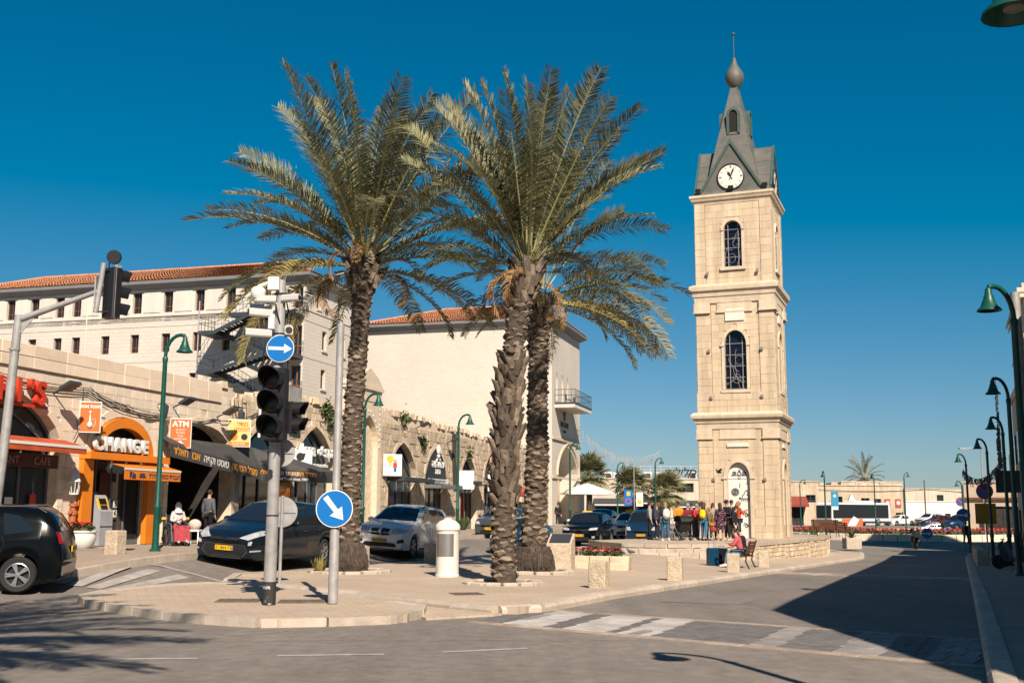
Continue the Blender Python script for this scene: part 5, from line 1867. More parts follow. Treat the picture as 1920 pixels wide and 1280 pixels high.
text('TEL AVIV', 0.28, 'lettering', m_dkgrey, blk, (0.03, 4.3, 8.2), rot=(R(90), 0, R(90)), extrude=0.02)
mb = MB()
for sx in (-1, 1):
 mb.tube([(0.03, 4.3 + sx * 0.2, 9.15), (0.03, 4.3 + sx * 0.22, 9.5)], 0.04, 5)
 mb.ball((0.03, 4.3 + sx * 0.25, 9.68), (0.04, 0.2, 0.24), 8, 5)
mb.build('emblem', m_dkgrey, blk)
MB().box(-16.6, -16.3, -0.02, 0.3, 0, 16.5).build('corner_pipe', m_wood, blk)
for i, (y, lb) in enumerate(((2.2, 'dark chair at the near end of the hotel balcony'), (5.2, 'dark chair at the far end of the hotel balcony'))):
 c = blk.matrix_basis @ Vector((0.85, y, 10.26))
 tt = thing('balcony_chair', lb, 'chair', c, HRZ)
 MB().box(-0.22, 0.22, -0.22, 0.22, 0.42, 0.46).build('seat', m_blackm, tt)
 MB().box(-0.22, -0.19, -0.22, 0.22, 0.46, 0.9).build('backrest', m_blackm, tt)
 for sx in (-0.2, 0.2):
  for sy in (-0.2, 0.2):
   MB().box(sx - 0.015, sx + 0.015, sy - 0.015, sy + 0.015, 0, 0.42).build('leg', m_blackm, tt)
# --- far rows
def far_block(name, label, x0, x1, y, depth, z0, z1, m, ops, rz=0.0, extra=None, fr=None):
 """far building: front along local x, openings with frames, flat roof with parapet"""
 t = thing(name, label, 'building', (x0, y, 0), rz)
 L_ = x1 - x0
 mb = MB()
 win_wall(mb, 0, L_, z0, z1, [o[:4] for o in ops], 0.25)
 mb.add([(L_, 0, z0), (L_, depth, z0), (L_, depth, z1), (L_, 0, z1)], [(0, 1, 2, 3)])
 mb.add([(0, depth, z0), (0, 0, z0), (0, 0, z1), (0, depth, z1)], [(0, 1, 2, 3)])
 mb.add([(L_, depth, z0), (0, depth, z0), (0, depth, z1), (L_, depth, z1)], [(0, 1, 2, 3)])
 mb.add([(0, 0, z1 - 0.25), (L_, 0, z1 - 0.25), (L_, depth, z1 - 0.25), (0, depth, z1 - 0.25)], [(0, 1, 2, 3)])
 mb.build('wall', m, t)
 mb = MB()
 mb.box(-0.08, L_ + 0.08, -0.1, 0.25, z1 - 0.001, z1 + 0.14)
 mb.build('parapet', m, t)
 for o in ops:
  window(t, *o[:4], rev=0.25, m_fr=(o[4] if len(o) > 4 else m_dkgrey), gl=(o[5] if len(o) > 5 else m_glassd), mull=(o[6] if len(o) > 6 else 1), name='shop_window' if o[2] < z0 + 0.6 else 'window')
 return t
m_row = mat('sandy_plaster', (0.70, 0.56, 0.41), 0.9, c2=(0.52, 0.40, 0.28), scale=1.1, detail=9, streak=0.2)
m_row2 = mat('pale_plaster', (0.72, 0.61, 0.48), 0.9, c2=(0.58, 0.48, 0.36), scale=0.8, detail=9, streak=0.2)
t = far_block('row_of_shops', 'low cream row of shops with dark fronts left of the tower', 8.6, 23.4, 130, 12, -1.2, 5.35, m_row2,
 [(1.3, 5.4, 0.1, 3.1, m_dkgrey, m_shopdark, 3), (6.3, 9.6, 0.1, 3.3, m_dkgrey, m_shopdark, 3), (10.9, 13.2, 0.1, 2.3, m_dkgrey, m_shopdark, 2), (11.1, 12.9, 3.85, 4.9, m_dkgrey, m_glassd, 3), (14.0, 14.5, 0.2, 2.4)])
for x0, x1, z in ((1.1, 5.6, 3.1), (6.1, 9.8, 3.3), (10.8, 13.4, 2.9)):
 mb = MB()
 mb.add([(x0, -0.05, z), (x1, -0.05, z), (x1, -1.3, z - 0.7), (x0, -1.3, z - 0.7), (x1, -1.3, z - 0.95), (x0, -1.3, z - 0.95)], [(3, 2, 1, 0), (3, 5, 4, 2)])
 mb.build('awning', m_dkgrey, t)
 MB().box(x0, x1, -1.36, -1.31, z - 0.82, z - 0.7).build('awning_stripe', m_lit, t)
mb = MB()
for i in range(8):
 mb.tube([(5.5 + i * 1.2, 0.5, 5.3), (5.5 + i * 1.2, 0.5, 6.9)], 0.025, 4)
for z in (6.1, 6.5, 6.9):
 mb.tube([(5.5, 0.5, z), (13.9, 0.5, z)], 0.02, 4)
mb.build('roof_railing', m_lit, t)
text(heb('סלילית'), 1.35, 'script_sign', m_blackm, t, (11.3, 0.3, 6.1), extrude=0.05, bold=0.02, shear=0.3)
for i, (x, z) in enumerate(((2.9, 5.5), (4.0, 5.4), (7.6, 5.5), (9.0, 5.5), (12.9, 5.5))):
 tt = thing('rooftop_air_conditioner', ['air conditioner unit nearest the lamp post on the far shop roof', 'second small air conditioner on the far shop roof', 'air conditioner unit behind the middle palm on the far roof', 'air conditioner unit left of the script roof sign', 'air conditioner unit right of the script roof sign'][i], 'air conditioner', (8.6 + x, 131, 5.1), 0, 'air conditioners on the far shop roof')
 MB().bev(-0.5, 0.5, -0.3, 0.3, 0, 1.15, 0.03).build('case', m_lit, tt)
 MB().lathe([(0.36, -0.32), (0.36, -0.3)], 14, (0.05, 0, 0.6), 'y').build('fan_grille', m_dkgrey, tt)
# rows right of the tower
t = far_block('corner_shop', 'small cream shop with dark red awning just right of the tower', 36.5, 41.2, 148, 10, -1.2, 5.6, m_row, [(0.6, 2.6, -0.6, 2.3, m_dkgrey, m_shopdark, 2), (3.0, 4.3, 2.9, 3.9)])
mb = MB()
mb.add([(0.2, -0.05, 3.7), (3.0, -0.05, 3.7), (3.0, -1.5, 2.6), (0.2, -1.5, 2.6), (3.0, -1.5, 2.3), (0.2, -1.5, 2.3), (0.2, -0.05, 2.4), (3.0, -0.05, 2.4)], [(3, 2, 1, 0), (3, 5, 4, 2), (0, 6, 5, 3), (1, 2, 4, 7)])
mb.build('awning', mat('maroon_canvas', (0.26, 0.045, 0.03), 0.8, var=0.15), t)
t = far_block('old_stone_row', 'long old sandy building with small shuttered windows behind the bus', 41.3, 55.0, 155, 12, -1.2, 5.3, m_row,
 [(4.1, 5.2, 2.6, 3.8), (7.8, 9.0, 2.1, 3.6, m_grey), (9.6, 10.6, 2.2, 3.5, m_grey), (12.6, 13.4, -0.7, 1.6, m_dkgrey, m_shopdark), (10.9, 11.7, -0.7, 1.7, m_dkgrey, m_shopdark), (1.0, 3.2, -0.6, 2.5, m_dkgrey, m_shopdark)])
for x, lb in ((11.1, 1), (12.6, 2)):
 MB().box(x, x + 0.75, -0.12, -0.02, 2.35, 3.5).build('sign_panel', mat('brick_red_sign', (0.45, 0.09, 0.06), 0.6), t)
 MB().lathe([(0.26, -0.15), (0.26, -0.125)], 12, (x + 0.37, 0, 2.95), 'y').build('sign_badge', m_lit, t)
mb = MB()
mb.prism([(5.6, 2.4), (7.4, 2.4), (6.3, 4.2)], -0.5, -0.1, 'y')
mb.build('folded_awning', m_lit, t)
for x in (0.3, 2.0, 3.7, 5.4, 7.1, 8.8, 10.5, 12.2):          # parapet crenels
 MB().box(x, x + 0.9, -0.05, 0.2, 5.44, 5.44 + rnd.uniform(0.12, 0.4)).build('parapet_block', m_row, t)
far_block('white_rear_block', 'plain whitewashed block rising behind the old sandy row', 48.5, 57.5, 162, 10, -1.2, 6.0, m_row2, [(1.2, 1.9, 4.3, 4.8), (7.0, 7.6, 3.6, 4.3)])
far_block('whitewashed_house', 'low whitewashed house beyond the utility pole', 63.5, 73.0, 178, 10, -1.2, 3.35, mat('whitewash', (0.82, 0.78, 0.72), 0.9, var=0.06), [(4.6, 5.4, 0.2, 1.4), (6.3, 7.2, -0.4, 1.5, m_dkgrey, m_shopdark)])
t = far_block('terrace_cafe', 'flat-roofed beige cafe with a deep shaded terrace', 44.3, 60.0, 108, 14, -1.2, 4.5, mat('beige_render', (0.56, 0.45, 0.34), 0.9, c2=(0.48, 0.38, 0.28), scale=0.8), [(1.2, 15, -0.9, 2.25, m_dkgrey, m_shopdark, 5)], rz=-0.38)
MB().box(-0.1, 15.9, -0.3, -0.02, 2.9, 3.1).build('ledge', m_wood, t)
mb = MB()
for i in range(22):
 mb.box(6.2 + i * 0.22, 6.32 + i * 0.22, -2.4, -0.1, 2.3, 2.36)
mb.build('pergola_slats', m_lit, t)
t = far_block('tall_white_house', 'tall white house with balconies behind the terrace cafe', 56.5, 69.0, 124, 12, -1.2, 8.6, m_row2, [(2.0, 3.2, 6.2, 7.5), (5.0, 6.2, 6.2, 7.5), (2.0, 3.4, 3.2, 5.2)], rz=-0.40)
mb = MB()
mb.box(0.3, 7.0, -1.6, 0, 5.4, 5.6)
mb.build('balcony', m_row2, t)
MB().box(0.4, 3.5, -1.5, -0.1, 4.6, 4.75).build('blue_awning', mat('blue_cloth', (0.03, 0.22, 0.42), 0.7), t)
# distant skyline stops the view between the rows
for i, (x, y, w_, h) in enumerate(((-60, 240, 70, 9), (20, 230, 26, 6.2), (46, 215, 22, 5.2), (82, 230, 40, 6.5), (118, 210, 50, 8))):
 far_block('distant_building', ['distant pale block behind the hotel', 'distant low block seen left of the tower', 'distant low block seen over the sandy row', 'distant block between the whitewashed house and cafe', 'distant block at the right end of the street'][i], x, x + w_, y, 15, -2, h, m_row2, [(w_ * q / 6, w_ * q / 6 + 1.4, h - 2.6, h - 1.2) for q in range(1, 6)])
# utility pole with wires
t = thing('utility_pole', 'plain wooden utility pole carrying wires beyond the roundabout', 'utility pole', (56.2, 150, -0.9))
MB().tube([(0, 0, 0), (0.02, 0, 6.9)], [0.13, 0.09], 8).build('pole', mat('old_timber', (0.16, 0.13, 0.1), 0.9, var=0.2), t)
MB().box(-0.6, 0.6, -0.05, 0.05, 5.55, 5.65).build('crossarm', MATS['old_timber'], t)
mb = MB()
for (x, y, z) in ((-26, 4, 7.0), (-26, 4, 7.3), (20, -40, 5.5), (20, -40, 5.8)):
 mb.tube([(lerp(0.3, x, q / 8), lerp(0, y, q / 8), lerp(5.6, z, q / 8) - 1.2 * (q / 8) * (1 - q / 8) * 3) for q in range(9)], 0.035, 4)
mb.build('wire', m_cable, t)
# --- shaded buildings on the right-hand side of the street (they throw the big shadow)
def street_block(name, label, pts, h, m):
 t = thing(name, label, 'building', (pts[0][0], pts[0][1], 0))
 q = [(p[0] - pts[0][0], p[1] - pts[0][1]) for p in pts]
 MB().prism(q, -1.2, h, 'z').build('wall', m, t)
 n = len(q)
 c = (sum(p[0] for p in q) / n, sum(p[1] for p in q) / n)
 MB().prism([(c[0] + (p[0] - c[0]) * 1.012, c[1] + (p[1] - c[1]) * 1.012) for p in q], h - 0.45, h + 0.002, 'z').build('cornice', m_trimst, t)
 # shutters and doors along the street front
 a, b = Vector((*q[0], 0)), Vector((*q[1], 0))
 d = (b - a)
 k = int(d.length / 3.2)
 ang = math.atan2(d.y, d.x)
 for i in range(k):
  p = a + d * ((i + 0.5) / k)
  o = MB().bev(-0.9, 0.9, -0.04, 0.12, 0.0, 2.5, 0.02).build('shutter', m_dkgrey if i % 2 else m_grey, t, loc=(p.x, p.y, gz(p.x + pts[0][0], p.y + pts[0][1]) + 0.02), rz=ang)
  MB().box(-0.6, 0.6, -0.03, 0.1, 0, 1.6).build('window', m_glassd, t, loc=(p.x, p.y, 4.3), rz=ang)
 return t
def fx(y):
 return 0.405 * y + 3.43
street_block('shaded_house', 'cream two-storey house along the shaded footway out at the right', [(7.58, 10.2), (fx(54), 54), (fx(54) + 14, 49), (24, -3), (7.95, -3)], 8.55, m_row)
street_block('shaded_shop', 'second cream house past the narrow alley on the shaded side', [(fx(56), 56), (fx(64), 64), (fx(64) + 12, 60), (fx(56) + 12, 52)], 8.3, m_row2)
t = street_block('corniced_house', 'tall cream corner house with heavy cornice at the right edge', [(fx(66) + 1.3, 66), (fx(80) + 1.3, 80), (fx(80) + 15, 75), (fx(66) + 15, 61)], 15.6, m_row2)
mb = MB()
q = [(0, 0), (fx(80) - fx(66), 14)]
for z, o_ in ((15.0, 0.5), (14.7, 0.35), (12.2, 0.2)):
 mb.add([(-o_, -o_ * 0.4, z), (q[1][0] - o_, 14, z), (q[1][0] - o_, 14, z + 0.28), (-o_, -o_ * 0.4, z + 0.28), (0.2, -o_ * 0.4 - 0.1, z), (0.2, -o_ * 0.4 - 0.1, z + 0.28)], [(0, 1, 2, 3), (4, 0, 3, 5), (3, 2, 5), (0, 4, 1)])
mb.build('cornice_moulding', m_trimst, t)
# ================================================================== palms
def leaf_mat(name, c, c2, tr=0.25):
 m = mat(name, c, 0.55, c2=c2, scale=1.6, rand=0.25, spec=0.35)
 nt = m.node_tree
 b = nt.nodes['Principled BSDF']
 out = nt.nodes['Material Output']
 tl = nt.nodes.new('ShaderNodeBsdfTranslucent')
 mx = nt.nodes.new('ShaderNodeMixShader')
 mx.inputs[0].default_value = tr
 src = b.inputs['Base Color'].links[0].from_socket
 nt.links.new(src, tl.inputs[0])
 nt.links.new(b.outputs[0], mx.inputs[1])
 nt.links.new(tl.outputs[0], mx.inputs[2])
 nt.links.new(mx.outputs[0], out.inputs[0])
 return m
m_frond = leaf_mat('palm_leaflet', (0.36, 0.335, 0.165), (0.13, 0.135, 0.065))
m_frondy = leaf_mat('yellowing_leaflet', (0.46, 0.36, 0.12), (0.25, 0.215, 0.08))
m_frondd = leaf_mat('dry_leaflet', (0.50, 0.30, 0.12), (0.33, 0.18, 0.07))
m_rachis = mat('frond_rib', (0.36, 0.33, 0.14), 0.5, var=0.1)
m_rachisd = mat('dry_frond_rib', (0.42, 0.24, 0.09), 0.6, var=0.1)
m_trunk = mat('palm_trunk', (0.13, 0.095, 0.07), 0.95, c2=(0.05, 0.036, 0.028), scale=8, bump=0.6, bscale=20)
m_boot = mat('leaf_base', (0.29, 0.225, 0.165), 0.9, c2=(0.10, 0.072, 0.05), scale=7, bump=0.5, bscale=25, rand=0.5)
def frond_mesh(L_, curl, seed, mats, leaf=0.52, nl=95, droop=0.2, ragged=0.05, wide=0.032, lift=0.55):
 """feather frond along +x in the xz plane; leaflets in V on both sides"""
 r_ = random.Random(seed)
 mb = MB()
 pts, ang, p = [], 0.0, Vector((0, 0, 0))
 n = 14
 side = r_.uniform(-0.45, 0.45)
 twist = r_.uniform(-1.1, 1.1)
 for i in range(n + 1):
  pts.append(p.copy())
  f = i / n
  ang = -curl * (f ** 1.6)
  p = p + Vector((math.cos(ang), side * f * 0.25, math.sin(ang))) * (L_ / n)
 rad = [lerp(0.045, 0.006, (i / n) ** 0.7) for i in range(n + 1)]
 mb.k = 1
 mb.tube(pts, rad, 5, flat=0.7)
 mb.k = 0
 def at(f):
  q = f * n
  i = min(n - 1, int(q))
  return pts[i].lerp(pts[i + 1], q - i), (pts[i + 1] - pts[i]).normalized()
 for i in range(nl):
  f = 0.16 + 0.84 * (i + r_.random() * 0.5) / nl
  c, t = at(min(0.999, f))
  if r_.random() < ragged:
   continue
  ln = leaf * (math.sin(math.pi * clamp(0.12 + 0.80 * (f - 0.16) / 0.84)) ** 0.6) * r_.uniform(0.72, 1.12)
  tw = twist * f
  up0 = Vector((-t.z, 0, t.x))
  up = up0 * math.cos(tw) + Vector((0, 1, 0)) * math.sin(tw)
  for s_ in (-1, 1):
   y = (Vector((0, 1, 0)) * math.cos(tw) - up0 * math.sin(tw)) * s_
   fw = lerp(0.35, 0.85, f) + r_.uniform(-0.12, 0.12)
   li = lift * (1 - 0.35 * f) + r_.uniform(-0.4, 0.4)
   d = (y * 1.0 + t * fw + up * li).normalized()
   d2 = (d + Vector((0, 0, -droop * r_.uniform(0.5, 1.5)))).normalized()
   a = c + d * 0.01
   m_ = c + d * ln * 0.55
   e = m_ + d2 * ln * 0.5
   wv = t.cross(d).cross(d).normalized() * wide * 0.5
   if r_.random() < 0.5:
    wv = (wv + up * wide * 0.35)
   mb.add([a - wv * 0.5, a + wv * 0.5, m_ + wv, m_ - wv, e], [(0, 1, 2, 3), (3, 2, 4)])
 return mb.mesh('frond', mats)
G3, Y3, D3 = [m_frond, m_rachis], [m_frondy, m_rachis], [m_frondd, m_rachisd]
FR = {'up': [frond_mesh(5.0, 0.28 + 0.13 * i, i, G3, 0.62, 112, 0.22, 0.06, wide=0.033, lift=0.45) for i in range(4)],
  'mid': [frond_mesh(4.7, 0.75 + 0.15 * i, 10 + i, G3, 0.62, 106, 0.35, 0.07, wide=0.033, lift=0.45) for i in range(4)],
  'low': [frond_mesh(4.4, 0.85 + 0.17 * i, 20 + i, G3 if i % 3 else Y3, 0.6, 100, 0.6, 0.09, wide=0.033) for i in range(4)],
  'yel': [frond_mesh(3.8, 1.1 + 0.25 * i, 30 + i, Y3, 0.5, 90, 0.6, 0.12) for i in range(2)],
  'dry': [frond_mesh(2.2, 1.9 + 0.4 * i, 40 + i, D3, 0.42, 70, 1.6, 0.15, 0.028) for i in range(3)]}
# leaf bases on the trunk
def scale_mesh(kind, seed):
 r_ = random.Random(seed)
 mb = MB()
 if kind == 'scar':            # broad worn scale, lip turned outwards
  w_, h, o_ = 0.15, 0.10, 0.075
  mb.add([(-w_, 0, 0), (0, -0.02, -h * 0.75), (w_, 0, 0), (w_ * 0.62, -o_, h * 0.28), (0, -o_ * 1.25, h * 0.12), (-w_ * 0.62, -o_, h * 0.28), (w_ * 0.5, 0, h), (-w_ * 0.5, 0, h)],
    [(0, 1, 4, 5), (1, 2, 3, 4), (5, 4, 3, 6, 7), (0, 5, 7), (2, 6, 3)])
 else:                          # long cut stub standing off the trunk
  w_, h, o_ = 0.12, r_.uniform(0.28, 0.42), r_.uniform(0.12, 0.24)
  mb.add([(-w_, 0, -0.06), (w_, 0, -0.06), (w_ * 0.75, -o_, h * 0.8), (-w_ * 0.75, -o_ * r_.uniform(0.8, 1.1), h), (-w_ * 0.5, -o_ * 0.25, h * 0.8), (w_ * 0.5, -o_ * 0.25, h * 0.75), (0, -0.07, -0.12)],
    [(0, 6, 3), (6, 2, 3), (6, 1, 2), (2, 5, 4, 3), (0, 3, 4), (1, 5, 2)])
 return mb.mesh('leaf_base', m_boot)
SCAR = [scale_mesh('scar', i) for i in range(3)]
STUB = [scale_mesh('stub', i) for i in range(6)]
def palm(name, label, x, y, h, rad, top, seed, spec, lean=(0, 0), stubs=(0, 0), root=0.0, nf=58, fs=1.0, azbias=None, group='tall date palms on the plaza', flist=None):
 """rad = [(height fraction, radius)], stubs = height range that keeps long leaf stubs"""
 r_ = random.Random(seed)
 z0 = gz(x, y)
 t = thing(name, label, 'palm tree', (x, y, z0), 0, group)
 def ax(z):
  f = z / h
  return Vector((lean[0] * f * f + 0.05 * math.sin(f * 5 + seed), lean[1] * f * f, z))
 def rr(z):
  return interp(rad, z / h)
 n = 40
 mb = MB()
 mb.tube([ax(h * i / n) for i in range(n + 1)], [rr(h * i / n) * r_.uniform(0.95, 1.04) for i in range(n + 1)], 14)
 tr = mb.build('trunk', m_trunk, t, 40)
 if root:
  mb = MB()
  for i in range(700):
   a = r_.uniform(0, 6.283)
   q = r_.random() ** 1.2
   z = root * q
   ro = rr(0) + 0.10 * math.sin(math.pi * min(1, q * 0.8 + 0.2)) * (1 + 0.3 * r_.random())
   p = Vector((ro * math.cos(a), ro * math.sin(a), z))
   d = Vector((math.cos(a) * 0.012, math.sin(a) * 0.012, -r_.uniform(0.05, 0.12)))
   mb.tube([p, p + d, p + d * 1.6 + Vector((r_.uniform(-.02, .02), r_.uniform(-.02, .02), -.03))], [0.016, 0.012, 0.006], 4, False)
  mb.lathe([(rr(0) + 0.02, 0), (rr(0) + 0.11, root * 0.25), (rr(0) + 0.10, root * 0.6), (rr(0) - 0.02, root)], 14)
  tag(mb.build('root_mass', m_trunk, t), None, None, kind='stuff')
 k, z = 0, 0.12 + root * 0.9
 step = (h - z - 0.1) / 290
 while z < h - 0.05:
  a = k * 2.39996 + seed + r_.uniform(-0.12, 0.12)
  ro = rr(z)
  p = ax(z) + Vector((math.cos(a) * ro * 0.93, math.sin(a) * ro * 0.93, 0))
  st = stubs[0] < z < stubs[1]
  top_ = z > h - 0.9
  if st or top_:
   me = STUB[r_.randrange(6)]
   s_ = r_.uniform(0.45, 1.0)
  else:
   me = SCAR[r_.randrange(3)]
   s_ = r_.uniform(0.65, 1.2) * (ro / 0.3) ** 0.5 * spec
  obj('leaf_base', me, tr, p, rot=(r_.uniform(-0.3, 0.25), r_.uniform(-0.3, 0.3), a + math.pi / 2 + r_.uniform(-0.2, 0.2)), scale=(s_ * r_.uniform(0.8, 1.2), s_, s_ * r_.uniform(0.8, 1.3)))
  z += step * r_.uniform(0.6, 1.4)
  k += 1
 c = ax(h)
 if flist is None:
  flist = []
  for i in range(nf):
   f = i / nf
   flist.append(((i * 137.5 + seed * 40) % 360, lerp(86, -32, f ** 0.92) + r_.uniform(-7, 7), 0.95))
 for i, (az, el, sz) in enumerate(flist):
  kind = 'up' if el > 48 else ('mid' if el > 12 else 'low')
  if el < -18 and r_.random() < 0.45:
   kind = 'yel'
  me = FR[kind][r_.randrange(len(FR[kind]))]
  s_ = fs * sz * r_.uniform(0.93, 1.06)
  p = c + Vector((math.cos(R(az)) * 0.18, math.sin(R(az)) * 0.18, lerp(-0.35, 0.25, clamp((el + 30) / 110))))
  m4 = Matrix.Translation(p) @ Matrix.Rotation(R(az), 4, 'Z') @ Matrix.Rotation(-R(el), 4, 'Y') @ Matrix.Rotation(r_.uniform(-0.5, 0.5), 4, 'X') @ Matrix.Scale(s_, 4)
  o = obj('frond', me, t)
  o.matrix_local = m4
 for i in range(6):                              # dry hanging fronds and fruit stalks under the crown
  az = (150, 205, 20, 330, 100, 255)[i] + r_.uniform(-25, 25)
  m4 = Matrix.Translation(c + Vector((math.cos(R(az)) * 0.25, math.sin(R(az)) * 0.25, r_.uniform(-0.4, 0.1)))) @ Matrix.Rotation(R(az), 4, 'Z') @ Matrix.Rotation(-R(r_.uniform(-30, 35)), 4, 'Y') @ Matrix.Scale(fs * r_.uniform(0.5, 0.85), 4)
  o = obj('dry_frond', FR['dry'][r_.randrange(3)], t)
  o.matrix_local = m4
 return t
def fans(seed, n_up, ups, s0, extra):
 """upright plume of n_up fronds plus listed (azimuth, elevation, size) ones; azimuth 0 = right, 180 = left, 90 = away"""
 r_ = random.Random(seed)
 out = [((i * 137.5 + seed * 31) % 360, lerp(ups[0], ups[1], (i / n_up) ** 0.9) + r_.uniform(-5, 5), s0 * r_.uniform(0.85, 1.05)) for i in range(n_up)]
 return out + [(a + r_.uniform(-6, 6), e + r_.uniform(-4, 4), s_) for a, e, s_ in extra]
F1 = fans(3, 40, (87, 26), 1.0, [(180, 24, 1), (174, 4, .95), (190, -12, .9), (162, 10, .95), (200, 30, .9), (205, 4, .8), (0, 26, .95), (10, 10, .9), (352, -8, .9), (340, 18, .8), (24, -4, .85), (36, 22, .8), (90, 10, .9), (70, -4, .8), (110, -2, .8), (222, 36, .8), (312, 38, .8), (170, -22, .8), (14, -18, .7), (140, 25, .9)])
F2 = fans(8, 36, (88, 46), 0.88, [(178, 30, .55), (188, 14, .52), (170, 2, .52), (200, 36, .52), (158, 22, .52), (2, 34, .72), (12, 20, .7), (346, 36, .66), (24, 8, .62), (90, 14, .6), (60, 24, .6), (120, 20, .6), (228, 42, .55), (305, 44, .55), (182, 46, .75), (356, 48, .8)])
F3 = fans(12, 10, (84, 52), 0.85, [(0, 20, .9), (8, 8, .95), (352, -6, .85), (344, 10, .75), (14, -8, .85), (338, -8, .7), (4, -14, .7), (25, 0, .8), (40, 12, .75), (180, -6, .5), (170, -12, .45), (90, 10, .8), (75, -6, .7), (20, 26, .9), (348, 30, .8), (188, 10, .5), (10, 18, .85), (350, 12, .85)])
palm('date_palm', 'slender-scaled date palm standing left of the other two, beside the silver car', -4.2, 29.05, 8.3, [(0, 0.34), (0.06, 0.28), (0.3, 0.265), (0.75, 0.225), (0.88, 0.25), (0.93, 0.44), (1, 0.42)], 0, 3, 0.9, lean=(0.12, 0.0), root=0.75, fs=1.0, flist=F1)
palm('date_palm', 'rough-trunked date palm nearest the camera with jagged leaf stubs halfway up', -0.2, 25.4, 7.4, [(0, 0.28), (0.08, 0.26), (0.35, 0.27), (0.55, 0.27), (0.75, 0.23), (0.9, 0.30), (1, 0.36)], 0, 8, 0.95, lean=(0.52, 0.0), stubs=(1.8, 5.2), fs=1.0, flist=F2)
palm('date_palm', 'dark scaly date palm just behind the rough trunk with a bulging root ball', 0.62, 30.4, 7.7, [(0, 0.44), (0.07, 0.36), (0.3, 0.30), (0.75, 0.26), (0.92, 0.34), (1, 0.40)], 0, 12, 0.95, lean=(0.2, 0.0), root=0.7, fs=1.0, flist=F3)
# the palm behind the camera whose shadow lies over the road on the left
palm('date_palm', 'palm out of view whose crown shades the lower left road', -5.5, 2.9, 9.6, [(0, 0.4), (0.3, 0.33), (1, 0.4)], 0, 21, 1.0, nf=80, fs=1.05, group='palms behind the camera')
# ring stones around the foot of the palms
def tree_pit(x, y, r_, label, seed):
 t = thing('tree_pit', label, 'tree pit', (x, y, gz(x, y)))
 MB().lathe([(r_ - 0.1, 0.0), (r_ - 0.1, 0.02)], 20).build('soil', mat('dry_soil', (0.24, 0.16, 0.09), 0.95, var=0.35, scale=9, bump=0.6), t)
 n = 14
 for i in range(n):
  a = 2 * math.pi * i / n
  mb = MB().bev(-math.pi * r_ / n + 0.012, math.pi * r_ / n - 0.012, -0.13, 0.1, -0.05, 0.075 + rnd.uniform(-0.012, 0.012), 0.025)
  mb.build('ring_stone', m_kerb, t, loc=(r_ * math.cos(a), r_ * math.sin(a), 0), rz=a + math.pi / 2)
tree_pit(-4.2, 29.0, 0.95, 'ring of kerb stones around the left palm', 1)
tree_pit(-0.2, 25.4, 0.80, 'ring of kerb stones around the rough palm trunk', 2)
tree_pit(0.62, 30.4, 0.95, 'ring of kerb stones around the dark palm with root ball', 3)
# background fan palms
def fan_leaf(seed):
 r_ = random.Random(seed)
 mb = MB()
 mb.k = 1
 mb.tube([(0, 0, 0), (0.5, 0, 0.05), (0.95, 0, 0.0)], [0.03, 0.022, 0.016], 5)
 mb.k = 0
 for i in range(26):
  a = R(-118 + 236 * i / 25)
  d = Vector((math.cos(a), math.sin(a), r_.uniform(-0.05, 0.12)))
  ln = 0.95 * r_.uniform(0.85, 1.05)
  c = Vector((0.95, 0, 0))
  w_ = Vector((-d.y, d.x, 0.2)).normalized() * 0.045
  m_ = c + d * ln * 0.6
  e = c + d * ln + Vector((0, 0, -0.22))
  mb.add([c, m_ - w_, e, m_ + w_], [(0, 1, 2, 3)])
 return mb.mesh('fan_leaf', G3)
FAN = [fan_leaf(i) for i in range(3)]
def fan_palm(label, x, y, h, s_, seed, dark=False):
 r_ = random.Random(seed)
 t = thing('fan_palm', label, 'palm tree', (x, y, gz(x, y)), 0, 'palms in front of the far shops')
 MB().tube([(0, 0, 0), (0.05, 0, h * 0.5), (0, 0, h)], [0.34, 0.3, 0.28], 10).build('trunk', m_trunk, t, 50)
 for i in range(46):
  f = i / 46
  el = lerp(85, -50, f) + r_.uniform(-8, 8)
  az = i * 137.5
  o = obj('fan_leaf', FAN[i % 3], t)
  o.matrix_local = Matrix.Translation((0, 0, h)) @ Matrix.Rotation(R(az), 4, 'Z') @ Matrix.Rotation(-R(el), 4, 'Y') @ Matrix.Scale(s_ * r_.uniform(0.85, 1.1), 4)
 return t
fan_palm('bushy dark fan palm beside the hotel corner', 7.6, 108, 4.6, 1.35, 1)
fan_palm('fan palm left of the two lamp posts before the far shops', 12.3, 113, 3.8, 1.3, 2)
fan_palm('fan palm behind the tall lamp post before the far shops', 15.6, 111, 3.7, 1.35, 3)
_t = palm('small_date_palm', 'small date palm showing over the old sandy row', 53.2, 166, 6.8, [(0, 0.4), (1, 0.35)], 0, 33, 1.0, nf=26, fs=0.75, group='palms in front of the far shops')
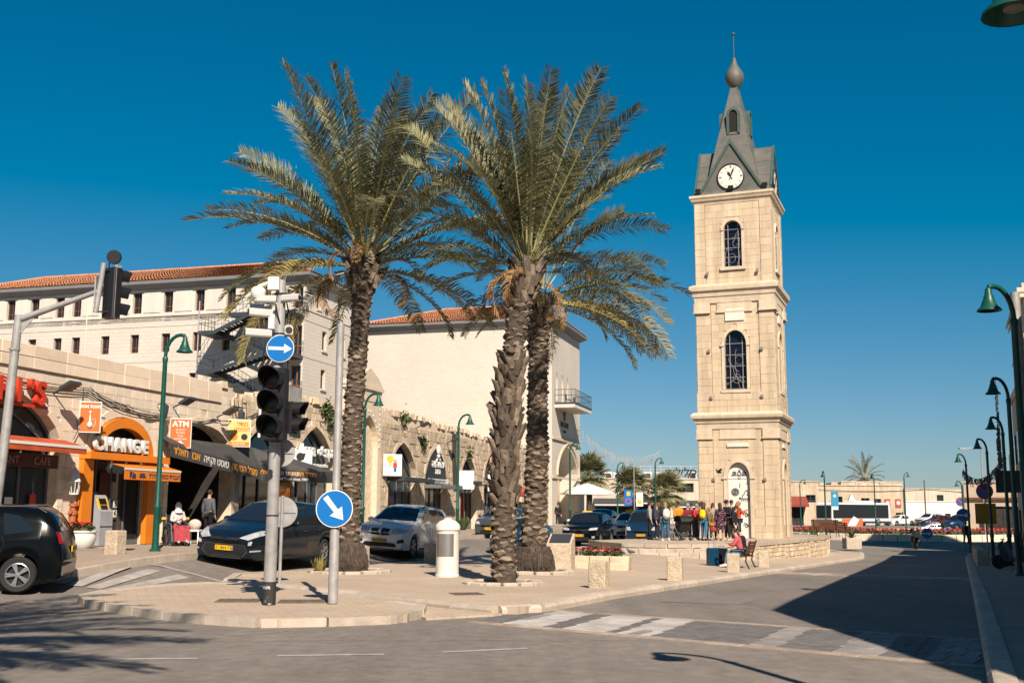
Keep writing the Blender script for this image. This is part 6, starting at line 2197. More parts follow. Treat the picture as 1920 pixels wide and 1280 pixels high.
# ================================================================== street furniture
# --- green bell lamps
def make_lamp(label, x, y, z, side, mat_=None, h=5.95, group='green bell street lamps', collar=True, ztop=None):
 """side: plan angle the arm points to"""
 t = thing('street_lamp', label, 'street lamp', (x, y, z), side, group)
 g = mat_ or m_green
 mb = MB()
 mb.lathe([(0.15, 0), (0.15, 0.04), (0.10, 0.08), (0.085, 0.3), (0.085, 1.1), (0.105, 1.14), (0.105, 1.2), (0.072, 1.28), (0.062, h - 0.85), (0.075, h - 0.8), (0.075, h - 0.72), (0.05, h - 0.68)], 12)
 mb.build('post', g, t, 40)
 pts = [(0, 0, h - 0.7)] + [(0.44 - 0.44 * math.cos(a), 0, h - 0.7 + 0.6 * math.sin(a)) for a in [R(q) for q in range(15, 106, 15)]]
 e = pts[-1]
 mb = MB()
 mb.tube(pts, [0.05] * len(pts), 8)
 mb.ball((e[0], 0, e[2]), 0.055, 8, 5)
 mb.build('arm', g, t, 50)
 mb = MB()
 zt = e[2] - 0.02
 mb.lathe([(r_ * 0.7, zt - z * 0.72) for r_, z in ((0.05, 0), (0.085, 0.05), (0.10, 0.18), (0.13, 0.22), (0.14, 0.3), (0.17, 0.36), (0.22, 0.5), (0.31, 0.58), (0.325, 0.62), (0.30, 0.62), (0.2, 0.52), (0.0, 0.5))], 18, (e[0] + 0.04, 0, 0))
 sh = mb.build('bell_shade', g, t, 35)
 MB().lathe([(0.08, zt - 0.37), (0.08, zt - 0.41), (0.0, zt - 0.42)], 10, (e[0] + 0.04, 0, 0)).build('lens', mat('lamp_lens', (0.25, 0.24, 0.2), 0.3, var=0), sh)
 return t
def gl(x, y):
 return gz(x, y)
rt = R(-16)                          # arms over the carriageway
for x, y, lb in ((-9.55, 29.85, 'green bell lamp post in front of the orange exchange shop'), (-6.05, 45.0, 'green bell lamp half hidden behind the left palm trunk'), (-2.65, 54.7, 'green bell lamp post between the two blank white sign boxes'), (4.1, 77.0, 'green bell lamp post at the corner of the hotel block')):
 make_lamp(lb, x, y, gz(x, y), rt)
make_lamp('green bell lamp post before the far fan palms', 9.8, 101.8, 0.2, R(10))
make_lamp('green bell lamp post rising above the tourist crowd', 12.4, 94.8, 0.3, R(10))
make_lamp('straight green lamp post just right of the tower with blue banner', 27.0, 95.0, gz(27.0, 95.0), R(85))
make_lamp('green bell lamp post left of the bus roof', 33.5, 128, gz(33.5, 128), R(0), h=5.6)
make_lamp('green lamp post standing in front of the bus', 40.5, 123, gz(40.5, 123), R(95), h=6.3)
make_lamp('green lamp post beside the small palm over the sandy row', 46.0, 129, gz(46.0, 129), R(20), h=6.5)
mdk = m_green
lt = R(180 + 22)
make_lamp('nearest bell lamp whose shade enters at the top right corner', 4.18, 7.3, 0.0, R(180 - 8), h=5.72, group='bell lamps along the shaded footway')
for x, y, h, lb in ((9.55, 20.5, 5.95, 'large green bell lamp high at the right edge'), (15.05, 33.0, 5.95, 'second dark bell lamp along the shaded footway'), (19.75, 44.0, 5.95, 'sunlit pale-armed green bell lamp on the shaded footway'), (23.4, 54.0, 5.95, 'dark bell lamp above the round no entry sign'), (27.5, 66.5, 5.95, 'farthest dark bell lamp on the shaded footway')):
 make_lamp(lb, x, y, gz(x, y), lt, h=h, group='bell lamps along the shaded footway')
make_lamp('distant green bell lamp before the terrace cafe', 42.5, 104, gz(42.5, 104), lt, h=5.4, group='bell lamps along the shaded footway')
# blue banner on the straight lamp
t = thing('banner', 'small blue vertical banner beside the straight green lamp', 'banner', (27.5, 94.9, -0.6))
MB().bev(-0.02, 0.62, -0.02, 0.02, 2.7, 4.0, 0.005).build('cloth', mat('banner_blue', (0.03, 0.26, 0.45), 0.6), t)
MB().box(0.02, 0.58, -0.025, -0.021, 2.42, 2.7).build('hem', m_lit, t)
MB().lathe([(0.12, -0.03), (0.12, -0.022)], 10, (0.3, 0, 3.6), 'y').build('emblem', m_lit, t)
MB().tube([(-0.4, 0, 4.0), (0.6, 0, 4.0)], 0.02, 5).build('bracket', m_grey, t)
# thin double-arm lamp far right
t = thing('thin_lamp', 'thin pale street light with flat head above the right lamps', 'street lamp', (41.5, 97, -0.8))
MB().tube([(0, 0, 0), (0, 0, 8.0), (-0.4, 0, 8.1), (-1.3, 0, 8.05)], [0.08, 0.05, 0.045, 0.04], 6).build('post', m_galv, t)
MB().cbox((-1.5, 0, 8.03), (0.8, 0.3, 0.14)).build('lamp_head', m_galv, t)
# --- traffic light with cameras
def signal_head(t, cx, cy, cz, rz, three=True, lens=('r', 'y', 'g'), s_=1.0, parent_name='signal_head', back=False):
 """three-lens head facing local -y after rz"""
 M4 = Matrix.Translation((cx, cy, cz)) @ Matrix.Rotation(rz, 4, 'Z') @ Matrix.Scale(s_, 4)
 n = len(lens)
 mb = MB()
 mb.M = M4
 mb.bev(-0.17, 0.17, -0.10, 0.10, -0.34 * n / 2, 0.34 * n / 2, 0.02)
 hd = mb.build(parent_name, m_black, t)
 for i, c in enumerate(lens):
  z = (n / 2 - 0.5 - i) * 0.34
  mb = MB()
  mb.M = M4
  mb.lathe([(0.14, -0.10), (0.13, -0.125), (0.08, -0.14), (0.0, -0.145)], 18, (0, 0, z), 'y')
  mb.build('lens', mat('lens_' + c, {'r': (0.016, 0.005, 0.005), 'y': (0.014, 0.009, 0.004), 'g': (0.005, 0.012, 0.011)}[c], 0.25, var=0), hd, 50)
  mb = MB()
  mb.M = M4
  vs_, fs_ = [], []
  k = 16
  for q in range(k + 1):
   a = R(-35 + 250 * q / k)
   dep = 0.30 - 0.12 * (1 - max(0, math.sin(a)))
   for (r_, yy) in ((0.165, -0.10), (0.165, -0.10 - dep), (0.155, -0.10 - dep), (0.155, -0.10)):
    vs_.append((r_ * math.cos(a), yy, z + r_ * math.sin(a)))
  for q in range(k):
   for e in range(3):
    fs_.append((q * 4 + e, q * 4 + e + 1, q * 4 + 5 + e, q * 4 + 4 + e))
  mb.add(vs_, fs_)
  mb.build('visor', m_black, hd, 50)
 return hd
PX, PY = -4.14, 19.2
tl = thing('traffic_light', 'galvanised traffic light mast with cameras and a round blue arrow sign', 'traffic light', (PX, PY, gz(PX, PY)))
mb = MB()
mb.lathe([(0.115, 0.0), (0.112, 0.38)], 16)
mb.build('base_sleeve', mat('peeling_black', (0.03, 0.028, 0.026), 0.7, c2=(0.5, 0.48, 0.46), scale=9, detail=6), tl, 40)
MATS['peeling_black'].node_tree.nodes['Color Ramp'].color_ramp.elements[1].position = 0.42
MATS['peeling_black'].node_tree.nodes['Color Ramp'].color_ramp.elements[0].position = 0.36
mb = MB()
mb.lathe([(0.108, 0.38), (0.105, 1.48), (0.108, 1.485), (0.108, 1.51), (0.103, 1.515), (0.10, 2.75), (0.104, 2.755), (0.104, 2.78), (0.098, 2.785), (0.092, 4.6), (0.1, 4.6), (0.1, 4.75), (0.092, 4.76), (0.088, 5.62), (0.06, 5.66)], 18)
mb.build('mast', m_galv, tl, 30)
for z in (1.5, 2.77, 4.35, 4.68, 5.4):
 MB().lathe([(0.112, z - 0.012), (0.112, z + 0.012)], 16).build('strap', m_blackm, tl)
text('3', 0.2, 'lettering', m_blackm, tl, (-0.04, -0.112, 2.2), extrude=0.004, bold=0.01)
hd = signal_head(tl, 0.02, -0.22, 3.42, R(-8), s_=1.22)
MB().box(-0.05, 0.05, -0.12, -0.05, 2.9, 3.95).build('mounting', m_black, tl)
hd2 = signal_head(tl, 0.24, 0.06, 3.2, R(75), lens=('r', 'g'), s_=0.82)
MB().box(0.05, 0.3, -0.03, 0.03, 3.1, 3.16).build('mounting', m_black, tl)
MB().cbox((0.30, 0.12, 3.3), (0.03, 0.4, 0.9), rz=R(-20)).build('backing_board', m_galv, tl)
def round_sign(t, r_, z, y, arrow, rz=0.0, x=0.0):
 """blue disc with white rim and arrow polygon"""
 M4 = Matrix.Translation((x, 0, z)) @ Matrix.Rotation(rz, 4, 'Z')
 mb = MB()
 mb.M = M4
 mb.lathe([(r_, y), (r_, y - 0.012)], 40, (0, 0, 0), 'y')
 dk = mb.build('sign_plate', m_lit, t)
 mb = MB()
 mb.M = M4
 mb.lathe([(r_ * 0.95, y - 0.012), (r_ * 0.95, y - 0.016)], 40, (0, 0, 0), 'y')
 mb.build('blue_field', m_blue, dk)
 mb = MB()
 mb.M = M4
 mb.prism([(a * r_, b * r_) for a, b in arrow], y - 0.021, y - 0.0165, 'y')
 mb.build('arrow', m_lit, dk)
 return dk
ARR = [(-0.85, 0.15), (-0.85, -0.1), (0.28, -0.12), (0.28, -0.35), (0.85, -0.02), (0.28, 0.34), (0.28, 0.1)]
round_sign(tl, 0.245, 4.4, -0.14, ARR, x=0.06)
MB().box(-0.11, 0.23, -0.13, -0.08, 4.2, 4.24).build('sign_bracket', m_galv, tl)
# cameras at the head of the mast
def bullet(parent, x, y, z, rz, L_=0.55, r_=0.075, m=mat('camera_casing', (0.58, 0.56, 0.53), 0.5, var=0.08)):
 mb = MB()
 mb.M = Matrix.Translation((x, y, z)) @ Matrix.Rotation(rz, 4, 'Z')
 mb.prism([(-r_, -r_ * 0.6), (-r_ * 0.7, -r_), (r_ * 0.7, -r_), (r_, -r_ * 0.6), (r_, r_ * 0.8), (r_ * 0.5, r_ * 1.25), (-r_ * 0.5, r_ * 1.25), (-r_, r_ * 0.8)], -L_, 0.0, 'y')
 c = mb.build('camera', m, parent)
 mb = MB()
 mb.M = Matrix.Translation((x, y, z)) @ Matrix.Rotation(rz, 4, 'Z')
 mb.lathe([(r_ * 0.85, -L_ - 0.005), (r_ * 0.6, -L_ - 0.001), (0.0, -L_ - 0.001)], 12, (0, 0, 0), 'y')
 mb.build('lens', m_black, c)
 mb = MB()
 mb.tube([(x, y, z - r_), (x * 0.5, y * 0.5, z - 0.16), (0, 0, z - 0.14)], 0.022, 6)
 mb.build('camera_arm', m_white, c)
 return c
bullet(tl, -0.12, -0.1, 5.02, R(-62), 0.42, 0.062)
bullet(tl, -0.12, -0.1, 4.66, R(-66), 0.46, 0.062)
bullet(tl, -0.05, -0.12, 5.28, R(-85), 0.34, 0.055)
bullet(tl, 0.06, -0.1, 5.3, R(70), 0.34, 0.055)
bullet(tl, 0.12, 0.05, 4.72, R(20), 0.26, 0.075)
bullet(tl, -0.2, 0.1, 5.18, R(-100), 0.42, 0.05)
mb = MB()
mb.lathe([(0.1, 5.3), (0.13, 5.36), (0.13, 5.46), (0.09, 5.5), (0.05, 5.52)], 14, (-0.38, -0.1, 0))
mb.ball((-0.38, -0.1, 5.3), (0.09, 0.09, 0.1), 10, 6)
mb.build('dome_camera', m_white, tl, 50)
MB().tube([(0, 0, 5.56), (-0.2, -0.05, 5.6), (-0.38, -0.1, 5.52)], 0.035, 6).build('dome_arm', m_white, tl)
MB().bev(-0.2, 0.0, -0.2, -0.06, 5.45, 5.68, 0.01).build('junction_box', m_white, tl)
MB().bev(-0.17, -0.06, -0.17, -0.05, 4.75, 5.0, 0.01).build('junction_box', m_white, tl)
mb = MB()
for i in range(6):
 a = rnd.uniform(0, 6.3)
 mb.tube([(0.1 * math.cos(a), 0.1 * math.sin(a), 5.3), (0.16 * math.cos(a + .4), 0.16 * math.sin(a + .4), 5.1), (0.1 * math.cos(a + .9), 0.1 * math.sin(a + .9), 4.85)], 0.012, 4)
mb.build('cable_loop', m_black, tl)
for x in (-0.25, 0.18):
 MB().tube([(x, -0.05, 3.95), (x, -0.05, 4.45)], 0.012, 4).build('stay', m_blackm, tl)
# --- blue arrow sign on a plain pole
t = thing('arrow_sign', 'plain grey pole with a large round blue down-right arrow sign', 'road sign', (-3.09, 19.45, gz(-3.09, 19.45)))
MB().lathe([(0.088, 0), (0.085, 1.25), (0.07, 1.3), (0.066, 4.92), (0.0, 4.93)], 16).build('pole', m_galv, t, 40)
ca, sa = math.cos(R(-52)), math.sin(R(-52))
round_sign(t, 0.325, 1.62, -0.1, [(a * ca - b * sa, a * sa + b * ca) for a, b in [(-0.8, 0.14), (-0.8, -0.16), (0.15, -0.13), (0.15, -0.42), (0.78, 0.02), (0.15, 0.40), (0.15, 0.13)]])
MB().box(-0.1, 0.1, -0.1, -0.06, 1.5, 1.54).build('sign_bracket', m_galv, t)
MB().box(-0.1, 0.1, -0.1, -0.06, 1.7, 1.74).build('sign_bracket', m_galv, t)
# two discs seen from behind
t = thing('reversed_sign', 'grey round sign on a thin pole seen from behind the mast', 'road sign', (-5.0, 24.15, gz(-5.0, 24.15)))
MB().lathe([(0.035, 0), (0.035, 1.9)], 8).build('pole', m_galv, t, 40)
MB().lathe([(0.33, 0.04), (0.33, 0.055)], 30, (0, 0, 1.55), 'y').build('sign_back', m_galv, t)
MB().box(-0.3, 0.3, 0.02, 0.038, 1.53, 1.58).build('rail', m_galv, t)
t = thing('reversed_disc', 'pale grey disc fixed high behind the traffic light mast', 'road sign', (PX + 0.06, PY + 0.25, gz(PX, PY)))
MB().lathe([(0.25, 0.0), (0.25, 0.015)], 30, (0, 0, 2.6), 'y').build('sign_back', m_galv, t)
MB().box(-0.22, 0.22, -0.02, -0.001, 2.58, 2.62).build('rail', m_galv, t)
MB().box(-0.06, 0.0, -0.16, -0.001, 2.5, 2.7).build('clamp', m_galv, t)
# --- mast arm with signal at the far left
t = thing('mast_arm_signal', 'leaning grey mast arm carrying a black signal seen from the side', 'traffic light', (-11.15, 24.0, 0.2), 0)
mb = MB()
mb.tube([(-0.12, 0, 0), (0.05, 0, 2.8), (0.16, 0, 5.65)], [0.11, 0.1, 0.09], 12)
mb.build('mast', m_galv, t, 40)
mb = MB()
mb.tube([(0.16, 0, 5.54), (1.9, 0.0, 6.20)], [0.075, 0.055], 10)
mb.build('arm', m_galv, t, 40)
MB().add([(0.2, -0.01, 5.52), (0.55, -0.01, 5.65), (0.22, -0.01, 5.22), (0.2, 0.01, 5.52), (0.55, 0.01, 5.65), (0.22, 0.01, 5.22)], [(0, 2, 1), (3, 4, 5), (0, 1, 4, 3), (1, 2, 5, 4), (2, 0, 3, 5)]).build('gusset', m_galv, t)
MB().tube([(1.86, 0, 5.72), (1.98, 0, 6.84)], 0.06, 10).build('upright', m_galv, t, 40)
MB().cbox((1.84, 0.03, 6.24), (0.03, 0.2, 0.62)).build('backing_board', m_galv, t)
signal_head(t, 2.17, 0.1, 6.18, R(148), s_=1.12)
MB().cbox((2.30, 0.02, 6.20), (0.05, 0.16, 1.2), rz=R(-20)).build('backplate', mat('worn_board', (0.36, 0.33, 0.3), 0.8, var=0.25, scale=6), t)
mb = MB()
mb.lathe([(0.16, -0.04), (0.16, 0.04), (0.1, 0.06)], 18, (2.2, 0, 6.98), 'y')
mb.tube([(2.1, 0, 6.72), (2.1, 0, 6.92)], 0.015, 4)
mb.build('beacon', m_black, t, 40)
for z in (5.72, 6.67):
 MB().box(1.9, 2.15, -0.02, 0.02, z, z + 0.03).build('mounting', m_black, t)
MB().lathe([(0.115, 4.85), (0.12, 4.9)], 12, (0.12, 0, 0)).build('collar', m_galv, t)
t = thing('pedestrian_signal', 'dark pedestrian signal cut off by the left edge', 'traffic light', (-11.28, 23.9, 0.2))
MB().bev(-0.22, 0.06, -0.3, -0.12, 1.9, 2.75, 0.02).build('signal_head', m_black, t)
MB().tube([(-0.08, -0.1, 2.3), (0.14, 0.05, 2.3)], 0.03, 6).build('bracket', m_black, t)
# --- litter bin
t = thing('litter_bin', 'white cylindrical litter bin with a domed lid and steel door', 'bin', (-1.58, 27.7, gz(-1.58, 27.7)))
MB().lathe([(0.30, 0), (0.30, 0.05), (0.285, 0.06), (0.285, 1.12), (0.29, 1.14)], 28).build('drum', mat('cream_white_paint', (0.80, 0.74, 0.66), 0.45, var=0.05, scale=6), t, 40)
MB().lathe([(0.31, 1.14), (0.315, 1.22), (0.29, 1.28), (0.2, 1.36), (0.1, 1.40), (0.1, 1.43), (0.0, 1.44)], 28).build('lid', MATS['cream_white_paint'], t, 35)
mb = MB()
k = 14
vs_, fs_ = [], []
for i in range(k + 1):
 a = R(-150 + 95 * i / k)
 for z in (0.5, 1.05):
  vs_.append((0.292 * math.cos(a), 0.292 * math.sin(a), z))
for i in range(k):
 fs_.append((2 * i, 2 * i + 2, 2 * i + 3, 2 * i + 1))
mb.add(vs_, fs_)
mb.build('door', mat('brushed_steel', (0.5, 0.48, 0.46), 0.35, var=0.1, metal=0.8), t, 40)
# --- stone bollards
BOL = []
for i in range(4):
 r_ = random.Random(i)
 mb = MB().bev(-0.19, 0.19, -0.19, 0.19, -0.15, 0.58, 0.022)
 me = mb.mesh('bollard', m_kerb)
 BOL.append(me)
m_boll = mat('rough_limestone', (0.68, 0.57, 0.43), 0.9, c2=(0.46, 0.35, 0.235), scale=9, bump=0.9, bscale=22, rand=0.08)
for me in BOL:
 me.materials.clear()
 me.materials.append(m_boll)
def bollard(x, y, label, s_=1.0, rz=None, group='square stone bollards'):
 o = obj('stone_bollard', BOL[rnd.randrange(4)], None, (x, y, gz(x, y)), rz=R(-20) + rnd.uniform(-0.1, 0.1) if rz is None else rz, scale=(s_, s_, s_))
 return tag(o, label, 'bollard', group)
bollard(1.93, 24.3, 'square stone bollard at the near kerb right of the palms', 1.0)
bollard(4.2, 28.5, 'square stone bollard second along the plaza kerb')
bollard(6.93, 34.7, 'square stone bollard in front of the bench')
bollard(9.15, 40.3, 'square stone bollard just right of the bench against the low wall')
bollard(-2.45, 34.6, 'grey shaded bollard between the silver car and litter bin')
bollard(-4.25, 31.5, 'pale bollard half hidden behind the left palm')
bollard(-10.0, 28.1, 'stone bollard on the shop pavement before the exchange')
for i in range(9):
 y = 44 + i * 2.0
 bollard(rk(y) + 0.45, y, ['first', 'second', 'third', 'fourth', 'fifth', 'sixth', 'seventh', 'eighth', 'last'][i] + ' shaded stone bollard along the right kerb counting from the near end', 1.1, group='shaded bollards along the right kerb')
# --- stone lectern with a dark plate
t = thing('stone_lectern', 'slanted stone block with a dark plaque behind the palm', 'lectern', (1.45, 32.3, gz(1.45, 32.3)), R(-12))
MB().prism([(-0.36, -0.1), (0.36, -0.1), (0.36, 1.02), (-0.36, 0.72)], -0.36, 0.36, 'x').build('block', m_boll, t)
mb = MB()
mb.M = Matrix.Translation((0, 0, 0.885)) @ Matrix.Rotation(math.atan2(0.30, 0.72), 4, 'X')
mb.box(-0.3, 0.3, -0.3, 0.3, 0.0, 0.015)
mb.build('plaque', m_dkgrey, t)
# --- low planter with red flowers
def flowers(mb_l, mb_f, x0, x1, y0, y1, z, n, r_, hh=0.22):
 for i in range(n):
  x, y = r_.uniform(x0, x1), r_.uniform(y0, y1)
  for q in range(3):
   d = Vector((r_.gauss(0, 1), r_.gauss(0, 1), 0.4 + abs(r_.gauss(0, 0.6)))).normalized() * 0.12
   e = d.cross(Vector((r_.gauss(0, 1), r_.gauss(0, 1), r_.gauss(0, 1)))).normalized() * 0.04
   c = Vector((x, y, z + hh * 0.4 * r_.random()))
   mb_l.add([c, c + d * 0.6 + e, c + d, c + d * 0.6 - e], [(0, 1, 2, 3)])
  if r_.random() < 0.8:
   c = Vector((x, y, z + hh * r_.uniform(0.6, 1.0)))
   for q in range(3):
    a = r_.uniform(0, 6.3)
    d = Vector((math.cos(a), math.sin(a), 0.5)) * 0.05
    e = Vector((-math.sin(a), math.cos(a), 0.3)) * 0.04
    mb_f.add([c, c + d + e, c + d * 1.6, c + d - e], [(0, 1, 2, 3)])
m_flow = mat('red_petal', (0.45, 0.025, 0.04), 0.7, var=0.3, scale=10)
t = thing('stone_planter', 'low stone planter with red flowers beside the lectern', 'planter', (2.75, 33.9, gz(2.75, 33.9)), R(-12))
for i in range(3):
 for k in range(2):
  MB().bev(-0.9 + i * 0.6 + 0.008, -0.9 + (i + 1) * 0.6 - 0.008, -0.5 - 0.15 * (1 - k), 0.5, k * 0.2 - 0.03, k * 0.2 + 0.17, 0.015).build('stone_block', m_stone2, t)
a_, b_ = MB(), MB()
flowers(a_, b_, -0.8, 0.6, -0.3, 0.4, 0.36, 90, random.Random(4))
a_.build('leaves', m_leaf, t)
b_.build('petals', m_flow, t)
# --- bench with slats and cast legs
def bench(label, x, y, rz, z=None, wood=True):
 t = thing('park_bench', label, 'bench', (x, y, gz(x, y) if z is None else z), rz, 'benches around the tower')
 m = m_wood if wood else m_blackm
 for i in range(4):
  MB().bev(-0.75, 0.75, -0.24 + i * 0.125, -0.13 + i * 0.125, 0.42, 0.455, 0.006).build('seat_slat', m, t)
 for i in range(4):
  mb = MB()
  mb.M = Matrix.Translation((0, 0.29 + 0.028 * i, 0.55 + 0.105 * i)) @ Matrix.Rotation(R(-14), 4, 'X')
  mb.bev(-0.75, 0.75, -0.015, 0.015, -0.045, 0.045, 0.005)
  mb.build('back_slat', m, t)
 for x_ in (-0.6, 0.6):
  mb = MB()
  mb.tube([(x_, -0.30, 0.0), (x_, -0.2, 0.22), (x_, -0.24, 0.41)], 0.025, 6)
  mb.tube([(x_, 0.36, 0.0), (x_, 0.24, 0.25), (x_, 0.27, 0.45), (x_, 0.42, 0.95)], 0.025, 6)
  mb.tube([(x_, -0.24, 0.41), (x_, 0.27, 0.41)], 0.022, 6)
  mb.tube([(x_, -0.26, 0.41), (x_, -0.24, 0.64), (x_, 0.0, 0.66), (x_, 0.33, 0.66)], 0.02, 6)
  mb.build('cast_leg', m_blackm, t, 50)
 return t
BX, BY_ = 8.0, 38.6
bench('wooden slatted bench with two people seen from behind', BX, BY_, R(-112))
bench('dark bench standing on the platform edge right of the tower', 17.5, 61.5, R(150), TZ)
bench('low wooden seat farther along the platform edge', 19.6, 66.5, R(140), TZ - 0.2)
# --- suitcase
for x, y, rz, c, lb in ((7.12, 39.3, 0.3, (0.006, 0.05, 0.11), 'ribbed blue suitcase with raised handle beside the bench'), (7.5, 39.6, 0.1, (0.01, 0.012, 0.02), 'black suitcase standing behind the blue one')):
 t = thing('suitcase', lb, 'suitcase', (x, y, gz(x, y)), rz)
 m = mat('shell_' + lb[:5], c, 0.25, var=0)
 MB().bev(-0.2, 0.2, -0.13, 0.13, 0.05, 0.62, 0.04).build('shell', m, t)
 for i in range(6):
  MB().box(-0.15 + i * 0.055, -0.125 + i * 0.055, -0.14, -0.131, 0.1, 0.57).build('rib', m, t)
 mb = MB()
 for sx in (-0.1, 0.1):
  mb.tube([(sx, 0.08, 0.6), (sx, 0.08, 1.05 if 'blue' in lb[:12] else 0.7)], 0.01, 5)
 mb.tube([(-0.1, 0.08, 1.05 if 'blue' in lb[:12] else 0.7), (0.1, 0.08, 1.05 if 'blue' in lb[:12] else 0.7)], 0.014, 5)
 mb.build('handle', m_grey, t)
 for sx in (-0.16, 0.16):
  for sy in (-0.09, 0.09):
   MB().lathe([(0.03, -0.012), (0.03, 0.012)], 10, (sx, sy, 0.03), 'x').build('wheel', m_black, t)
# --- pigeons
def pigeon(x, y, rz, label, z=None, wings=False):
 t = thing('pigeon', label, 'pigeon', (x, y, gz(x, y) if z is None else z), rz, 'pigeons')
 mb = MB()
 mb.tube([(-0.2, 0, 0.1), (-0.12, 0, 0.12), (-0.02, 0, 0.13), (0.07, 0, 0.15), (0.1, 0, 0.2), (0.115, 0, 0.235), (0.14, 0, 0.24), (0.165, 0, 0.232)], [0.015, 0.045, 0.065, 0.055, 0.03, 0.028, 0.022, 0.005], 8)
 for sy in (-0.03, 0.03):
  mb.tube([(0.0, sy, 0.09), (0.01, sy, 0.0)], 0.006, 4)
 mb.build('body', mat('pigeon_grey', (0.055, 0.06, 0.075), 0.7, var=0.2, scale=20), t, 60)
 mb = MB()
 if wings:
  for s_ in (-1, 1):
   mb.add([(0.05, s_ * 0.04, 0.16), (-0.08, s_ * 0.04, 0.15), (-0.12, s_ * 0.3, 0.25), (0.0, s_ * 0.34, 0.3), (0.06, s_ * 0.2, 0.24)], [(0, 1, 2, 3, 4)])
 else:
  for s_ in (-1, 1):
   mb.ball((-0.06, s_ * 0.05, 0.13), (0.11, 0.018, 0.04), 8, 5)
 mb.build('wing', mat('pigeon_wing', (0.09, 0.095, 0.11), 0.7, var=0.2, scale=20), t)
pigeon(3.42, 39.6, R(60), 'pigeon walking nearest the planter on the plaza')
pigeon(4.06, 41.2, R(150), 'middle pigeon pecking before the platform steps')
pigeon(4.55, 42.4, R(200), 'pigeon resting close to the platform steps')
pigeon(10.2, 54.2, R(190), 'dark bird gliding past the left edge of the tower', 4.3 - 0.9, True)
# --- shrub by the left palm
def tuft(label, x, y, s_, seed, n=120, c=m_leaf, z=None, nm='shrub'):
 r_ = random.Random(seed)
 t = thing(nm, label, 'shrub', (x, y, gz(x, y) if z is None else z))
 mb = MB()
 for i in range(n):
  a = r_.uniform(0, 6.3)
  b = r_.uniform(0.05, 0.7)
  d = Vector((math.cos(a) * b, math.sin(a) * b, 1)).normalized() * s_ * r_.uniform(0.5, 1.0)
  p = Vector((math.cos(a) * 0.2, math.sin(a) * 0.2, 0)) * s_ * r_.random()
  e = Vector((-math.sin(a), math.cos(a), 0)) * 0.03 * s_
  mb.add([p - e * 0.4, p + e * 0.4, p + d * 0.6 + e, p + d, p + d * 0.6 - e], [(0, 1, 2, 3, 4)])
 mb.build('leaves', c, t)
 MB().tube([(0, 0, 0), (0.02, 0.0, s_ * 0.4)], 0.02, 5).build('stem', m_wood, t)
tuft('small dry green shrub beside the left palm foot', -4.85, 28.35, 0.48, 5, c=mat('dry_leaf', (0.26, 0.22, 0.06), 0.8, var=0.3, scale=8))
tuft('leafy green bush in the shop doorway past the silver car', awp(34.6, 0.9).x, awp(34.6, 0.9).y, 0.9, 6)
# --- things on the shop pavement
p = awp(0.95, 0.75)
t = thing('flower_pot', 'round white flower pot with red flowers beside the exchange', 'flower pot', (p.x, p.y, gz(p.x, p.y)))
MB().lathe([(0.2, 0), (0.3, 0.1), (0.36, 0.32), (0.34, 0.42), (0.38, 0.46), (0.38, 0.5), (0.32, 0.5)], 18).build('pot', m_lit, t, 40)
a_, b_ = MB(), MB()
flowers(a_, b_, -0.3, 0.3, -0.3, 0.3, 0.5, 60, random.Random(9))
a_.build('leaves', m_leaf, t)
b_.build('petals', m_flow, t)
p = awp(1.15, 0.2)
t = thing('standpipe', 'orange painted standpipe on the wall beside the exchange door', 'standpipe', (p.x, p.y, AZ0))
MB().lathe([(0.1, 0), (0.1, 0.9), (0.13, 0.92), (0.13, 1.02), (0.08, 1.05), (0.08, 1.15), (0.12, 1.16), (0.12, 1.24), (0.0, 1.26)], 12).build('pipe', mat('orange_pipe', (0.42, 0.12, 0.05), 0.6, var=0.15), t, 40)
MB().lathe([(0.05, -0.2), (0.05, 0.0)], 8, (0, 0, 1.0), 'y').build('outlet', MATS['orange_pipe'], t)
p = awp(5.55, 0.75)
t = thing('wheeled_bin', 'dark waste bin with yellow rim right of the exchange', 'bin', (p.x, p.y, gz(p.x, p.y)), ARZ)
MB().prism([(-0.25, 0.02), (0.25, 0.02), (0.3, 0.78), (-0.3, 0.78)], -0.27, 0.27, 'y').build('body', m_dkgrey, t)
MB().bev(-0.34, 0.34, -0.31, 0.31, 0.78, 0.86, 0.02).build('rim', m_yellow, t)
# --- road signs near the taxis
t = thing('parking_sign', 'blue and white parking sign pole beside the taxis', 'road sign', (9.2, 88.0, 0.1))
MB().tube([(0.6, 0, 0), (0.6, 0, 5.4)], 0.04, 6).build('pole', m_galv, t)
MB().bev(-0.2, 0.45, -0.03, 0.03, 1.95, 3.2, 0.01).build('blue_plate', m_blue, t)
MB().lathe([(0.24, -0.04), (0.24, -0.031)], 16, (0.12, 0, 2.3), 'y').build('red_ring', m_red, t)
MB().lathe([(0.17, -0.045), (0.17, -0.041)], 16, (0.12, 0, 2.3), 'y').build('ring_centre', m_blue, t)
MB().box(0.0, 0.28, -0.036, -0.031, 2.72, 3.05).build('yellow_band', m_yellow, t)
MB().bev(0.75, 1.3, -0.03, 0.03, 1.9, 3.0, 0.01).build('white_plate', m_lit, t)
MB().box(0.85, 1.2, -0.036, -0.031, 2.1, 2.4).build('yellow_band', m_yellow, t)
# white parasol before the hotel arch
t = thing('parasol', 'large white parasol in front of the hotel arch', 'parasol', (6.6, 96.0, 0.4))
mb = MB()
mb.lathe([(2.4, 2.75), (2.42, 2.62), (2.38, 2.62), (2.3, 2.8), (1.2, 3.25), (0.05, 3.6)], 8)
mb.build('canopy', m_lit, t)
MB().tube([(0, 0, 0), (0, 0, 3.6)], 0.04, 6).build('pole', m_grey, t)
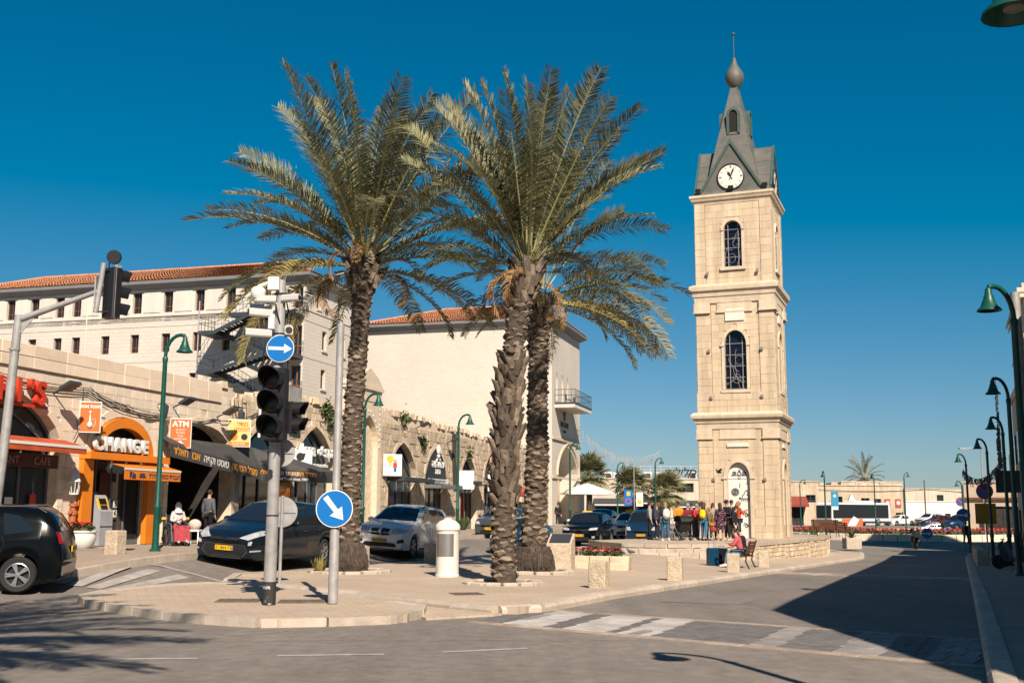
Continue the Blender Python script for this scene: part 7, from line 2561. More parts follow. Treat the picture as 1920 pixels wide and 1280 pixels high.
# --- signs in the right-hand street
def plate_sign(label, x, y, z, kind, zc, r_=0.3, rz=R(-20), h=None):
 t = thing('round_sign', label, 'road sign', (x, y, z), rz, 'road signs along the right-hand road')
 MB().tube([(0, 0.04, 0), (0, 0.04, (h or zc + r_))], 0.035, 6).build('pole', m_galv, t)
 if kind == 'arrow':
  round_sign(t, r_, zc, -0.02, ARR)
 else:
  MB().lathe([(r_, 0.0), (r_, -0.012)], 30, (0, 0, zc), 'y').build('sign_plate', m_red, t)
  MB().lathe([(r_ * 0.8, -0.013), (r_ * 0.8, -0.016)], 30, (0, 0, zc), 'y').build('blue_field', m_blue, t)
  mb = MB()
  mb.M = Matrix.Translation((0, -0.019, zc)) @ Matrix.Rotation(R(45), 4, 'Y')
  mb.box(-r_ * 0.85, r_ * 0.85, -0.002, 0.002, -0.05, 0.05)
  mb.build('slash', m_red, t)
 return t
plate_sign('round no parking sign on the lamp in the shaded row', 23.6, 55.0, gz(23.6, 55), 'no', 3.35, 0.4)
t = thing('street_plate', 'plain yellow board below the no parking sign', 'road sign', (23.55, 54.9, gz(23.55, 54.9)), R(-20))
MB().bev(-0.48, 0.48, -0.02, 0.02, 1.75, 2.75, 0.01).build('board', mat('dull_yellow', (0.42, 0.25, 0.02), 0.6), t)
MB().tube([(0, 0.06, 0), (0, 0.06, 2.9)], 0.04, 6).build('pole', m_galv, t)
plate_sign('blue arrow sign low on the shaded footway', 28.6, 70.0, gz(28.6, 70), 'arrow', 2.2, 0.42)
plate_sign('no parking sign standing beyond the roundabout', 54.5, 134, gz(54.5, 134), 'no', 3.0, 0.55)
plate_sign('small blue arrow sign at the roundabout nose', 40.2, 102, -0.8, 'arrow', 0.75, 0.38)
t = thing('dark_board', 'dark square sign board between two right-hand lamps', 'road sign', (21.6, 47.6, gz(21.6, 47.6)), R(-20))
MB().bev(-0.62, 0.62, -0.03, 0.03, 3.0, 3.95, 0.01).build('board', m_dkgrey, t)
MB().tube([(0.0, 0.06, 0), (0.0, 0.06, 3.95)], 0.04, 6).build('pole', m_galv, t)
plate_sign('small blue arrow sign beside the scooter rider', 31.5, 84, -0.8, 'arrow', 0.85, 0.4)
t = thing('street_pole', 'thick pale pole standing at the right edge of the shaded footway', 'pole', (13.3, 28.4, gz(13.3, 28.4)))
MB().tube([(0, 0, 0), (0, 0, 7.5)], [0.16, 0.12], 12).build('pole', m_galv, t, 50)
MB().bev(-0.2, 0.2, -0.2, -0.1, 2.2, 3.4, 0.02).build('box', m_dkgrey, t)
# --- roundabout bed with red flowers
RC, RR_ = Vector((38.0, 108.0)), 11.5
t = thing('roundabout_bed', 'low walled roundabout bed planted with red flowers and hedge', 'flower bed', (RC.x, RC.y, -0.9))
n = 60
for i in range(n):
 a = 2 * math.pi * i / n
 if math.sin(a) > 0.45:
  continue
 MB().bev(-math.pi * RR_ / n + 0.02, math.pi * RR_ / n - 0.02, -0.22, 0.22, -0.2, 0.62, 0.03).build('wall_stone', m_stone, t, loc=(RR_ * math.cos(a), RR_ * math.sin(a), 0), rz=a + math.pi / 2)
MB().lathe([(RR_ - 0.2, 0.0), (RR_ - 0.2, 0.5), (RR_ - 4, 0.75), (0, 1.0)], 40).build('soil', m_mortar, t)
a_, b_ = MB(), MB()
r_ = random.Random(3)
for i in range(2600):
 a, q = r_.uniform(math.pi * 0.9, math.pi * 2.1), RR_ - 0.5 - 3.5 * r_.random()
 x, y = q * math.cos(a), q * math.sin(a)
 z = 0.62 + 0.1 * r_.random()
 c = Vector((x, y, z))
 for mbx, s_, dz in ((a_, 0.28, 0.0), (b_, 0.2, 0.25)):
  d = Vector((r_.gauss(0, 1), r_.gauss(0, 1), 0.6)).normalized() * s_
  e = d.cross(Vector((r_.gauss(0, 1), r_.gauss(0, 1), 1))).normalized() * s_ * 0.5
  p = c + Vector((0, 0, dz * r_.uniform(0.5, 1.4)))
  mbx.add([p, p + d * 0.5 + e, p + d, p + d * 0.5 - e], [(0, 1, 2, 3)])
tag(a_.build('hedge_leaves', m_leaf, t), None, None, kind='stuff')
tag(b_.build('red_flowers', mat('salvia_red', (0.36, 0.05, 0.055), 0.7, var=0.3, scale=3), t), None, None, kind='stuff')
# orange and white advertising board in front of the bus
t = thing('advert_board', 'orange and white advertising board in front of the bus', 'sign', (33.3, 111.5, -0.62))
MB().bev(0, 2.1, -0.05, 0.05, 0.85, 1.6, 0.02).build('board', mat('advert_orange', (0.70, 0.12, 0.03), 0.5), t)
MB().prism([(0.55, 0.88), (1.35, 0.88), (1.75, 1.5), (1.2, 1.85), (0.8, 1.4)], -0.06, -0.052, 'y').build('picture', mat('advert_white', (0.66, 0.7, 0.76), 0.5, var=0.15, scale=4), t)
for x in (0.2, 1.9):
 MB().box(x - 0.05, x + 0.05, 0.05, 0.12, 0, 1.5).build('post', m_grey, t)
# agave pots near the tower base
for i, (x, y) in enumerate(((19.6, 72), (22.4, 73))):
 t = thing('potted_agave', ['spiky potted agave nearest the tower base', 'second spiky potted agave beside the flower bed'][i], 'plant', (x, y, -0.75))
 MB().bev(-0.5, 0.5, -0.5, 0.5, 0, 0.7, 0.04).build('pot', m_kerb, t)
 mb = MB()
 for k in range(26):
  a, b = k * 2.4, R(20 + 60 * (k % 7) / 7)
  d = Vector((math.cos(a) * math.cos(b), math.sin(a) * math.cos(b), math.sin(b)))
  e = Vector((-math.sin(a), math.cos(a), 0)) * 0.06
  mb.add([Vector((0, 0, 0.7)) - e, Vector((0, 0, 0.7)) + e, Vector((0, 0, 0.7)) + d * 0.9], [(0, 1, 2)])
 mb.build('leaves', m_leaf, t)
# --- festoon light nets
def festoon(label, a, b, sag, n, ln, m, r_=0.02, seed=1):
 q = random.Random(seed)
 a, b = Vector(a), Vector(b)
 t = thing('festoon', label, 'string lights', a)
 pts = [(b - a) * (i / 16) - Vector((0, 0, sag * 4 * (i / 16) * (1 - i / 16))) for i in range(17)]
 MB().tube(pts, r_, 4).build('cord', m, t)
 mb = MB()
 for i in range(n):
  f = q.random() * 15.99
  p = pts[int(f)].lerp(pts[int(f) + 1], f - int(f))
  l_ = ln * q.uniform(0.3, 1.0)
  mb.tube([p, p - Vector((q.uniform(-.08, .08), q.uniform(-.08, .08), l_))], 0.012, 3, False)
  for k in range(4):
   c = p - Vector((q.uniform(-.08, .08), 0, l_ * (k + 1) / 4))
   s_ = 0.035
   mb.add([c + Vector((-s_, 0, -s_)), c + Vector((s_, 0, -s_)), c + Vector((0, s_, s_)), c + Vector((0, -s_, s_))], [(0, 1, 2), (0, 3, 1), (2, 3, 0), (1, 3, 2)])
 tag(mb.build('light_drops', m, t), None, None, kind='stuff')
mfw = mat('pale_bulb', (0.62, 0.66, 0.68), 0.5, var=0)
festoon('pale icicle lights strung from hotel to the far lamps', (6.2, 100, 9.2), (16.0, 118, 8.0), 1.6, 160, 1.2, mfw, 0.015, 3)
festoon('dark icicle lights looped between two right-hand lamps', (19.9, 44.2, 4.0), (27.3, 66.5, 4.2), 0.8, 90, 0.5, m_dkgrey, 0.02, 4)
festoon('dark icicle lights hanging from the corner house', (20.0, 45.0, 5.2), (28.5, 64, 9.5), 2.6, 110, 0.9, m_dkgrey, 0.02, 5)
# ================================================================== vehicles
def paint(name, c, rough=0.28, coat=0.6, metal=0.0):
 return mat('car_paint_' + name, c, rough, var=0, coat=coat, metal=metal, spec=0.3 if coat > 0.2 else 0.2)
m_tyre = mat('tyre_rubber', (0.018, 0.018, 0.019), 0.85, var=0)
m_rim = mat('alloy', (0.42, 0.42, 0.43), 0.35, var=0, metal=0.7)
m_cgl = mat('car_glass', (0.012, 0.015, 0.018), 0.04, var=0, spec=0.7)
m_lamp = mat('headlamp_glass', (0.55, 0.56, 0.58), 0.12, c2=(0.25, 0.26, 0.28), scale=9, spec=0.7)
m_tail = mat('tail_lamp', (0.30, 0.012, 0.012), 0.2, var=0)
m_plate = mat('plate_yellow', (0.80, 0.46, 0.01), 0.5, var=0)
m_chrome = mat('chrome', (0.6, 0.6, 0.61), 0.15, var=0, metal=1.0)
m_trim = mat('car_trim', (0.014, 0.014, 0.015), 0.5, var=0)
WHEELS = {}
def wheel_meshes(r_, style):
 if (r_, style) in WHEELS:
  return WHEELS[(r_, style)]
 w_ = 0.11
 ri = r_ * 0.66
 ty = MB().lathe([(ri, -w_ * 0.9), (r_ * 0.9, -w_), (r_ * 0.985, -w_ * 0.72), (r_, 0), (r_ * 0.985, w_ * 0.72), (r_ * 0.9, w_), (ri, w_ * 0.9), (ri * 0.97, 0)], 28, axis='y').mesh('tyre', m_tyre, 40)
 mb = MB()
 mb.lathe([(ri * 1.02, w_ * 0.85), (ri * 0.93, w_ * 0.93), (ri * 0.9, w_ * 0.4)], 28, axis='y', caps=False)
 n = {'five': 5, 'ten': 10, 'steel': 7}[style]
 for i in range(n):
  a = 2 * math.pi * i / n
  for da in ((-0.12, 0.12) if style == 'five' else (0,)):
   ca, sa = math.cos(a + da), math.sin(a + da)
   tw = ri * (0.07 if style != 'steel' else 0.12)
   p, q = ri * 0.15, ri * 0.95
   mb.add([(p * ca - tw * sa, w_ * 0.9, p * sa + tw * ca), (p * ca + tw * sa, w_ * 0.9, p * sa - tw * ca), (q * ca + tw * 1.2 * sa, w_ * 0.86, q * sa - tw * 1.2 * ca), (q * ca - tw * 1.2 * sa, w_ * 0.86, q * sa + tw * 1.2 * ca),
     (p * ca - tw * sa, w_ * 0.6, p * sa + tw * ca), (p * ca + tw * sa, w_ * 0.6, p * sa - tw * ca), (q * ca + tw * 1.2 * sa, w_ * 0.55, q * sa - tw * 1.2 * ca), (q * ca - tw * 1.2 * sa, w_ * 0.55, q * sa + tw * 1.2 * ca)],
     [(0, 1, 2, 3), (0, 3, 7, 4), (1, 5, 6, 2)])
 mb.lathe([(ri * 0.2, w_ * 0.5), (ri * 0.2, w_ * 0.92), (0.0, w_ * 0.96)], 12, axis='y')
 rm = mb.mesh('rim', m_rim, 30)
 hub = MB().lathe([(ri * 0.9, -w_ * 0.2), (ri * 0.9, w_ * 0.3)], 20, axis='y').mesh('brake_disc', m_trim)
 WHEELS[(r_, style)] = (ty, rm, hub)
 return WHEELS[(r_, style)]
class Car:
 def __init__(s, name, label, cat, sp, loc, head, pm, group=None, taxi=False, rim='five', z=None, pitch=None):
  s.sp, s.pm = sp, pm
  s.L, s.W, s.H = sp['L'], sp['W'], sp['H']
  x, y = loc
  zz = gz(x, y) + ROAD if z is None else z
  s.t = thing(name, label, cat, (x, y, zz), head, group)
  if z is None:                              # settle on the sloping road
   hx, hy = math.cos(head), math.sin(head)
   gl_, gw = 1.3, 0.75
   pf = gz(x + hx * gl_, y + hy * gl_) - gz(x - hx * gl_, y - hy * gl_)
   pr_ = gz(x - hy * gw, y + hx * gw) - gz(x + hy * gw, y - hx * gw)
   s.t.rotation_euler = (0.3 * math.atan2(pr_, 2 * gw), -0.6 * math.atan2(pf, 2 * gl_), head)
  s.body()
  s.details(taxi, rim)
 def top(s, x):
  return interp(s.tab, x)
 def body(s):
  sp, L_, W = s.sp, s.L, s.W
  N = 140
  xs = [L_ * i / N for i in range(N + 1)]
  zs = [interp(sp['top'], x) for x in xs]
  for _ in range(sp.get('soft', 3)):
   zs = [zs[0]] + [(zs[i - 1] + 2 * zs[i] + zs[i + 1]) / 4 for i in range(1, N)] + [zs[-1]]
  s.tab = list(zip(xs, zs))
  ax = (sp['fo'], sp['fo'] + sp['wb'])
  s.ax = ax
  rw = sp['rw']
  ar = rw + 0.055
  stat = set([0.0, L_] + [L_ * i / 64 for i in range(65)])
  for a in ax:
   for q in range(-8, 9):
    stat.add(a + ar * math.sin(q * math.pi / 16))
   stat |= {a - ar - 0.004, a + ar + 0.004}
  stat = sorted(x for x in stat if 0 <= x <= L_)
  stat = [x for i, x in enumerate(stat) if i == 0 or x - stat[i - 1] > 0.003]
  rows = []
  for x in stat:
   zt = s.top(x)
   pl = 1.0
   if x < 0.75:
    pl -= sp.get('nose', 0.17) * ((0.75 - x) / 0.75) ** 2.2
   if x > L_ - 0.55:
    pl -= sp.get('tail', 0.10) * ((x - L_ + 0.55) / 0.55) ** 2
   w_ = W / 2 * pl
   zb = sp['cl'] + (0.05 if x < 0.1 or x > L_ - 0.1 else 0)
   for a in ax:
    if abs(x - a) < ar:
     zb = max(zb, rw * 0.98 + math.sqrt(ar * ar - (x - a) ** 2))
   belt = interp(sp['belt'], x)
   zc = min(belt, zt - 0.035)
   zc = max(zc, zb + 0.03)
   zt = max(zt, zc + 0.03)
   gh = zt - zc
   we = 0.955 * w_
   wr = we - max(0, gh - 0.05) * sp.get('tumble', 0.30)
   k = clamp(gh / 0.4)
   fl = 0.012 if any(abs(x - a) < ar + 0.09 for a in ax) else 0.0        # wheel arch flare
   pts = [(0, zb), (0.8 * w_, zb), (0.965 * w_ + fl, zb + 0.012), (0.985 * w_ + fl, lerp(zb, zc, 0.14)), (1.0 * w_, lerp(zb, zc, 0.42)), (1.0 * w_, lerp(zb, zc, 0.68)), (0.985 * w_, lerp(zb, zc, 0.9)), (we, zc),
     (lerp(we, wr, 0.5), lerp(zc, zt, 0.46)), (wr, zt - 0.10 * k - 0.012), (wr - 0.05 - 0.03 * k, zt - 0.035 * k - 0.003), (0.62 * wr, zt), (0.3 * wr, zt + 0.010 * k + 0.004), (0, zt + 0.014 * k + 0.006)]
   row = []
   for y, z in pts:
    xx = x
    f = clamp(1 - x / 0.7)
    g = clamp(1 - (L_ - x) / 0.6)
    xx += f * (sp.get('bow', 0.16) * (y / (W / 2)) ** 2 + sp.get('rake', 0.10) * ((z - 0.5) / 0.45) ** 2)
    xx -= g * (0.10 * (y / (W / 2)) ** 2 + 0.05 * ((z - 0.6) / 0.5) ** 2 * (z < 0.6))
    row.append((L_ / 2 - xx, y, z))
   rows.append(row)
  mb = MB()
  K = len(rows[0])
  ring = []
  vs_ = []
  for row in rows:
   ring = row + [(p[0], -p[1], p[2]) for p in reversed(row[1:-1])]
   vs_ += ring
  M_ = len(ring)
  fs_ = []
  for i in range(len(rows) - 1):
   for k in range(M_):
    j = (k + 1) % M_
    fs_.append((i * M_ + k, (i + 1) * M_ + k, (i + 1) * M_ + j, i * M_ + j))
  for base, rev in ((0, False), ((len(rows) - 1) * M_, True)):
   for k in range(K - 1):
    a, b = k, k + 1
    a2, b2 = (M_ - a) % M_, (M_ - b) % M_
    q = [base + a, base + b, base + b2, base + a2]
    q = list(dict.fromkeys(q))
    if len(q) > 2:
     fs_.append(tuple(q if not rev else q[::-1]))
  mb.add(vs_, fs_)
  me = mb.mesh('body', s.pm, 42)
  s.bd = obj('body', me, s.t)
  s.bvh = BVHTree.FromPolygons([Vector(v) for v in mb.v], mb.f)
 def ray(s, o, d):
  h = s.bvh.ray_cast(Vector(o), Vector(d))
  return h[0], h[1]
 def patch(s, poly, mode, m, name, parent=None, off=0.006, side=1, rings=3, sub=5, thick=0.0):
  """piece of trim lying on the body; poly in (y,z) for front/rear, (xp,z) for side, (xp,y) for top"""
  bd = []
  for a, b in zip(poly, poly[1:] + poly[:1]):
   for q in range(sub):
    bd.append((lerp(a[0], b[0], q / sub), lerp(a[1], b[1], q / sub)))
  c = (sum(p[0] for p in bd) / len(bd), sum(p[1] for p in bd) / len(bd))
  def pj(p):
   if mode == 'front':
    o, d = (4, p[0], p[1]), (-1, 0, 0)
   elif mode == 'rear':
    o, d = (-4, p[0], p[1]), (1, 0, 0)
   elif mode == 'top':
    o, d = (s.L / 2 - p[0], p[1], 4), (0, 0, -1)
   else:
    o, d = (s.L / 2 - p[0], 3 * side, p[1]), (0, -side, 0)
   h, n_ = s.ray(o, d)
   if h is None:
    return None
   if n_.dot(Vector(d)) > 0:
    n_ = -n_
   return h + n_ * off
  vs_, fs_ = [], []
  n = len(bd)
  for r_ in range(1, rings + 1):
   for p in bd:
    q = pj((lerp(c[0], p[0], r_ / rings), lerp(c[1], p[1], r_ / rings)))
    if q is None:
     q = vs_[-1] if vs_ else Vector((0, 0, 0.5))
    vs_.append(q)
  q = pj(c) or vs_[0]
  vs_.append(q)
  ci = len(vs_) - 1
  for k in range(n):
   j = (k + 1) % n
   fs_.append((ci, k, j))
   for r_ in range(rings - 1):
    fs_.append((r_ * n + k, (r_ + 1) * n + k, (r_ + 1) * n + j, r_ * n + j))
  mb = MB().add(vs_, fs_)
  return mb.build(name, m, parent or s.t, 40)
 def line(s, pts, m, name, w_=0.014, side=1, off=0.004, parent=None, mode='side'):
  """thin seam or moulding along a polyline on the body side"""
  P = []
  for a, b in zip(pts, pts[1:]):
   k = max(2, int(math.dist(a, b) / 0.06))
   for q in range(k):
    P.append((lerp(a[0], b[0], q / k), lerp(a[1], b[1], q / k)))
  P.append(pts[-1])
  V = []
  for p in P:
   if mode == 'side':
    h, n_ = s.ray((s.L / 2 - p[0], 3 * side, p[1]), (0, -side, 0))
   else:
    h, n_ = s.ray((4 if mode == 'front' else -4, p[0], p[1]), (-1 if mode == 'front' else 1, 0, 0))
   if h is not None:
    V.append(h)
  if len(V) > 1:
   MB().tube(V, w_ / 2, 5).build(name, m, parent or s.t)
 def details(s, taxi, rim):
  sp, L_ = s.sp, s.L
  r_ = sp['rw']
  ty, rm, hub = wheel_meshes(r_, rim)
  for a in s.ax:
   for sd in (-1, 1):
    e = bpy.data.objects.new('wheel', None)
    col.objects.link(e)
    e.parent = s.t
    e.location = (L_ / 2 - a, sd * (s.W / 2 - 0.125), r_)
    e.rotation_euler = (0, 0, 0 if sd > 0 else math.pi)
    for me in (ty, rm, hub):
     obj(me.name.split('.')[0], me, e)
  mir = lambda P: [(-a, b) for a, b in P]
  s.patch(sp['wscreen'] + mir(sp['wscreen'])[::-1], 'front', m_cgl, 'windscreen', rings=4)
  s.patch(sp['rscreen'] + mir(sp['rscreen'])[::-1], 'rear', m_cgl, 'rear_window', rings=3)
  for sd in (-1, 1):
   for poly in sp['glass']:
    s.patch(poly, 'side', m_cgl, 'side_window', side=sd)
   s.patch([(a * sd, b) for a, b in sp['hl']], 'front', m_lamp, 'headlight', off=0.012)
   s.patch([(a * sd, b) for a, b in sp['tl']], 'rear', m_tail, 'tail_light', off=0.012)
   for dl in sp['seams']:
    s.line(dl, m_trim, 'door_seam', 0.012, sd)
   for hx, hz in sp['handles']:
    s.line([(hx, hz), (hx + 0.2, hz)], s.pm if sp.get('bodyhandle', True) else m_trim, 'door_handle', 0.045, sd, parent=None)
   s.line([(sp['fo'] + r_ + 0.08, sp['cl'] + 0.05), (sp['fo'] + sp['wb'] - r_ - 0.08, sp['cl'] + 0.05)], m_trim, 'sill', 0.07, sd)
   # mirror
   mx, mz = sp['mirror']
   h, n_ = s.ray((L_ / 2 - mx, 3 * sd, mz), (0, -sd, 0))
   yy = h.y if h is not None else sd * s.W / 2
   mb = MB()
   mb.ball((L_ / 2 - mx, yy + sd * 0.15, mz + 0.06), (0.07, 0.12, 0.085), 10, 6)
   mb.tube([(L_ / 2 - mx, yy - sd * 0.03, mz), (L_ / 2 - mx, yy + sd * 0.12, mz + 0.04)], 0.03, 6)
   mb.build('mirror', s.pm, s.t, 50)
  for nm, poly, m, of in sp['front']:
   s.patch(poly, 'front', {'trim': m_trim, 'chrome': m_chrome, 'lamp': m_lamp, 'paint': s.pm}[m], nm, off=of)
  for ln in sp.get('flines', ()):
   s.line(ln, m_chrome, 'chrome_strip', 0.018, mode='front')
  # number plates
  px, pz = sp.get('plate', (0.0, 0.42))
  for mode, sg in (('front', 1), ('rear', -1)):
   pz_ = pz if sg > 0 else sp.get('rplate', 0.75)
   h, n_ = s.ray((4 * sg, px, pz_), (-sg, 0, 0))
   if h is None:
    continue
   mb = MB()
   mb.cbox((h.x + sg * 0.025, px, pz_), (0.02, 0.50, 0.115))
   pl = mb.build('number_plate', m_plate, s.t)
   mb = MB()
   mb.cbox((h.x + sg * 0.037, px + sg * 0.235, pz_), (0.004, 0.03, 0.11))
   mb.build('plate_band', m_blue, pl)
   tx = sp.get('num', '51-864-75')
   text(tx, 0.11, 'plate_number', m_black, pl, (h.x + sg * 0.037, px - sg * 0.01, pz_), rot=(R(90), 0, R(90) * sg), extrude=0.002)
  # wiper and roof gear
  if sp.get('rails'):
   for sd in (-1, 1):
    zt = s.top(L_ * 0.6)
    wr = s.W / 2 * 0.955 - (zt - interp(sp['belt'], L_ * 0.6)) * sp.get('tumble', 0.30) - 0.07
    MB().tube([(L_ / 2 - sp['rails'][0], sd * wr, s.top(sp['rails'][0]) - 0.03), (L_ / 2 - sp['rails'][0] - 0.2, sd * wr, s.top(sp['rails'][0] + .2) + 0.03), (L_ / 2 - sp['rails'][1] + 0.2, sd * wr, s.top(sp['rails'][1] - .2) + 0.03), (L_ / 2 - sp['rails'][1], sd * wr, s.top(sp['rails'][1]) - 0.03)], 0.02, 6).build('roof_rail', m_trim if sp['rails'][2] == 'k' else m_chrome, s.t)
  if taxi:
   xr = L_ * 0.5
   MB().bev(L_ / 2 - xr - 0.1, L_ / 2 - xr + 0.1, -0.3, 0.3, s.top(xr) + 0.01, s.top(xr) + 0.2, 0.05).build('taxi_sign', m_yellow, s.t)
  MB().box(-L_ / 2 + 0.4, L_ / 2 - 0.6, -s.W / 2 + 0.25, s.W / 2 - 0.25, sp['cl'] - 0.02, sp['cl'] + 0.12).build('underbody', m_trim, s.t)
# --- body types
SUV = dict(L=4.55, W=1.88, H=1.68, wb=2.75, fo=0.87, rw=0.36, cl=0.24,
 top=[(0, 0.78), (0.06, 0.90), (0.25, 0.99), (0.9, 1.08), (1.25, 1.13), (2.05, 1.60), (2.5, 1.67), (3.3, 1.67), (3.95, 1.60), (4.28, 1.48), (4.45, 1.08), (4.52, 0.85), (4.55, 0.6)],
 belt=[(0, 0.86), (1.2, 1.03), (3.0, 1.08), (4.1, 1.14), (4.55, 1.1)],
 wscreen=[(0.74, 1.17), (0.72, 1.22), (0.58, 1.57), (0, 1.60)], rscreen=[(0.62, 1.16), (0.52, 1.48), (0, 1.52)],
 glass=[[(1.62, 1.10), (2.45, 1.11), (2.45, 1.56), (2.18, 1.55), (1.78, 1.30)], [(2.53, 1.11), (3.28, 1.13), (3.28, 1.55), (2.53, 1.565)], [(3.36, 1.15), (3.98, 1.23), (3.78, 1.47), (3.36, 1.54)]],
 hl=[(0.50, 0.80), (0.83, 0.84), (0.86, 0.95), (0.60, 0.93), (0.47, 0.88)], tl=[(0.58, 0.92), (0.86, 0.92), (0.84, 1.15), (0.66, 1.13)],
 seams=[[(1.30, 0.42), (1.26, 0.85), (1.45, 1.05)], [(2.49, 0.38), (2.49, 1.08)], [(3.30, 0.75), (3.42, 0.95), (3.33, 1.12)], [(1.3, 0.40), (2.49, 0.38), (3.1, 0.40)]],
 handles=[(2.20, 0.96), (3.05, 0.99)], mirror=(1.72, 1.08),
 front=[('grille', [(-0.46, 0.70), (0.46, 0.70), (0.50, 0.86), (-0.50, 0.86)], 'trim', 0.010), ('lower_grille', [(-0.55, 0.32), (0.55, 0.32), (0.48, 0.50), (-0.48, 0.50)], 'trim', 0.008), ('fog_lamp', [(0.62, 0.44), (0.78, 0.46), (0.76, 0.56), (0.62, 0.54)], 'lamp', 0.012), ('fog_lamp', [(-0.62, 0.44), (-0.78, 0.46), (-0.76, 0.56), (-0.62, 0.54)], 'lamp', 0.012)],
 rails=(2.1, 3.9, 'k'), plate=(0, 0.58), rplate=0.80)
X3 = dict(SUV, num='62-123-30', front=[('kidney_grille', [(0.03, 0.70), (0.30, 0.72), (0.32, 0.90), (0.05, 0.93)], 'trim', 0.012), ('kidney_grille', [(-0.03, 0.70), (-0.30, 0.72), (-0.32, 0.90), (-0.05, 0.93)], 'trim', 0.012),
 ('lower_grille', [(-0.62, 0.34), (0.62, 0.34), (0.52, 0.47), (-0.52, 0.47)], 'trim', 0.008), ('side_intake', [(0.60, 0.46), (0.82, 0.50), (0.80, 0.62), (0.62, 0.57)], 'trim', 0.010), ('side_intake', [(-0.60, 0.46), (-0.82, 0.50), (-0.80, 0.62), (-0.62, 0.57)], 'trim', 0.010), ('skid_plate', [(-0.5, 0.27), (0.5, 0.27), (0.44, 0.33), (-0.44, 0.33)], 'chrome', 0.012)],
 hl=[(0.38, 0.78), (0.80, 0.80), (0.86, 0.90), (0.62, 0.94), (0.40, 0.92)], flines=[[(0.02, 0.70), (0.03, 0.93), (0.33, 0.91), (0.31, 0.71), (0.02, 0.70)], [(-0.02, 0.70), (-0.03, 0.93), (-0.33, 0.91), (-0.31, 0.71), (-0.02, 0.70)]], plate=(0, 0.545))
TUC = dict(SUV, L=4.35, wb=2.63, fo=0.85, rw=0.345, rails=(1.95, 3.9, 'k'),
 top=[(0, 0.75), (0.06, 0.88), (0.25, 0.98), (0.9, 1.06), (1.2, 1.10), (1.95, 1.58), (2.4, 1.66), (3.2, 1.66), (3.8, 1.60), (4.02, 1.48), (4.25, 1.12), (4.32, 0.9), (4.35, 0.6)],
 belt=[(0, 0.86), (1.2, 1.0), (3.0, 1.05), (4.0, 1.1), (4.35, 1.06)],
 glass=[[(1.52, 1.07), (2.35, 1.08), (2.35, 1.54), (2.08, 1.53), (1.68, 1.27)], [(2.43, 1.08), (3.12, 1.10), (3.05, 1.53), (2.43, 1.55)], [(3.2, 1.11), (3.70, 1.16), (3.72, 1.22), (3.45, 1.46), (3.14, 1.52)]],
 seams=[[(1.25, 0.42), (1.22, 0.85), (1.4, 1.02)], [(2.39, 0.38), (2.39, 1.05)], [(3.12, 0.72), (3.22, 0.92), (3.15, 1.08)], [(1.25, 0.40), (2.39, 0.38), (3.0, 0.40)]], handles=[(2.1, 0.92), (2.88, 0.95)])
MPV = dict(L=4.77, W=1.88, H=1.66, wb=2.85, fo=0.95, rw=0.34, cl=0.19, soft=5, rake=0.13,
 top=[(0, 0.66), (0.05, 0.76), (0.3, 0.88), (0.9, 1.02), (1.15, 1.08), (2.25, 1.58), (2.8, 1.66), (3.6, 1.63), (4.35, 1.50), (4.55, 1.35), (4.70, 0.95), (4.77, 0.6)],
 belt=[(0, 0.75), (1.15, 0.98), (3.0, 1.03), (4.3, 1.08), (4.77, 1.0)],
 wscreen=[(0.78, 1.13), (0.76, 1.18), (0.57, 1.55), (0, 1.585)], rscreen=[(0.6, 1.1), (0.5, 1.42), (0, 1.46)],
 glass=[[(1.72, 1.05), (2.65, 1.07), (2.65, 1.545), (2.38, 1.53), (1.9, 1.25)], [(2.73, 1.07), (3.5, 1.08), (3.5, 1.53), (2.73, 1.55)], [(3.58, 1.09), (4.25, 1.15), (4.1, 1.38), (3.58, 1.5)]],
 hl=[(0.40, 0.72), (0.66, 0.68), (0.88, 0.82), (0.90, 0.93), (0.74, 0.91)], tl=[(0.62, 0.88), (0.86, 0.88), (0.84, 1.2), (0.7, 1.2)],
 seams=[[(1.45, 0.36), (1.38, 0.8), (1.5, 1.02)], [(2.69, 0.32), (2.69, 1.05)], [(3.5, 0.7), (3.6, 0.9), (3.53, 1.06)], [(1.45, 0.34), (2.69, 0.31), (3.25, 0.33)]],
 handles=[(2.4, 0.9), (3.25, 0.92)], mirror=(1.82, 1.05),
 front=[('grille', [(-0.36, 0.63), (0.36, 0.63), (0.42, 0.73), (-0.42, 0.73)], 'trim', 0.010), ('lower_grille', [(-0.46, 0.24), (0.46, 0.24), (0.62, 0.40), (0.54, 0.55), (-0.54, 0.55), (-0.62, 0.40)], 'trim', 0.010), ('fog_lamp', [(0.66, 0.56), (0.76, 0.57), (0.75, 0.66), (0.66, 0.65)], 'lamp', 0.014), ('fog_lamp', [(-0.66, 0.56), (-0.76, 0.57), (-0.75, 0.66), (-0.66, 0.65)], 'lamp', 0.014), ('running_lamp', [(0.72, 0.40), (0.88, 0.43), (0.88, 0.46), (0.72, 0.44)], 'lamp', 0.012), ('running_lamp', [(-0.72, 0.40), (-0.88, 0.43), (-0.88, 0.46), (-0.72, 0.44)], 'lamp', 0.012), ('badge', [(-0.09, 0.70), (0.09, 0.70), (0.09, 0.76), (-0.09, 0.76)], 'chrome', 0.016)],
 flines=[[(-0.46, 0.23), (-0.64, 0.40), (-0.55, 0.565), (0.55, 0.565), (0.64, 0.40), (0.46, 0.23), (-0.46, 0.23)]], plate=(0, 0.47), num='51-864-75')
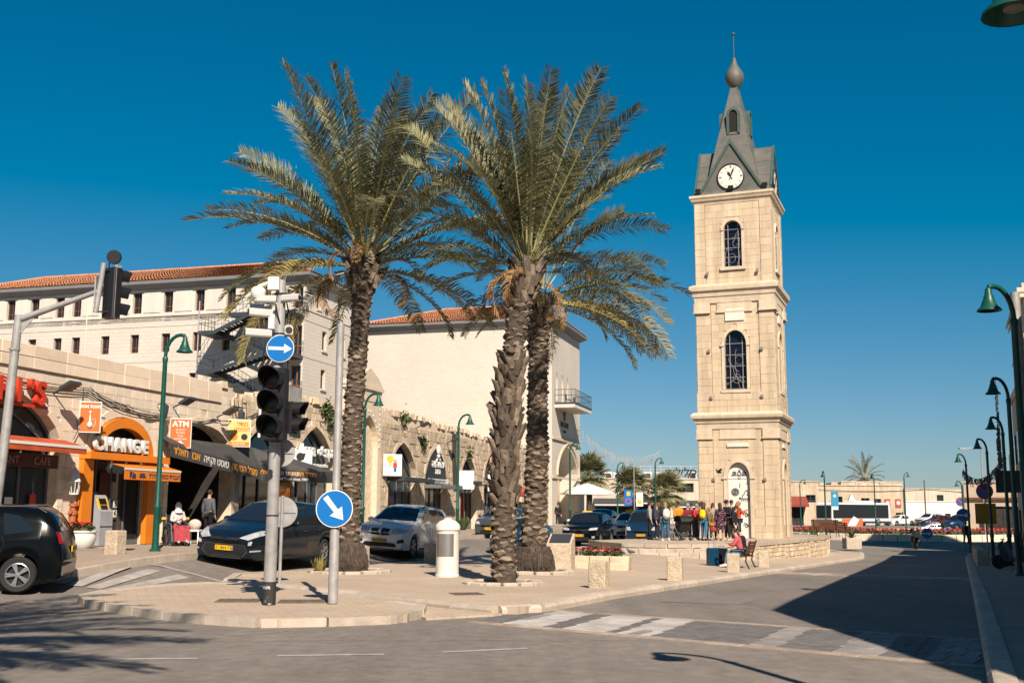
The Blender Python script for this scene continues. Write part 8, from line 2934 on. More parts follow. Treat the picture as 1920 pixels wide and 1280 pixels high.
SED = dict(L=4.45, W=1.78, H=1.46, wb=2.68, fo=0.9, rw=0.315, cl=0.17, soft=5,
 top=[(0, 0.58), (0.06, 0.68), (0.3, 0.78), (1.0, 0.92), (1.25, 0.97), (2.05, 1.38), (2.5, 1.455), (3.1, 1.43), (3.75, 1.17), (3.95, 1.07), (4.3, 1.03), (4.42, 0.9), (4.45, 0.55)],
 belt=[(0, 0.70), (1.2, 0.88), (3.2, 0.94), (4.45, 0.95)],
 wscreen=[(0.68, 1.01), (0.66, 1.05), (0.5, 1.35), (0, 1.375)], rscreen=[(0.55, 1.06), (0.44, 1.32), (0, 1.36)],
 glass=[[(1.62, 0.93), (2.42, 0.95), (2.42, 1.36), (2.2, 1.35), (1.8, 1.13)], [(2.49, 0.95), (3.2, 0.98), (3.0, 1.28), (2.49, 1.36)]],
 hl=[(0.48, 0.62), (0.74, 0.64), (0.80, 0.76), (0.60, 0.75)], tl=[(0.5, 0.78), (0.8, 0.8), (0.8, 0.95), (0.52, 0.93)],
 seams=[[(1.35, 0.34), (1.32, 0.72), (1.42, 0.9)], [(2.45, 0.3), (2.45, 0.94)], [(3.2, 0.66), (3.3, 0.84), (3.24, 0.96)], [(1.35, 0.32), (2.45, 0.28), (3.05, 0.32)]],
 handles=[(2.2, 0.82), (3.0, 0.85)], mirror=(1.68, 0.93),
 front=[('grille', [(-0.42, 0.50), (0.42, 0.50), (0.46, 0.62), (-0.46, 0.62)], 'trim', 0.01), ('lower_grille', [(-0.5, 0.24), (0.5, 0.24), (0.44, 0.38), (-0.44, 0.38)], 'trim', 0.008)], plate=(0, 0.44), rplate=0.72, num='24-591-63')
HAT = dict(SED, L=4.2, top=[(0, 0.58), (0.06, 0.68), (0.3, 0.80), (1.0, 0.95), (1.2, 1.0), (2.0, 1.40), (2.5, 1.475), (3.2, 1.44), (3.75, 1.30), (4.05, 0.95), (4.15, 0.85), (4.2, 0.5)], belt=[(0, 0.70), (1.2, 0.9), (3.2, 0.97), (4.2, 0.95)],
 rscreen=[(0.5, 1.0), (0.42, 1.28), (0, 1.32)], tl=[(0.56, 0.8), (0.8, 0.82), (0.78, 0.98), (0.6, 0.96)], wb=2.6, fo=0.85)
VAN = dict(L=4.2, W=1.83, H=1.82, wb=2.7, fo=0.83, rw=0.32, cl=0.2, tumble=0.14, soft=4,
 top=[(0, 0.70), (0.05, 0.82), (0.3, 0.96), (0.75, 1.06), (0.95, 1.12), (1.65, 1.70), (2.1, 1.81), (3.5, 1.82), (4.05, 1.76), (4.15, 1.2), (4.2, 0.5)],
 belt=[(0, 0.82), (0.95, 1.02), (4.2, 1.06)],
 wscreen=[(0.76, 1.15), (0.74, 1.2), (0.68, 1.66), (0, 1.68)], rscreen=[(0.68, 1.15), (0.66, 1.6), (0, 1.62)],
 glass=[[(1.35, 1.08), (2.1, 1.09), (2.1, 1.64), (1.75, 1.62), (1.5, 1.35)], [(2.2, 1.09), (3.05, 1.1), (3.05, 1.63), (2.2, 1.64)], [(3.15, 1.1), (3.85, 1.12), (3.85, 1.6), (3.15, 1.63)]],
 hl=[(0.52, 0.74), (0.78, 0.74), (0.84, 0.92), (0.62, 0.92)], tl=[(0.74, 0.8), (0.86, 0.8), (0.86, 1.3), (0.78, 1.3)],
 seams=[[(1.2, 0.35), (1.15, 0.8), (1.3, 1.05)], [(2.15, 0.3), (2.15, 1.68)], [(3.1, 0.72), (3.1, 1.66)], [(1.2, 0.32), (2.15, 0.3), (3.0, 0.32)]],
 handles=[(1.9, 0.95), (2.25, 0.95)], mirror=(1.4, 1.1),
 front=[('grille', [(-0.42, 0.62), (0.42, 0.62), (0.46, 0.74), (-0.46, 0.74)], 'trim', 0.01), ('lower_grille', [(-0.55, 0.28), (0.55, 0.28), (0.5, 0.44), (-0.5, 0.44)], 'trim', 0.008)], plate=(0, 0.5), num='70-318-52')
HU = math.atan2(-0.9612, -0.276)            # heading of traffic coming down the street
p_navy = paint('navy', (0.005, 0.010, 0.018), 0.22, 0.3)
p_black = paint('black', (0.003, 0.004, 0.005), 0.16, 0.0)
p_silver = paint('silver', (0.80, 0.77, 0.74), 0.35, 0.4, 0.0)
p_white = paint('white', (0.78, 0.76, 0.73), 0.3)
p_grey = paint('grey', (0.07, 0.072, 0.075), 0.3, 0.6, 0.2)
p_blue = paint('blue', (0.008, 0.03, 0.06), 0.25)
p_lgrey = paint('light_grey', (0.38, 0.39, 0.40), 0.35, 0.5, 0.3)
Car('sport_utility_car', 'black sport utility car leaving at the left edge, seen from its side', 'car', TUC, (-10.95, 22.05), math.atan2(-0.22, -0.975), p_black)
Car('people_carrier', 'dark blue people carrier turning in front of the toast stall', 'car', MPV, (-6.5, 29.9), HU - 0.02, p_navy)
Car('sport_utility_car', 'silver white sport utility car behind the left palm', 'car', X3, (-3.72, 38.3), HU, p_silver)
Car('hatchback', 'grey hatchback left of the rough palm trunk', 'car', HAT, (-0.45, 53.9), HU, p_grey)
Car('sedan', 'dark blue sedan half hidden behind the two palm trunks', 'car', SED, (0.45, 46.0), HU, p_blue)
Car('sport_utility_car', 'black sport utility car with yellow plate beside the planter', 'car', dict(SUV, num='83-417-20'), (3.85, 55.3), HU, p_black)
Car('taxi', 'white taxi with yellow roof sign behind the black sport utility car', 'taxi', SED, (4.4, 65.0), HU, p_white, taxi=True)
Car('van', 'dark blue small van parked behind the tourists', 'van', VAN, (7.35, 60.0), HU, p_blue)
Car('taxi', 'second white taxi with roof sign left of the dark van', 'taxi', SUV, (7.6, 70.5), HU, p_white, taxi=True)
Car('hatchback', 'dark hatchback parked beyond the first taxi', 'car', HAT, (6.1, 75.5), HU, p_navy)
Car('sedan', 'white sedan parked before the old sandy row', 'car', SED, (52.6, 150), R(205), p_white, rim='steel')
Car('sport_utility_car', 'white sport utility car parked next to the white sedan', 'car', SUV, (56.3, 149), R(210), p_white, rim='steel')
Car('hatchback', 'silver grey hatchback rounding the far roundabout', 'car', HAT, (42.6, 112.5), R(176), p_lgrey, rim='steel')
Car('hatchback', 'dark red hatchback behind the silver grey one', 'car', HAT, (52.4, 136), R(190), paint('dark_red', (0.08, 0.012, 0.012)), rim='steel')
Car('van', 'dark blue van parked by the terrace cafe', 'van', VAN, (51.5, 127), R(200), paint('van_blue', (0.01, 0.03, 0.08)), rim='steel')
# --- bus
t = thing('city_bus', 'white and black city bus passing behind the roundabout', 'bus', (44.9, 145.0, gz(44.9, 145) + ROAD), R(215))
mb = MB()
mb.prism([(-5.9, 0.35), (5.85, 0.35), (5.98, 0.9), (5.9, 2.7), (5.6, 3.0), (-5.7, 3.0), (-5.95, 2.7), (-5.95, 0.6)], -1.25, 1.25, 'y')
mb.build('body', mat('bus_white', (0.78, 0.77, 0.75), 0.4, var=0), t)
for sd in (-1, 1):
 MB().box(-5.6, 5.7, sd * 1.252, sd * 1.262, 0.98, 2.74).build('window_band', m_cgl, t)
 MB().box(-5.9, 5.8, sd * 1.252, sd * 1.258, 0.36, 0.62).build('skirt', mat('bus_skirt', (0.03, 0.05, 0.12), 0.5), t)
 for i in range(8):
  MB().box(-5.0 + i * 1.35, -4.95 + i * 1.35, sd * 1.263, sd * 1.268, 0.98, 2.74).build('window_post', m_trim, t)
MB().box(5.93, 5.99, -1.15, 1.15, 1.0, 2.6).build('windscreen', m_cgl, t)
MB().bev(-3.0, 1.0, -0.9, 0.9, 3.0, 3.25, 0.08).build('roof_unit', MATS['bus_white'], t)
ty, rm, hub = wheel_meshes(0.48, 'steel')
for x in (-3.4, 3.2):
 for sd in (-1, 1):
  e = bpy.data.objects.new('wheel', None)
  col.objects.link(e)
  e.parent = t
  e.location = (x, sd * 1.16, 0.48)
  e.rotation_euler = (0, 0, 0 if sd > 0 else math.pi)
  for me in (ty, rm, hub):
   obj(me.name.split('.')[0], me, e)
# --- scooters
def scooter(label, x, y, rz, m, z=None):
 t = thing('scooter', label, 'scooter', (x, y, (gz(x, y) if z is None else z)), rz, 'scooters')
 for xx, nm in ((0.62, 0), (-0.6, 1)):
  w_ = MB().lathe([(0.13, -0.045), (0.22, -0.055), (0.25, 0), (0.22, 0.055), (0.13, 0.045)], 18, (xx, 0, 0.25), 'y').build('wheel', m_tyre, t, 40)
  MB().lathe([(0.13, -0.04), (0.13, 0.04)], 12, (xx, 0, 0.25), 'y').build('rim', m_rim, w_)
 mb = MB()
 mb.prism([(-0.85, 0.55), (-0.8, 0.75), (-0.1, 0.72), (0.0, 0.42), (0.3, 0.36), (0.42, 0.75), (0.5, 0.98), (0.62, 0.9), (0.56, 0.5), (0.44, 0.28), (-0.2, 0.25), (-0.5, 0.45)], -0.16, 0.16, 'y')
 mb.build('body', m, t)
 MB().bev(-0.85, -0.08, -0.15, 0.15, 0.72, 0.83, 0.03).build('seat', m_black, t)
 MB().tube([(0.48, -0.35, 1.05), (0.44, 0, 1.02), (0.48, 0.35, 1.05)], 0.02, 6).build('handlebar', m_blackm, t)
 MB().tube([(0.62, 0.07, 0.25), (0.46, 0.0, 1.0)], 0.03, 6).build('fork', m_blackm, t)
 MB().bev(-1.15, -0.75, -0.2, 0.2, 0.82, 1.15, 0.04).build('top_box', m_black, t)
 MB().ball((0.62, 0, 0.85), (0.06, 0.09, 0.07), 8, 5).build('headlight', m_lamp, t)
 return t
scooter('black scooter under a rider on the far road', 27.7, 76.0, R(75), m_black, gz(27.7, 76) + ROAD)
scooter('dark scooter parked on the shaded footway', 17.9, 39.3, R(150), m_dkgrey)
scooter('grey scooter parked behind the dark one on the shaded footway', 19.4, 42.2, R(155), m_grey)
# ================================================================== people
SKIN = [mat('skin_light', (0.50, 0.29, 0.20), 0.6, var=0.05), mat('skin_tan', (0.34, 0.18, 0.11), 0.6, var=0.05)]
CL = {}
def cloth(c, pat=None):
 k = (tuple(c), pat)
 if k not in CL:
  if pat == 'floral':
   m = mat('floral_cloth', (0.45, 0.13, 0.16), 0.85, c2=(0.012, 0.012, 0.03), scale=16, detail=1)
   m.node_tree.nodes['Color Ramp'].color_ramp.elements[0].position = 0.58
   m.node_tree.nodes['Color Ramp'].color_ramp.elements[1].position = 0.64
  else:
   m = mat('cloth_%d' % len(CL), c, 0.85, var=0.18, scale=9, bump=0.15, bscale=14)
  CL[k] = m
 return CL[k]
def skin_obj(name, verts, edges, radii, m, parent, sub=2):
 me = bpy.data.meshes.new(name)
 me.from_pydata([tuple(v) for v in verts], edges, [])
 me.materials.append(m)
 o = obj(name, me, parent)
 md = o.modifiers.new('skin', 'SKIN')
 md.use_smooth_shade = True
 if not me.skin_vertices:
  bm = bmesh.new()
  bm.from_mesh(me)
  bm.verts.layers.skin.verify()
  bm.to_mesh(me)
  bm.free()
 sv = me.skin_vertices[0].data
 for i, r_ in enumerate(radii):
  sv[i].radius = r_ if isinstance(r_, tuple) else (r_, r_)
  sv[i].use_root = (i == 0)
 ss = o.modifiers.new('subsurf', 'SUBSURF')
 ss.levels = ss.render_levels = sub
 return o
def person(label, x, y, rz, z, h=1.72, shirt=(0.1, 0.1, 0.12), legs=(0.03, 0.04, 0.07), hair=(0.03, 0.02, 0.015), shoes=(0.5, 0.5, 0.5), arms=None, legp=None, seat=None, lean=0.0, hairstyle='short', dress=None, pat=None, head=(0, 0), tone=0, skirt=False, group=None, bare_legs=False, sleeves=True, name='person'):
 """one figure facing local -y; arms = [(elbow, wrist)] and legp = [(knee, ankle)] as offsets from shoulder / hip, right (+x) then left"""
 t = thing(name, label, 'person', (x, y, z), rz, group)
 k = h / 1.72
 V = lambda a, b, c: Vector((a, b, c)) * k
 hipz = 0.92 if seat is None else seat / k + 0.08
 pel = V(0, 0, hipz)
 up = Vector((0, -math.sin(lean), math.cos(lean)))
 wai, che, nek = pel + up * 0.16 * k, pel + up * 0.36 * k, pel + up * 0.53 * k
 hb = nek + up * 0.07 * k + V(0, -0.01, 0)
 hm = hb + V(head[0] * 0.04, -0.02 - head[1] * 0.05, 0.09 - head[1] * 0.03)
 ht = hm + V(head[0] * 0.02, -head[1] * 0.04, 0.10)
 arms = arms or [((0.05, 0.03, -0.27), (0.07, -0.04, -0.52)), ((-0.05, 0.03, -0.27), (-0.07, -0.04, -0.52))]
 legp = legp or [((0.01, -0.02, -0.42), (0.02, 0.03, -0.83)), ((-0.01, 0.0, -0.42), (-0.02, 0.0, -0.83))]
 sk = SKIN[tone]
 # continuous body
 vs_, es, rs = [pel, wai, che, nek, hb, hm, ht], [(0, 1), (1, 2), (2, 3), (3, 4), (4, 5), (5, 6)], [(0.15 * k, 0.10 * k), (0.125 * k, 0.09 * k), (0.155 * k, 0.10 * k), 0.062 * k, 0.055 * k, (0.078 * k, 0.094 * k), (0.05 * k, 0.06 * k)]
 S, Hp = [], []
 for i, sx in enumerate((1, -1)):
  sh = che + V(sx * 0.17, 0, 0.10)
  el, wr = sh + V(*arms[i][0]), sh + V(*arms[i][1])
  d = (wr - el).normalized()
  pm_ = wr + d * 0.085 * k
  b = len(vs_)
  vs_ += [sh, el, wr, pm_]
  es += [(2, b), (b, b + 1), (b + 1, b + 2), (b + 2, b + 3)]
  rs += [0.062 * k, 0.043 * k, 0.028 * k, (0.040 * k, 0.018 * k)]
  side = d.cross(Vector((0, 0, 1)) if abs(d.z) < 0.9 else Vector((0, 1, 0))).normalized()
  for f, (o_, ln) in enumerate(((-0.030, 0.075), (-0.010, 0.088), (0.010, 0.082), (0.030, 0.064))):
   q = len(vs_)
   a0 = pm_ + side * o_ * k + d * 0.02 * k
   vs_ += [a0 + d * ln * 0.5 * k, a0 + d * ln * k + Vector((0, -0.02, 0)) * k]
   es += [(b + 3, q), (q, q + 1)]
   rs += [0.009 * k, 0.007 * k]
  q = len(vs_)
  vs_ += [wr + d * 0.035 * k + side * 0.045 * k, wr + d * 0.08 * k + side * 0.062 * k]
  es += [(b + 2, q), (q, q + 1)]
  rs += [0.011 * k, 0.008 * k]
  S.append((sh, el, wr))
  hp = pel + V(sx * 0.09, 0, -0.03)
  kn, an = hp + V(*legp[i][0]), hp + V(*legp[i][1])
  b = len(vs_)
  vs_ += [hp, kn, an, an + V(sx * 0.015, -0.13, -0.045)]
  es += [(0, b), (b, b + 1), (b + 1, b + 2), (b + 2, b + 3)]
  rs += [0.088 * k, 0.058 * k, 0.040 * k, 0.032 * k]
  Hp.append((hp, kn, an))
 skin_obj('body', vs_, es, rs, sk, t, 1)
 # face
 mb = MB()
 f = Vector((0, -1, 0))
 mb.ball(hm + V(0, -0.098, -0.005), (0.013 * k, 0.018 * k, 0.02 * k), 6, 4)
 for sx in (-1, 1):
  mb.ball(hm + V(sx * 0.082, 0.005, 0.0), (0.012 * k, 0.022 * k, 0.032 * k), 6, 4)
 mb.build('nose_and_ears', sk, t, 60)
 mb = MB()
 for sx in (-1, 1):
  mb.ball(hm + V(sx * 0.033, -0.088, 0.022), (0.016 * k, 0.008 * k, 0.009 * k), 6, 4)
 mb.cbox(hm + V(0, -0.09, -0.045), (0.045 * k, 0.01 * k, 0.009 * k))
 mb.build('eyes_and_mouth', m_trim, t)
 hm_ = mat('hair_%02d%02d%02d' % tuple(int(c * 99) for c in hair), hair, 0.7, var=0.3, scale=30)
 mb = MB()
 mb.ball(hm + V(0, 0.014, 0.042), (0.092 * k, 0.105 * k, 0.098 * k), 12, 8)
 if hairstyle == 'long':
  mb.tube([hm + V(0, 0.05, 0.05), hm + V(0, 0.09, -0.06), hm + V(0, 0.09, -0.2), hm + V(0, 0.07, -0.28)], [0.08 * k, 0.095 * k, 0.085 * k, 0.03 * k], 10)
 elif hairstyle == 'scarf':
  mb.ball(hm + V(0, 0.01, 0.0), (0.108 * k, 0.118 * k, 0.135 * k), 12, 8)
  mb.lathe([(0.16 * k, -0.22 * k), (0.12 * k, -0.12 * k), (0.09 * k, -0.06 * k)], 12, tuple(hm))
 elif hairstyle == 'cap':
  mb.lathe([(0.10 * k, 0.03 * k), (0.102 * k, 0.07 * k), (0.07 * k, 0.135 * k), (0.0, 0.15 * k)], 12, tuple(hm + V(0, 0.005, 0)))
  mb.cbox(hm + V(0, -0.12, 0.045), (0.13 * k, 0.12 * k, 0.012 * k))
 mb.build('hair' if hairstyle != 'scarf' else 'headscarf', hm_, t, 60)
 # clothes
 e = 0.018 * k
 V_ = [pel + up * -0.02, wai, che, nek - up * 0.03]
 E_ = [(0, 1), (1, 2), (2, 3)]
 R_ = [(0.158 * k + e, 0.105 * k + e), (0.135 * k + e, 0.10 * k + e), (0.155 * k + e, 0.105 * k + e), 0.075 * k]
 for sh, el, wr in S:
  b = len(V_)
  end = wr - (wr - el) * 0.06 if sleeves else sh.lerp(el, 0.75)
  if sleeves:
   V_ += [sh, el, end]
   E_ += [(2, b), (b, b + 1), (b + 1, b + 2)]
   R_ += [0.068 * k + e, 0.05 * k + e, 0.036 * k + e * 0.8]
  else:
   V_ += [sh, end]
   E_ += [(2, b), (b, b + 1)]
   R_ += [0.068 * k + e, 0.055 * k + e]
 skin_obj('jacket' if dress is None else 'dress_top', V_, E_, R_, cloth(shirt, pat), t, 1)
 if dress is not None:
  mb = MB()
  mb.lathe([(0.155 * k, pel.z + 0.12 * k), (0.18 * k, pel.z), (0.22 * k, pel.z - 0.2 * k), (0.26 * k, pel.z - dress * k), (0.25 * k, pel.z - dress * k)], 16)
  mb.build('skirt', cloth(shirt, pat), t, 50)
 if not bare_legs:
  V_, E_, R_ = [pel], [], [(0.155 * k, 0.108 * k)]
  for hp, kn, an in Hp:
   b = len(V_)
   V_ += [hp, kn, an + (kn - an) * 0.1]
   E_ += [(0, b), (b, b + 1), (b + 1, b + 2)]
   R_ += [0.092 * k + e * 0.6, 0.063 * k + e * 0.7, 0.05 * k + e * 0.6]
  skin_obj('trousers', V_, E_, R_, cloth(legs), t, 1)
 for i, (hp, kn, an) in enumerate(Hp):
  mb = MB()
  sx = 1 if i == 0 else -1
  mb.tube([an + V(0, 0.06, -0.035), an + V(0, 0.0, -0.03), an + V(sx * 0.01, -0.1, -0.05), an + V(sx * 0.015, -0.18, -0.058)], [0.04 * k, 0.052 * k, 0.045 * k, 0.03 * k], 8)
  mb.build('shoe', cloth(shoes), t, 50)
 t['_che'] = (che.x, che.y, che.z)
 return t
def backpack(label, p, c, s_=1.0):
 """pack on a person's back (things held or worn loosely are things of their own)"""
 che = Vector(p['_che'])
 M4 = p.matrix_basis
 loc = M4 @ (che + Vector((0, 0.19, -0.08)))
 b = thing('backpack', label, 'backpack', loc, p.rotation_euler[2])
 mb = MB()
 mb.ball((0, 0.02, 0), (0.16 * s_, 0.10 * s_, 0.22 * s_), 12, 8)
 mb.build('bag', cloth(c), b, 60)
 mb = MB()
 mb.ball((0, 0.10 * s_, -0.06), (0.11 * s_, 0.04, 0.10 * s_), 10, 6)
 mb.build('pocket', cloth(c), b, 60)
 for sx in (-1, 1):
  MB().tube([(sx * 0.10, -0.03, 0.16), (sx * 0.12, -0.14, 0.20), (sx * 0.12, -0.20, 0.12)], 0.014, 5).build('strap', cloth(c), b)
def px(p_, y):
 return (p_ - 960) / 2050 * y
GRP = 'tourists in front of the tower'
Z = TZ + 0.012
A_fold = [((0.06, -0.02, -0.26), (-0.08, -0.2, -0.22)), ((-0.06, -0.02, -0.26), (0.08, -0.2, -0.24))]
A_up = [((0.08, -0.12, -0.2), (0.02, -0.28, -0.02)), ((-0.05, 0.03, -0.27), (-0.07, -0.04, -0.5))]
step = [((0.02, -0.1, -0.41), (0.03, -0.06, -0.82)), ((-0.02, 0.06, -0.41), (-0.02, 0.16, -0.80))]
def cr(pxx, y, *a, **k):
 lab = a[0]
 return person(lab, px(pxx, y), y, R(a[1]), Z, group=GRP, **k)
cr(1216, 52.2, 'person in a light grey hooded top and dark trousers at the left end', 95, shirt=(0.36, 0.35, 0.36), legs=(0.012, 0.012, 0.016), h=1.74, shoes=(0.03, 0.03, 0.03))
cr(1229, 52.8, 'person in sunglasses half hidden between grey top and white rucksack', 70, shirt=(0.05, 0.04, 0.045), legs=(0.012, 0.012, 0.016), hair=(0.10, 0.05, 0.03), h=1.7, shoes=(0.03, 0.03, 0.03), hairstyle='long')
p1 = cr(1245, 50.6, 'person in navy jacket and blue jeans carrying a white rucksack', 190, shirt=(0.01, 0.018, 0.045), legs=(0.02, 0.11, 0.22), hair=(0.30, 0.17, 0.07), h=1.72, shoes=(0.75, 0.74, 0.72), hairstyle='long', arms=A_fold, legp=step)
backpack('white rucksack on the back of the navy jacket', p1, (0.68, 0.63, 0.57), 1.15)
cr(1270, 52.9, 'man in a bright orange jacket behind the pushchair', 15, shirt=(0.78, 0.24, 0.01), legs=(0.015, 0.015, 0.02), h=1.76, arms=[((0.06, -0.08, -0.26), (0.02, -0.22, -0.4)), ((-0.06, -0.08, -0.26), (-0.02, -0.22, -0.4))])
cr(1287, 52.0, 'grey-haired person in dark red sleeves and a black scarf', 30, shirt=(0.20, 0.014, 0.02), legs=(0.012, 0.012, 0.014), hair=(0.32, 0.31, 0.31), h=1.68, arms=A_fold)
cr(1294, 53.6, 'dark-haired person looking over from the second row', -20, shirt=(0.04, 0.03, 0.035), legs=(0.012, 0.012, 0.014), h=1.7)
cr(1301, 51.8, 'person in a red sweater leaning beside the pushchair', 50, shirt=(0.45, 0.02, 0.025), legs=(0.03, 0.03, 0.04), hair=(0.28, 0.24, 0.2), h=1.66, lean=0.12, arms=A_fold, tone=0)
cr(1310, 53.8, 'person in a red top at the back of the crowd', 10, shirt=(0.50, 0.03, 0.02), legs=(0.02, 0.02, 0.03), h=1.72)
p2 = cr(1317, 51.0, 'person in an olive brown jacket and blue jeans with yellow rucksack', 150, shirt=(0.20, 0.14, 0.09), legs=(0.04, 0.17, 0.32), hair=(0.07, 0.035, 0.02), h=1.72, shoes=(0.015, 0.015, 0.02), hairstyle='long', legp=step)
backpack('bright yellow rucksack on the olive brown jacket', p2, (0.80, 0.58, 0.0), 1.0)
cr(1326, 52.5, 'child-sized person in a khaki coat beside the yellow rucksack', 20, shirt=(0.15, 0.11, 0.05), legs=(0.05, 0.05, 0.05), hair=(0.35, 0.2, 0.1), h=1.5)
cr(1334, 53.2, 'woman in sunglasses with long brown hair and a pale top', 5, shirt=(0.32, 0.26, 0.2), legs=(0.02, 0.02, 0.02), hair=(0.11, 0.05, 0.025), h=1.72, hairstyle='long')
cr(1347, 51.0, 'woman in a dark floral dress seen from behind', 175, shirt=(0.03, 0.02, 0.04), pat='floral', dress=0.42, hair=(0.04, 0.02, 0.015), h=1.7, hairstyle='long', bare_legs=True, shoes=(0.5, 0.48, 0.46))
cr(1360, 52.0, 'person in a dark cap and dark jacket talking to the group', -60, shirt=(0.012, 0.013, 0.02), legs=(0.012, 0.012, 0.014), hair=(0.01, 0.014, 0.03), h=1.84, hairstyle='cap', arms=A_fold)
cr(1368, 53.3, 'tall person in black glasses behind the cap wearer', 10, shirt=(0.03, 0.03, 0.04), legs=(0.012, 0.012, 0.014), h=1.86)
p3 = cr(1381, 51.6, 'woman with curly blond hair in an orange red top', 100, shirt=(0.66, 0.085, 0.015), legs=(0.015, 0.03, 0.06), hair=(0.32, 0.17, 0.06), h=1.78, hairstyle='long', arms=[((0.04, -0.14, -0.2), (-0.1, -0.3, -0.08)), ((-0.04, -0.14, -0.2), (0.05, -0.3, -0.1))])
backpack('black rucksack on the orange red top', p3, (0.015, 0.016, 0.018), 1.1)
cr(1370, 50.6, 'person in black crouching over a bag below the blond woman', 60, shirt=(0.01, 0.01, 0.012), legs=(0.01, 0.01, 0.012), h=1.6, lean=0.3)
# bags carried
for p_, y, c, z, s_, lb in ((1331, 50.9, (0.5, 0.18, 0.02), 0.72, 0.8, 'orange brown shoulder bag beside the floral dress'), (1334, 50.7, (0.28, 0.03, 0.03), 0.5, 0.9, 'dark red handbag hanging beside the floral dress')):
 b = thing('handbag', lb, 'bag', (px(p_, y), y, Z + z))
 MB().ball((0, 0, 0), (0.17 * s_, 0.07, 0.13 * s_), 12, 8).build('bag', cloth(c), b, 60)
 MB().tube([(-0.13 * s_, 0, 0.05), (-0.1, 0, 0.3), (0.1, 0, 0.3), (0.13 * s_, 0, 0.05)], 0.012, 5).build('strap', cloth(c), b)
# pushchair
b = thing('pushchair', 'black hooded pushchair with thin wheels in front of the orange jacket', 'pushchair', (px(1275, 51.0), 51.0, Z), R(20))
mb = MB()
mb.prism([(-0.22, 0.42), (0.3, 0.36), (0.34, 0.5), (-0.05, 0.62), (-0.3, 0.95), (-0.42, 0.9)], -0.24, 0.24, 'x')
mb.build('seat', m_black, b)
mb = MB()
for i in range(7):
 a0, a1 = R(20 + i * 20), R(20 + (i + 1) * 20)
 for q in (0,):
  mb.add([(-0.27, -0.12 + 0.42 * math.cos(a0), 0.72 + 0.42 * math.sin(a0)), (0.27, -0.12 + 0.42 * math.cos(a0), 0.72 + 0.42 * math.sin(a0)), (0.27, -0.12 + 0.42 * math.cos(a1), 0.72 + 0.42 * math.sin(a1)), (-0.27, -0.12 + 0.42 * math.cos(a1), 0.72 + 0.42 * math.sin(a1))], [(0, 1, 2, 3)])
mb.build('hood', m_black, b)
for sx in (-0.27, 0.27):
 for yy in (-0.35, 0.4):
  w_ = MB().tube([(sx, yy + 0.14 * math.cos(a * 0.4488), 0.15 + 0.14 * math.sin(a * 0.4488)) for a in range(15)], 0.018, 5).build('wheel', m_tyre, b)
  MB().lathe([(0.03, -0.02), (0.03, 0.02)], 8, (sx, yy, 0.15), 'x').build('hub', m_grey, w_)
 MB().tube([(sx, -0.35, 0.15), (sx, 0.0, 0.45), (sx, 0.35, 0.85), (sx, 0.5, 1.0)], 0.016, 5).build('frame', m_grey, b)
 MB().tube([(sx, 0.4, 0.15), (sx, 0.0, 0.5)], 0.016, 5).build('frame', m_grey, b)
MB().tube([(-0.27, 0.5, 1.0), (0.27, 0.5, 1.0)], 0.02, 6).build('handle', m_black, b)
MB().bev(-0.22, 0.22, -0.15, 0.25, 0.2, 0.34, 0.03).build('basket', m_dkgrey, b)
# seated pair on the bench
BR = R(-112)
bx = lambda a, c: (BX + a * math.cos(BR) - c * math.sin(BR), BY_ + a * math.sin(BR) + c * math.cos(BR))
bz = gz(BX, BY_)
sit = [((0.05, -0.42, 0.02), (0.06, -0.52, -0.40)), ((-0.03, -0.42, 0.03), (-0.02, -0.44, -0.40))]
xx, yy = bx(0.35, 0.05)
person('man in a pink sweater, jeans and white trainers sitting on the bench', xx, yy, BR, bz, h=1.76, shirt=(0.56, 0.10, 0.12), legs=(0.12, 0.22, 0.33), shoes=(0.8, 0.78, 0.75), seat=0.50, legp=sit, lean=0.30, head=(0, 0.8), arms=[((0.06, -0.10, -0.26), (-0.06, -0.3, -0.18)), ((-0.06, -0.10, -0.26), (0.06, -0.3, -0.18))], group='people sitting on the bench')
xx, yy = bx(-0.32, 0.05)
person('man in a black shirt sitting behind the pink sweater', xx, yy, BR, bz, h=1.76, shirt=(0.008, 0.009, 0.012), legs=(0.01, 0.01, 0.014), shoes=(0.02, 0.02, 0.02), seat=0.50, legp=sit, lean=0.22, head=(0, 0.9), arms=A_fold, group='people sitting on the bench')
# woman in a wheelchair by the stall
wx, wy = -10.35, 34.4
wz = gz(wx, wy)
b = thing('wheelchair', 'wheelchair draped with a red cloth by the toast stall', 'wheelchair', (wx, wy, wz), R(35))
for sx in (-0.3, 0.3):
 w_ = MB().tube([(sx, 0.12 + 0.3 * math.cos(a * 0.349), 0.31 + 0.3 * math.sin(a * 0.349)) for a in range(19)], 0.022, 5).build('wheel', m_tyre, b)
 for q in range(6):
  MB().tube([(sx, 0.12, 0.31), (sx, 0.12 + 0.3 * math.cos(q * 1.047), 0.31 + 0.3 * math.sin(q * 1.047))], 0.005, 4).build('spoke', m_chrome, w_)
 MB().lathe([(0.08, -0.02), (0.08, 0.02)], 12, (sx * 0.8, -0.42, 0.08), 'x').build('castor', m_tyre, b)
 MB().tube([(sx * 0.9, 0.25, 0.3), (sx * 0.9, 0.28, 0.95), (sx * 0.9, 0.42, 1.0)], 0.016, 5).build('frame', m_grey, b)
 MB().tube([(sx * 0.9, 0.25, 0.68), (sx * 0.9, -0.2, 0.68), (sx * 0.9, -0.42, 0.12)], 0.016, 5).build('frame', m_grey, b)
MB().bev(-0.26, 0.26, -0.25, 0.24, 0.44, 0.5, 0.02).build('seat', m_black, b)
MB().bev(-0.26, 0.26, 0.22, 0.27, 0.5, 0.95, 0.02).build('backrest', m_black, b)
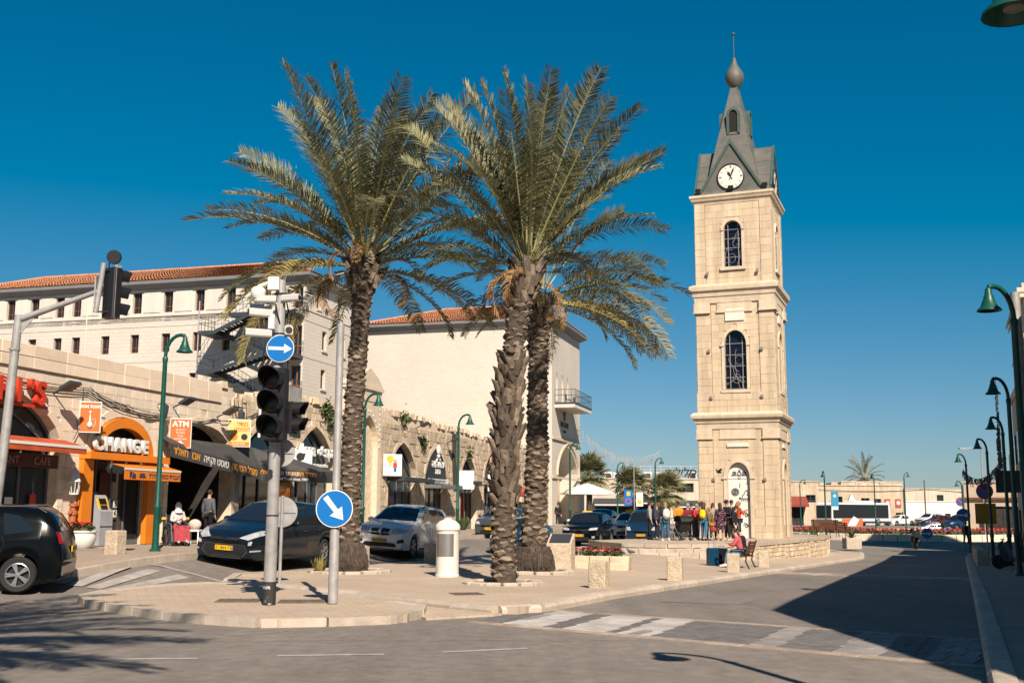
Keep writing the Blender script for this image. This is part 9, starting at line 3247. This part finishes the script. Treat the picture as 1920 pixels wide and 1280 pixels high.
MB().prism([(-0.30, 0.62), (-0.47, 0.50), (-0.52, 0.14), (-0.44, 0.14), (-0.36, 0.5), (-0.2, 0.6)], -0.24, 0.24, 'x').build('red_cloth', cloth((0.40, 0.05, 0.06)), b)
person('woman in white headscarf and pale patterned top seated in the wheelchair', wx, wy, R(35), wz, h=1.58, shirt=(0.62, 0.58, 0.56), legs=(0.25, 0.03, 0.04), hair=(0.66, 0.64, 0.62), seat=0.50, legp=sit, hairstyle='scarf', arms=A_fold)
w2 = awp(8.2, 0.35)
person('man in a grey shirt standing in the shade of the stall', w2.x, w2.y, R(160), AZ0 + 0.02, h=1.74, shirt=(0.10, 0.11, 0.13), legs=(0.03, 0.03, 0.04))
w3 = awp(6.0, 1.2)
b = thing('street_stool', 'white plastic stool loaded with bags beside the waste bin', 'stool', (w3.x, w3.y, gz(w3.x, w3.y)))
MB().bev(-0.2, 0.2, -0.2, 0.2, 0.4, 0.46, 0.02).build('seat', m_lit, b)
for sx in (-0.17, 0.17):
 for sy in (-0.17, 0.17):
  MB().box(sx - 0.02, sx + 0.02, sy - 0.02, sy + 0.02, 0, 0.4).build('leg', m_lit, b)
MB().ball((0, 0, 0.62), (0.22, 0.16, 0.18), 10, 6).build('bag', cloth((0.6, 0.5, 0.42)), b, 60)
w3 = awp(9.0, 1.6)
b = thing('parked_bicycle', 'dark bicycle leaning behind the wheelchair', 'bicycle', (w3.x, w3.y, gz(w3.x, w3.y)), ARZ + 0.2)
for xx in (-0.52, 0.52):
 w_ = MB().tube([(xx + 0.33 * math.cos(a * 0.349), 0, 0.34 + 0.33 * math.sin(a * 0.349)) for a in range(19)], 0.02, 5).build('wheel', m_tyre, b)
 for q in range(8):
  MB().tube([(xx, 0, 0.34), (xx + 0.33 * math.cos(q * 0.785), 0, 0.34 + 0.33 * math.sin(q * 0.785))], 0.004, 4).build('spoke', m_chrome, w_)
mb = MB()
for a_, c_ in (((-0.52, 0, 0.34), (-0.05, 0, 0.3)), ((-0.05, 0, 0.3), (0.38, 0, 0.78)), ((-0.2, 0, 0.8), (0.36, 0, 0.82)), ((-0.05, 0, 0.3), (-0.2, 0, 0.86)), ((-0.52, 0, 0.34), (-0.2, 0, 0.8)), ((0.52, 0, 0.34), (0.36, 0, 0.95))):
 mb.tube([a_, c_], 0.018, 6)
mb.build('frame', m_blackm, b)
MB().bev(-0.33, -0.08, -0.07, 0.07, 0.86, 0.92, 0.02).build('saddle', m_black, b)
MB().tube([(0.3, -0.28, 1.0), (0.38, 0, 0.98), (0.3, 0.28, 1.0)], 0.015, 6).build('handlebar', m_blackm, b)
# further figures
person('distant person in black at the cafe beside the hotel arch', 3.55, 84.0, R(20), gz(3.55, 84), shirt=(0.01, 0.01, 0.012), legs=(0.02, 0.02, 0.02))
person('dark figure walking on the far shaded footway', 32.8, 80.0, R(10), gz(32.8, 80), shirt=(0.02, 0.02, 0.025), legs=(0.02, 0.02, 0.03), legp=step)
person('scooter rider in a black jacket and helmet on the far road', 27.6, 75.75, R(165), gz(27.7, 76) + ROAD, h=1.75, shirt=(0.01, 0.01, 0.012), legs=(0.015, 0.015, 0.02), hair=(0.02, 0.02, 0.022), seat=0.83, legp=[((0.1, -0.36, -0.08), (0.1, -0.38, -0.46)), ((-0.1, -0.36, -0.08), (-0.1, -0.38, -0.46))], arms=[((0.1, -0.2, -0.18), (0.1, -0.46, -0.14)), ((-0.1, -0.2, -0.18), (-0.1, -0.46, -0.14))], lean=0.15)
for o in bpy.data.objects:
 if o.parent is None and o.type in {'MESH', 'EMPTY'} and 'kind' not in o and 'label' not in o:
  print('UNLABELLED', o.name)
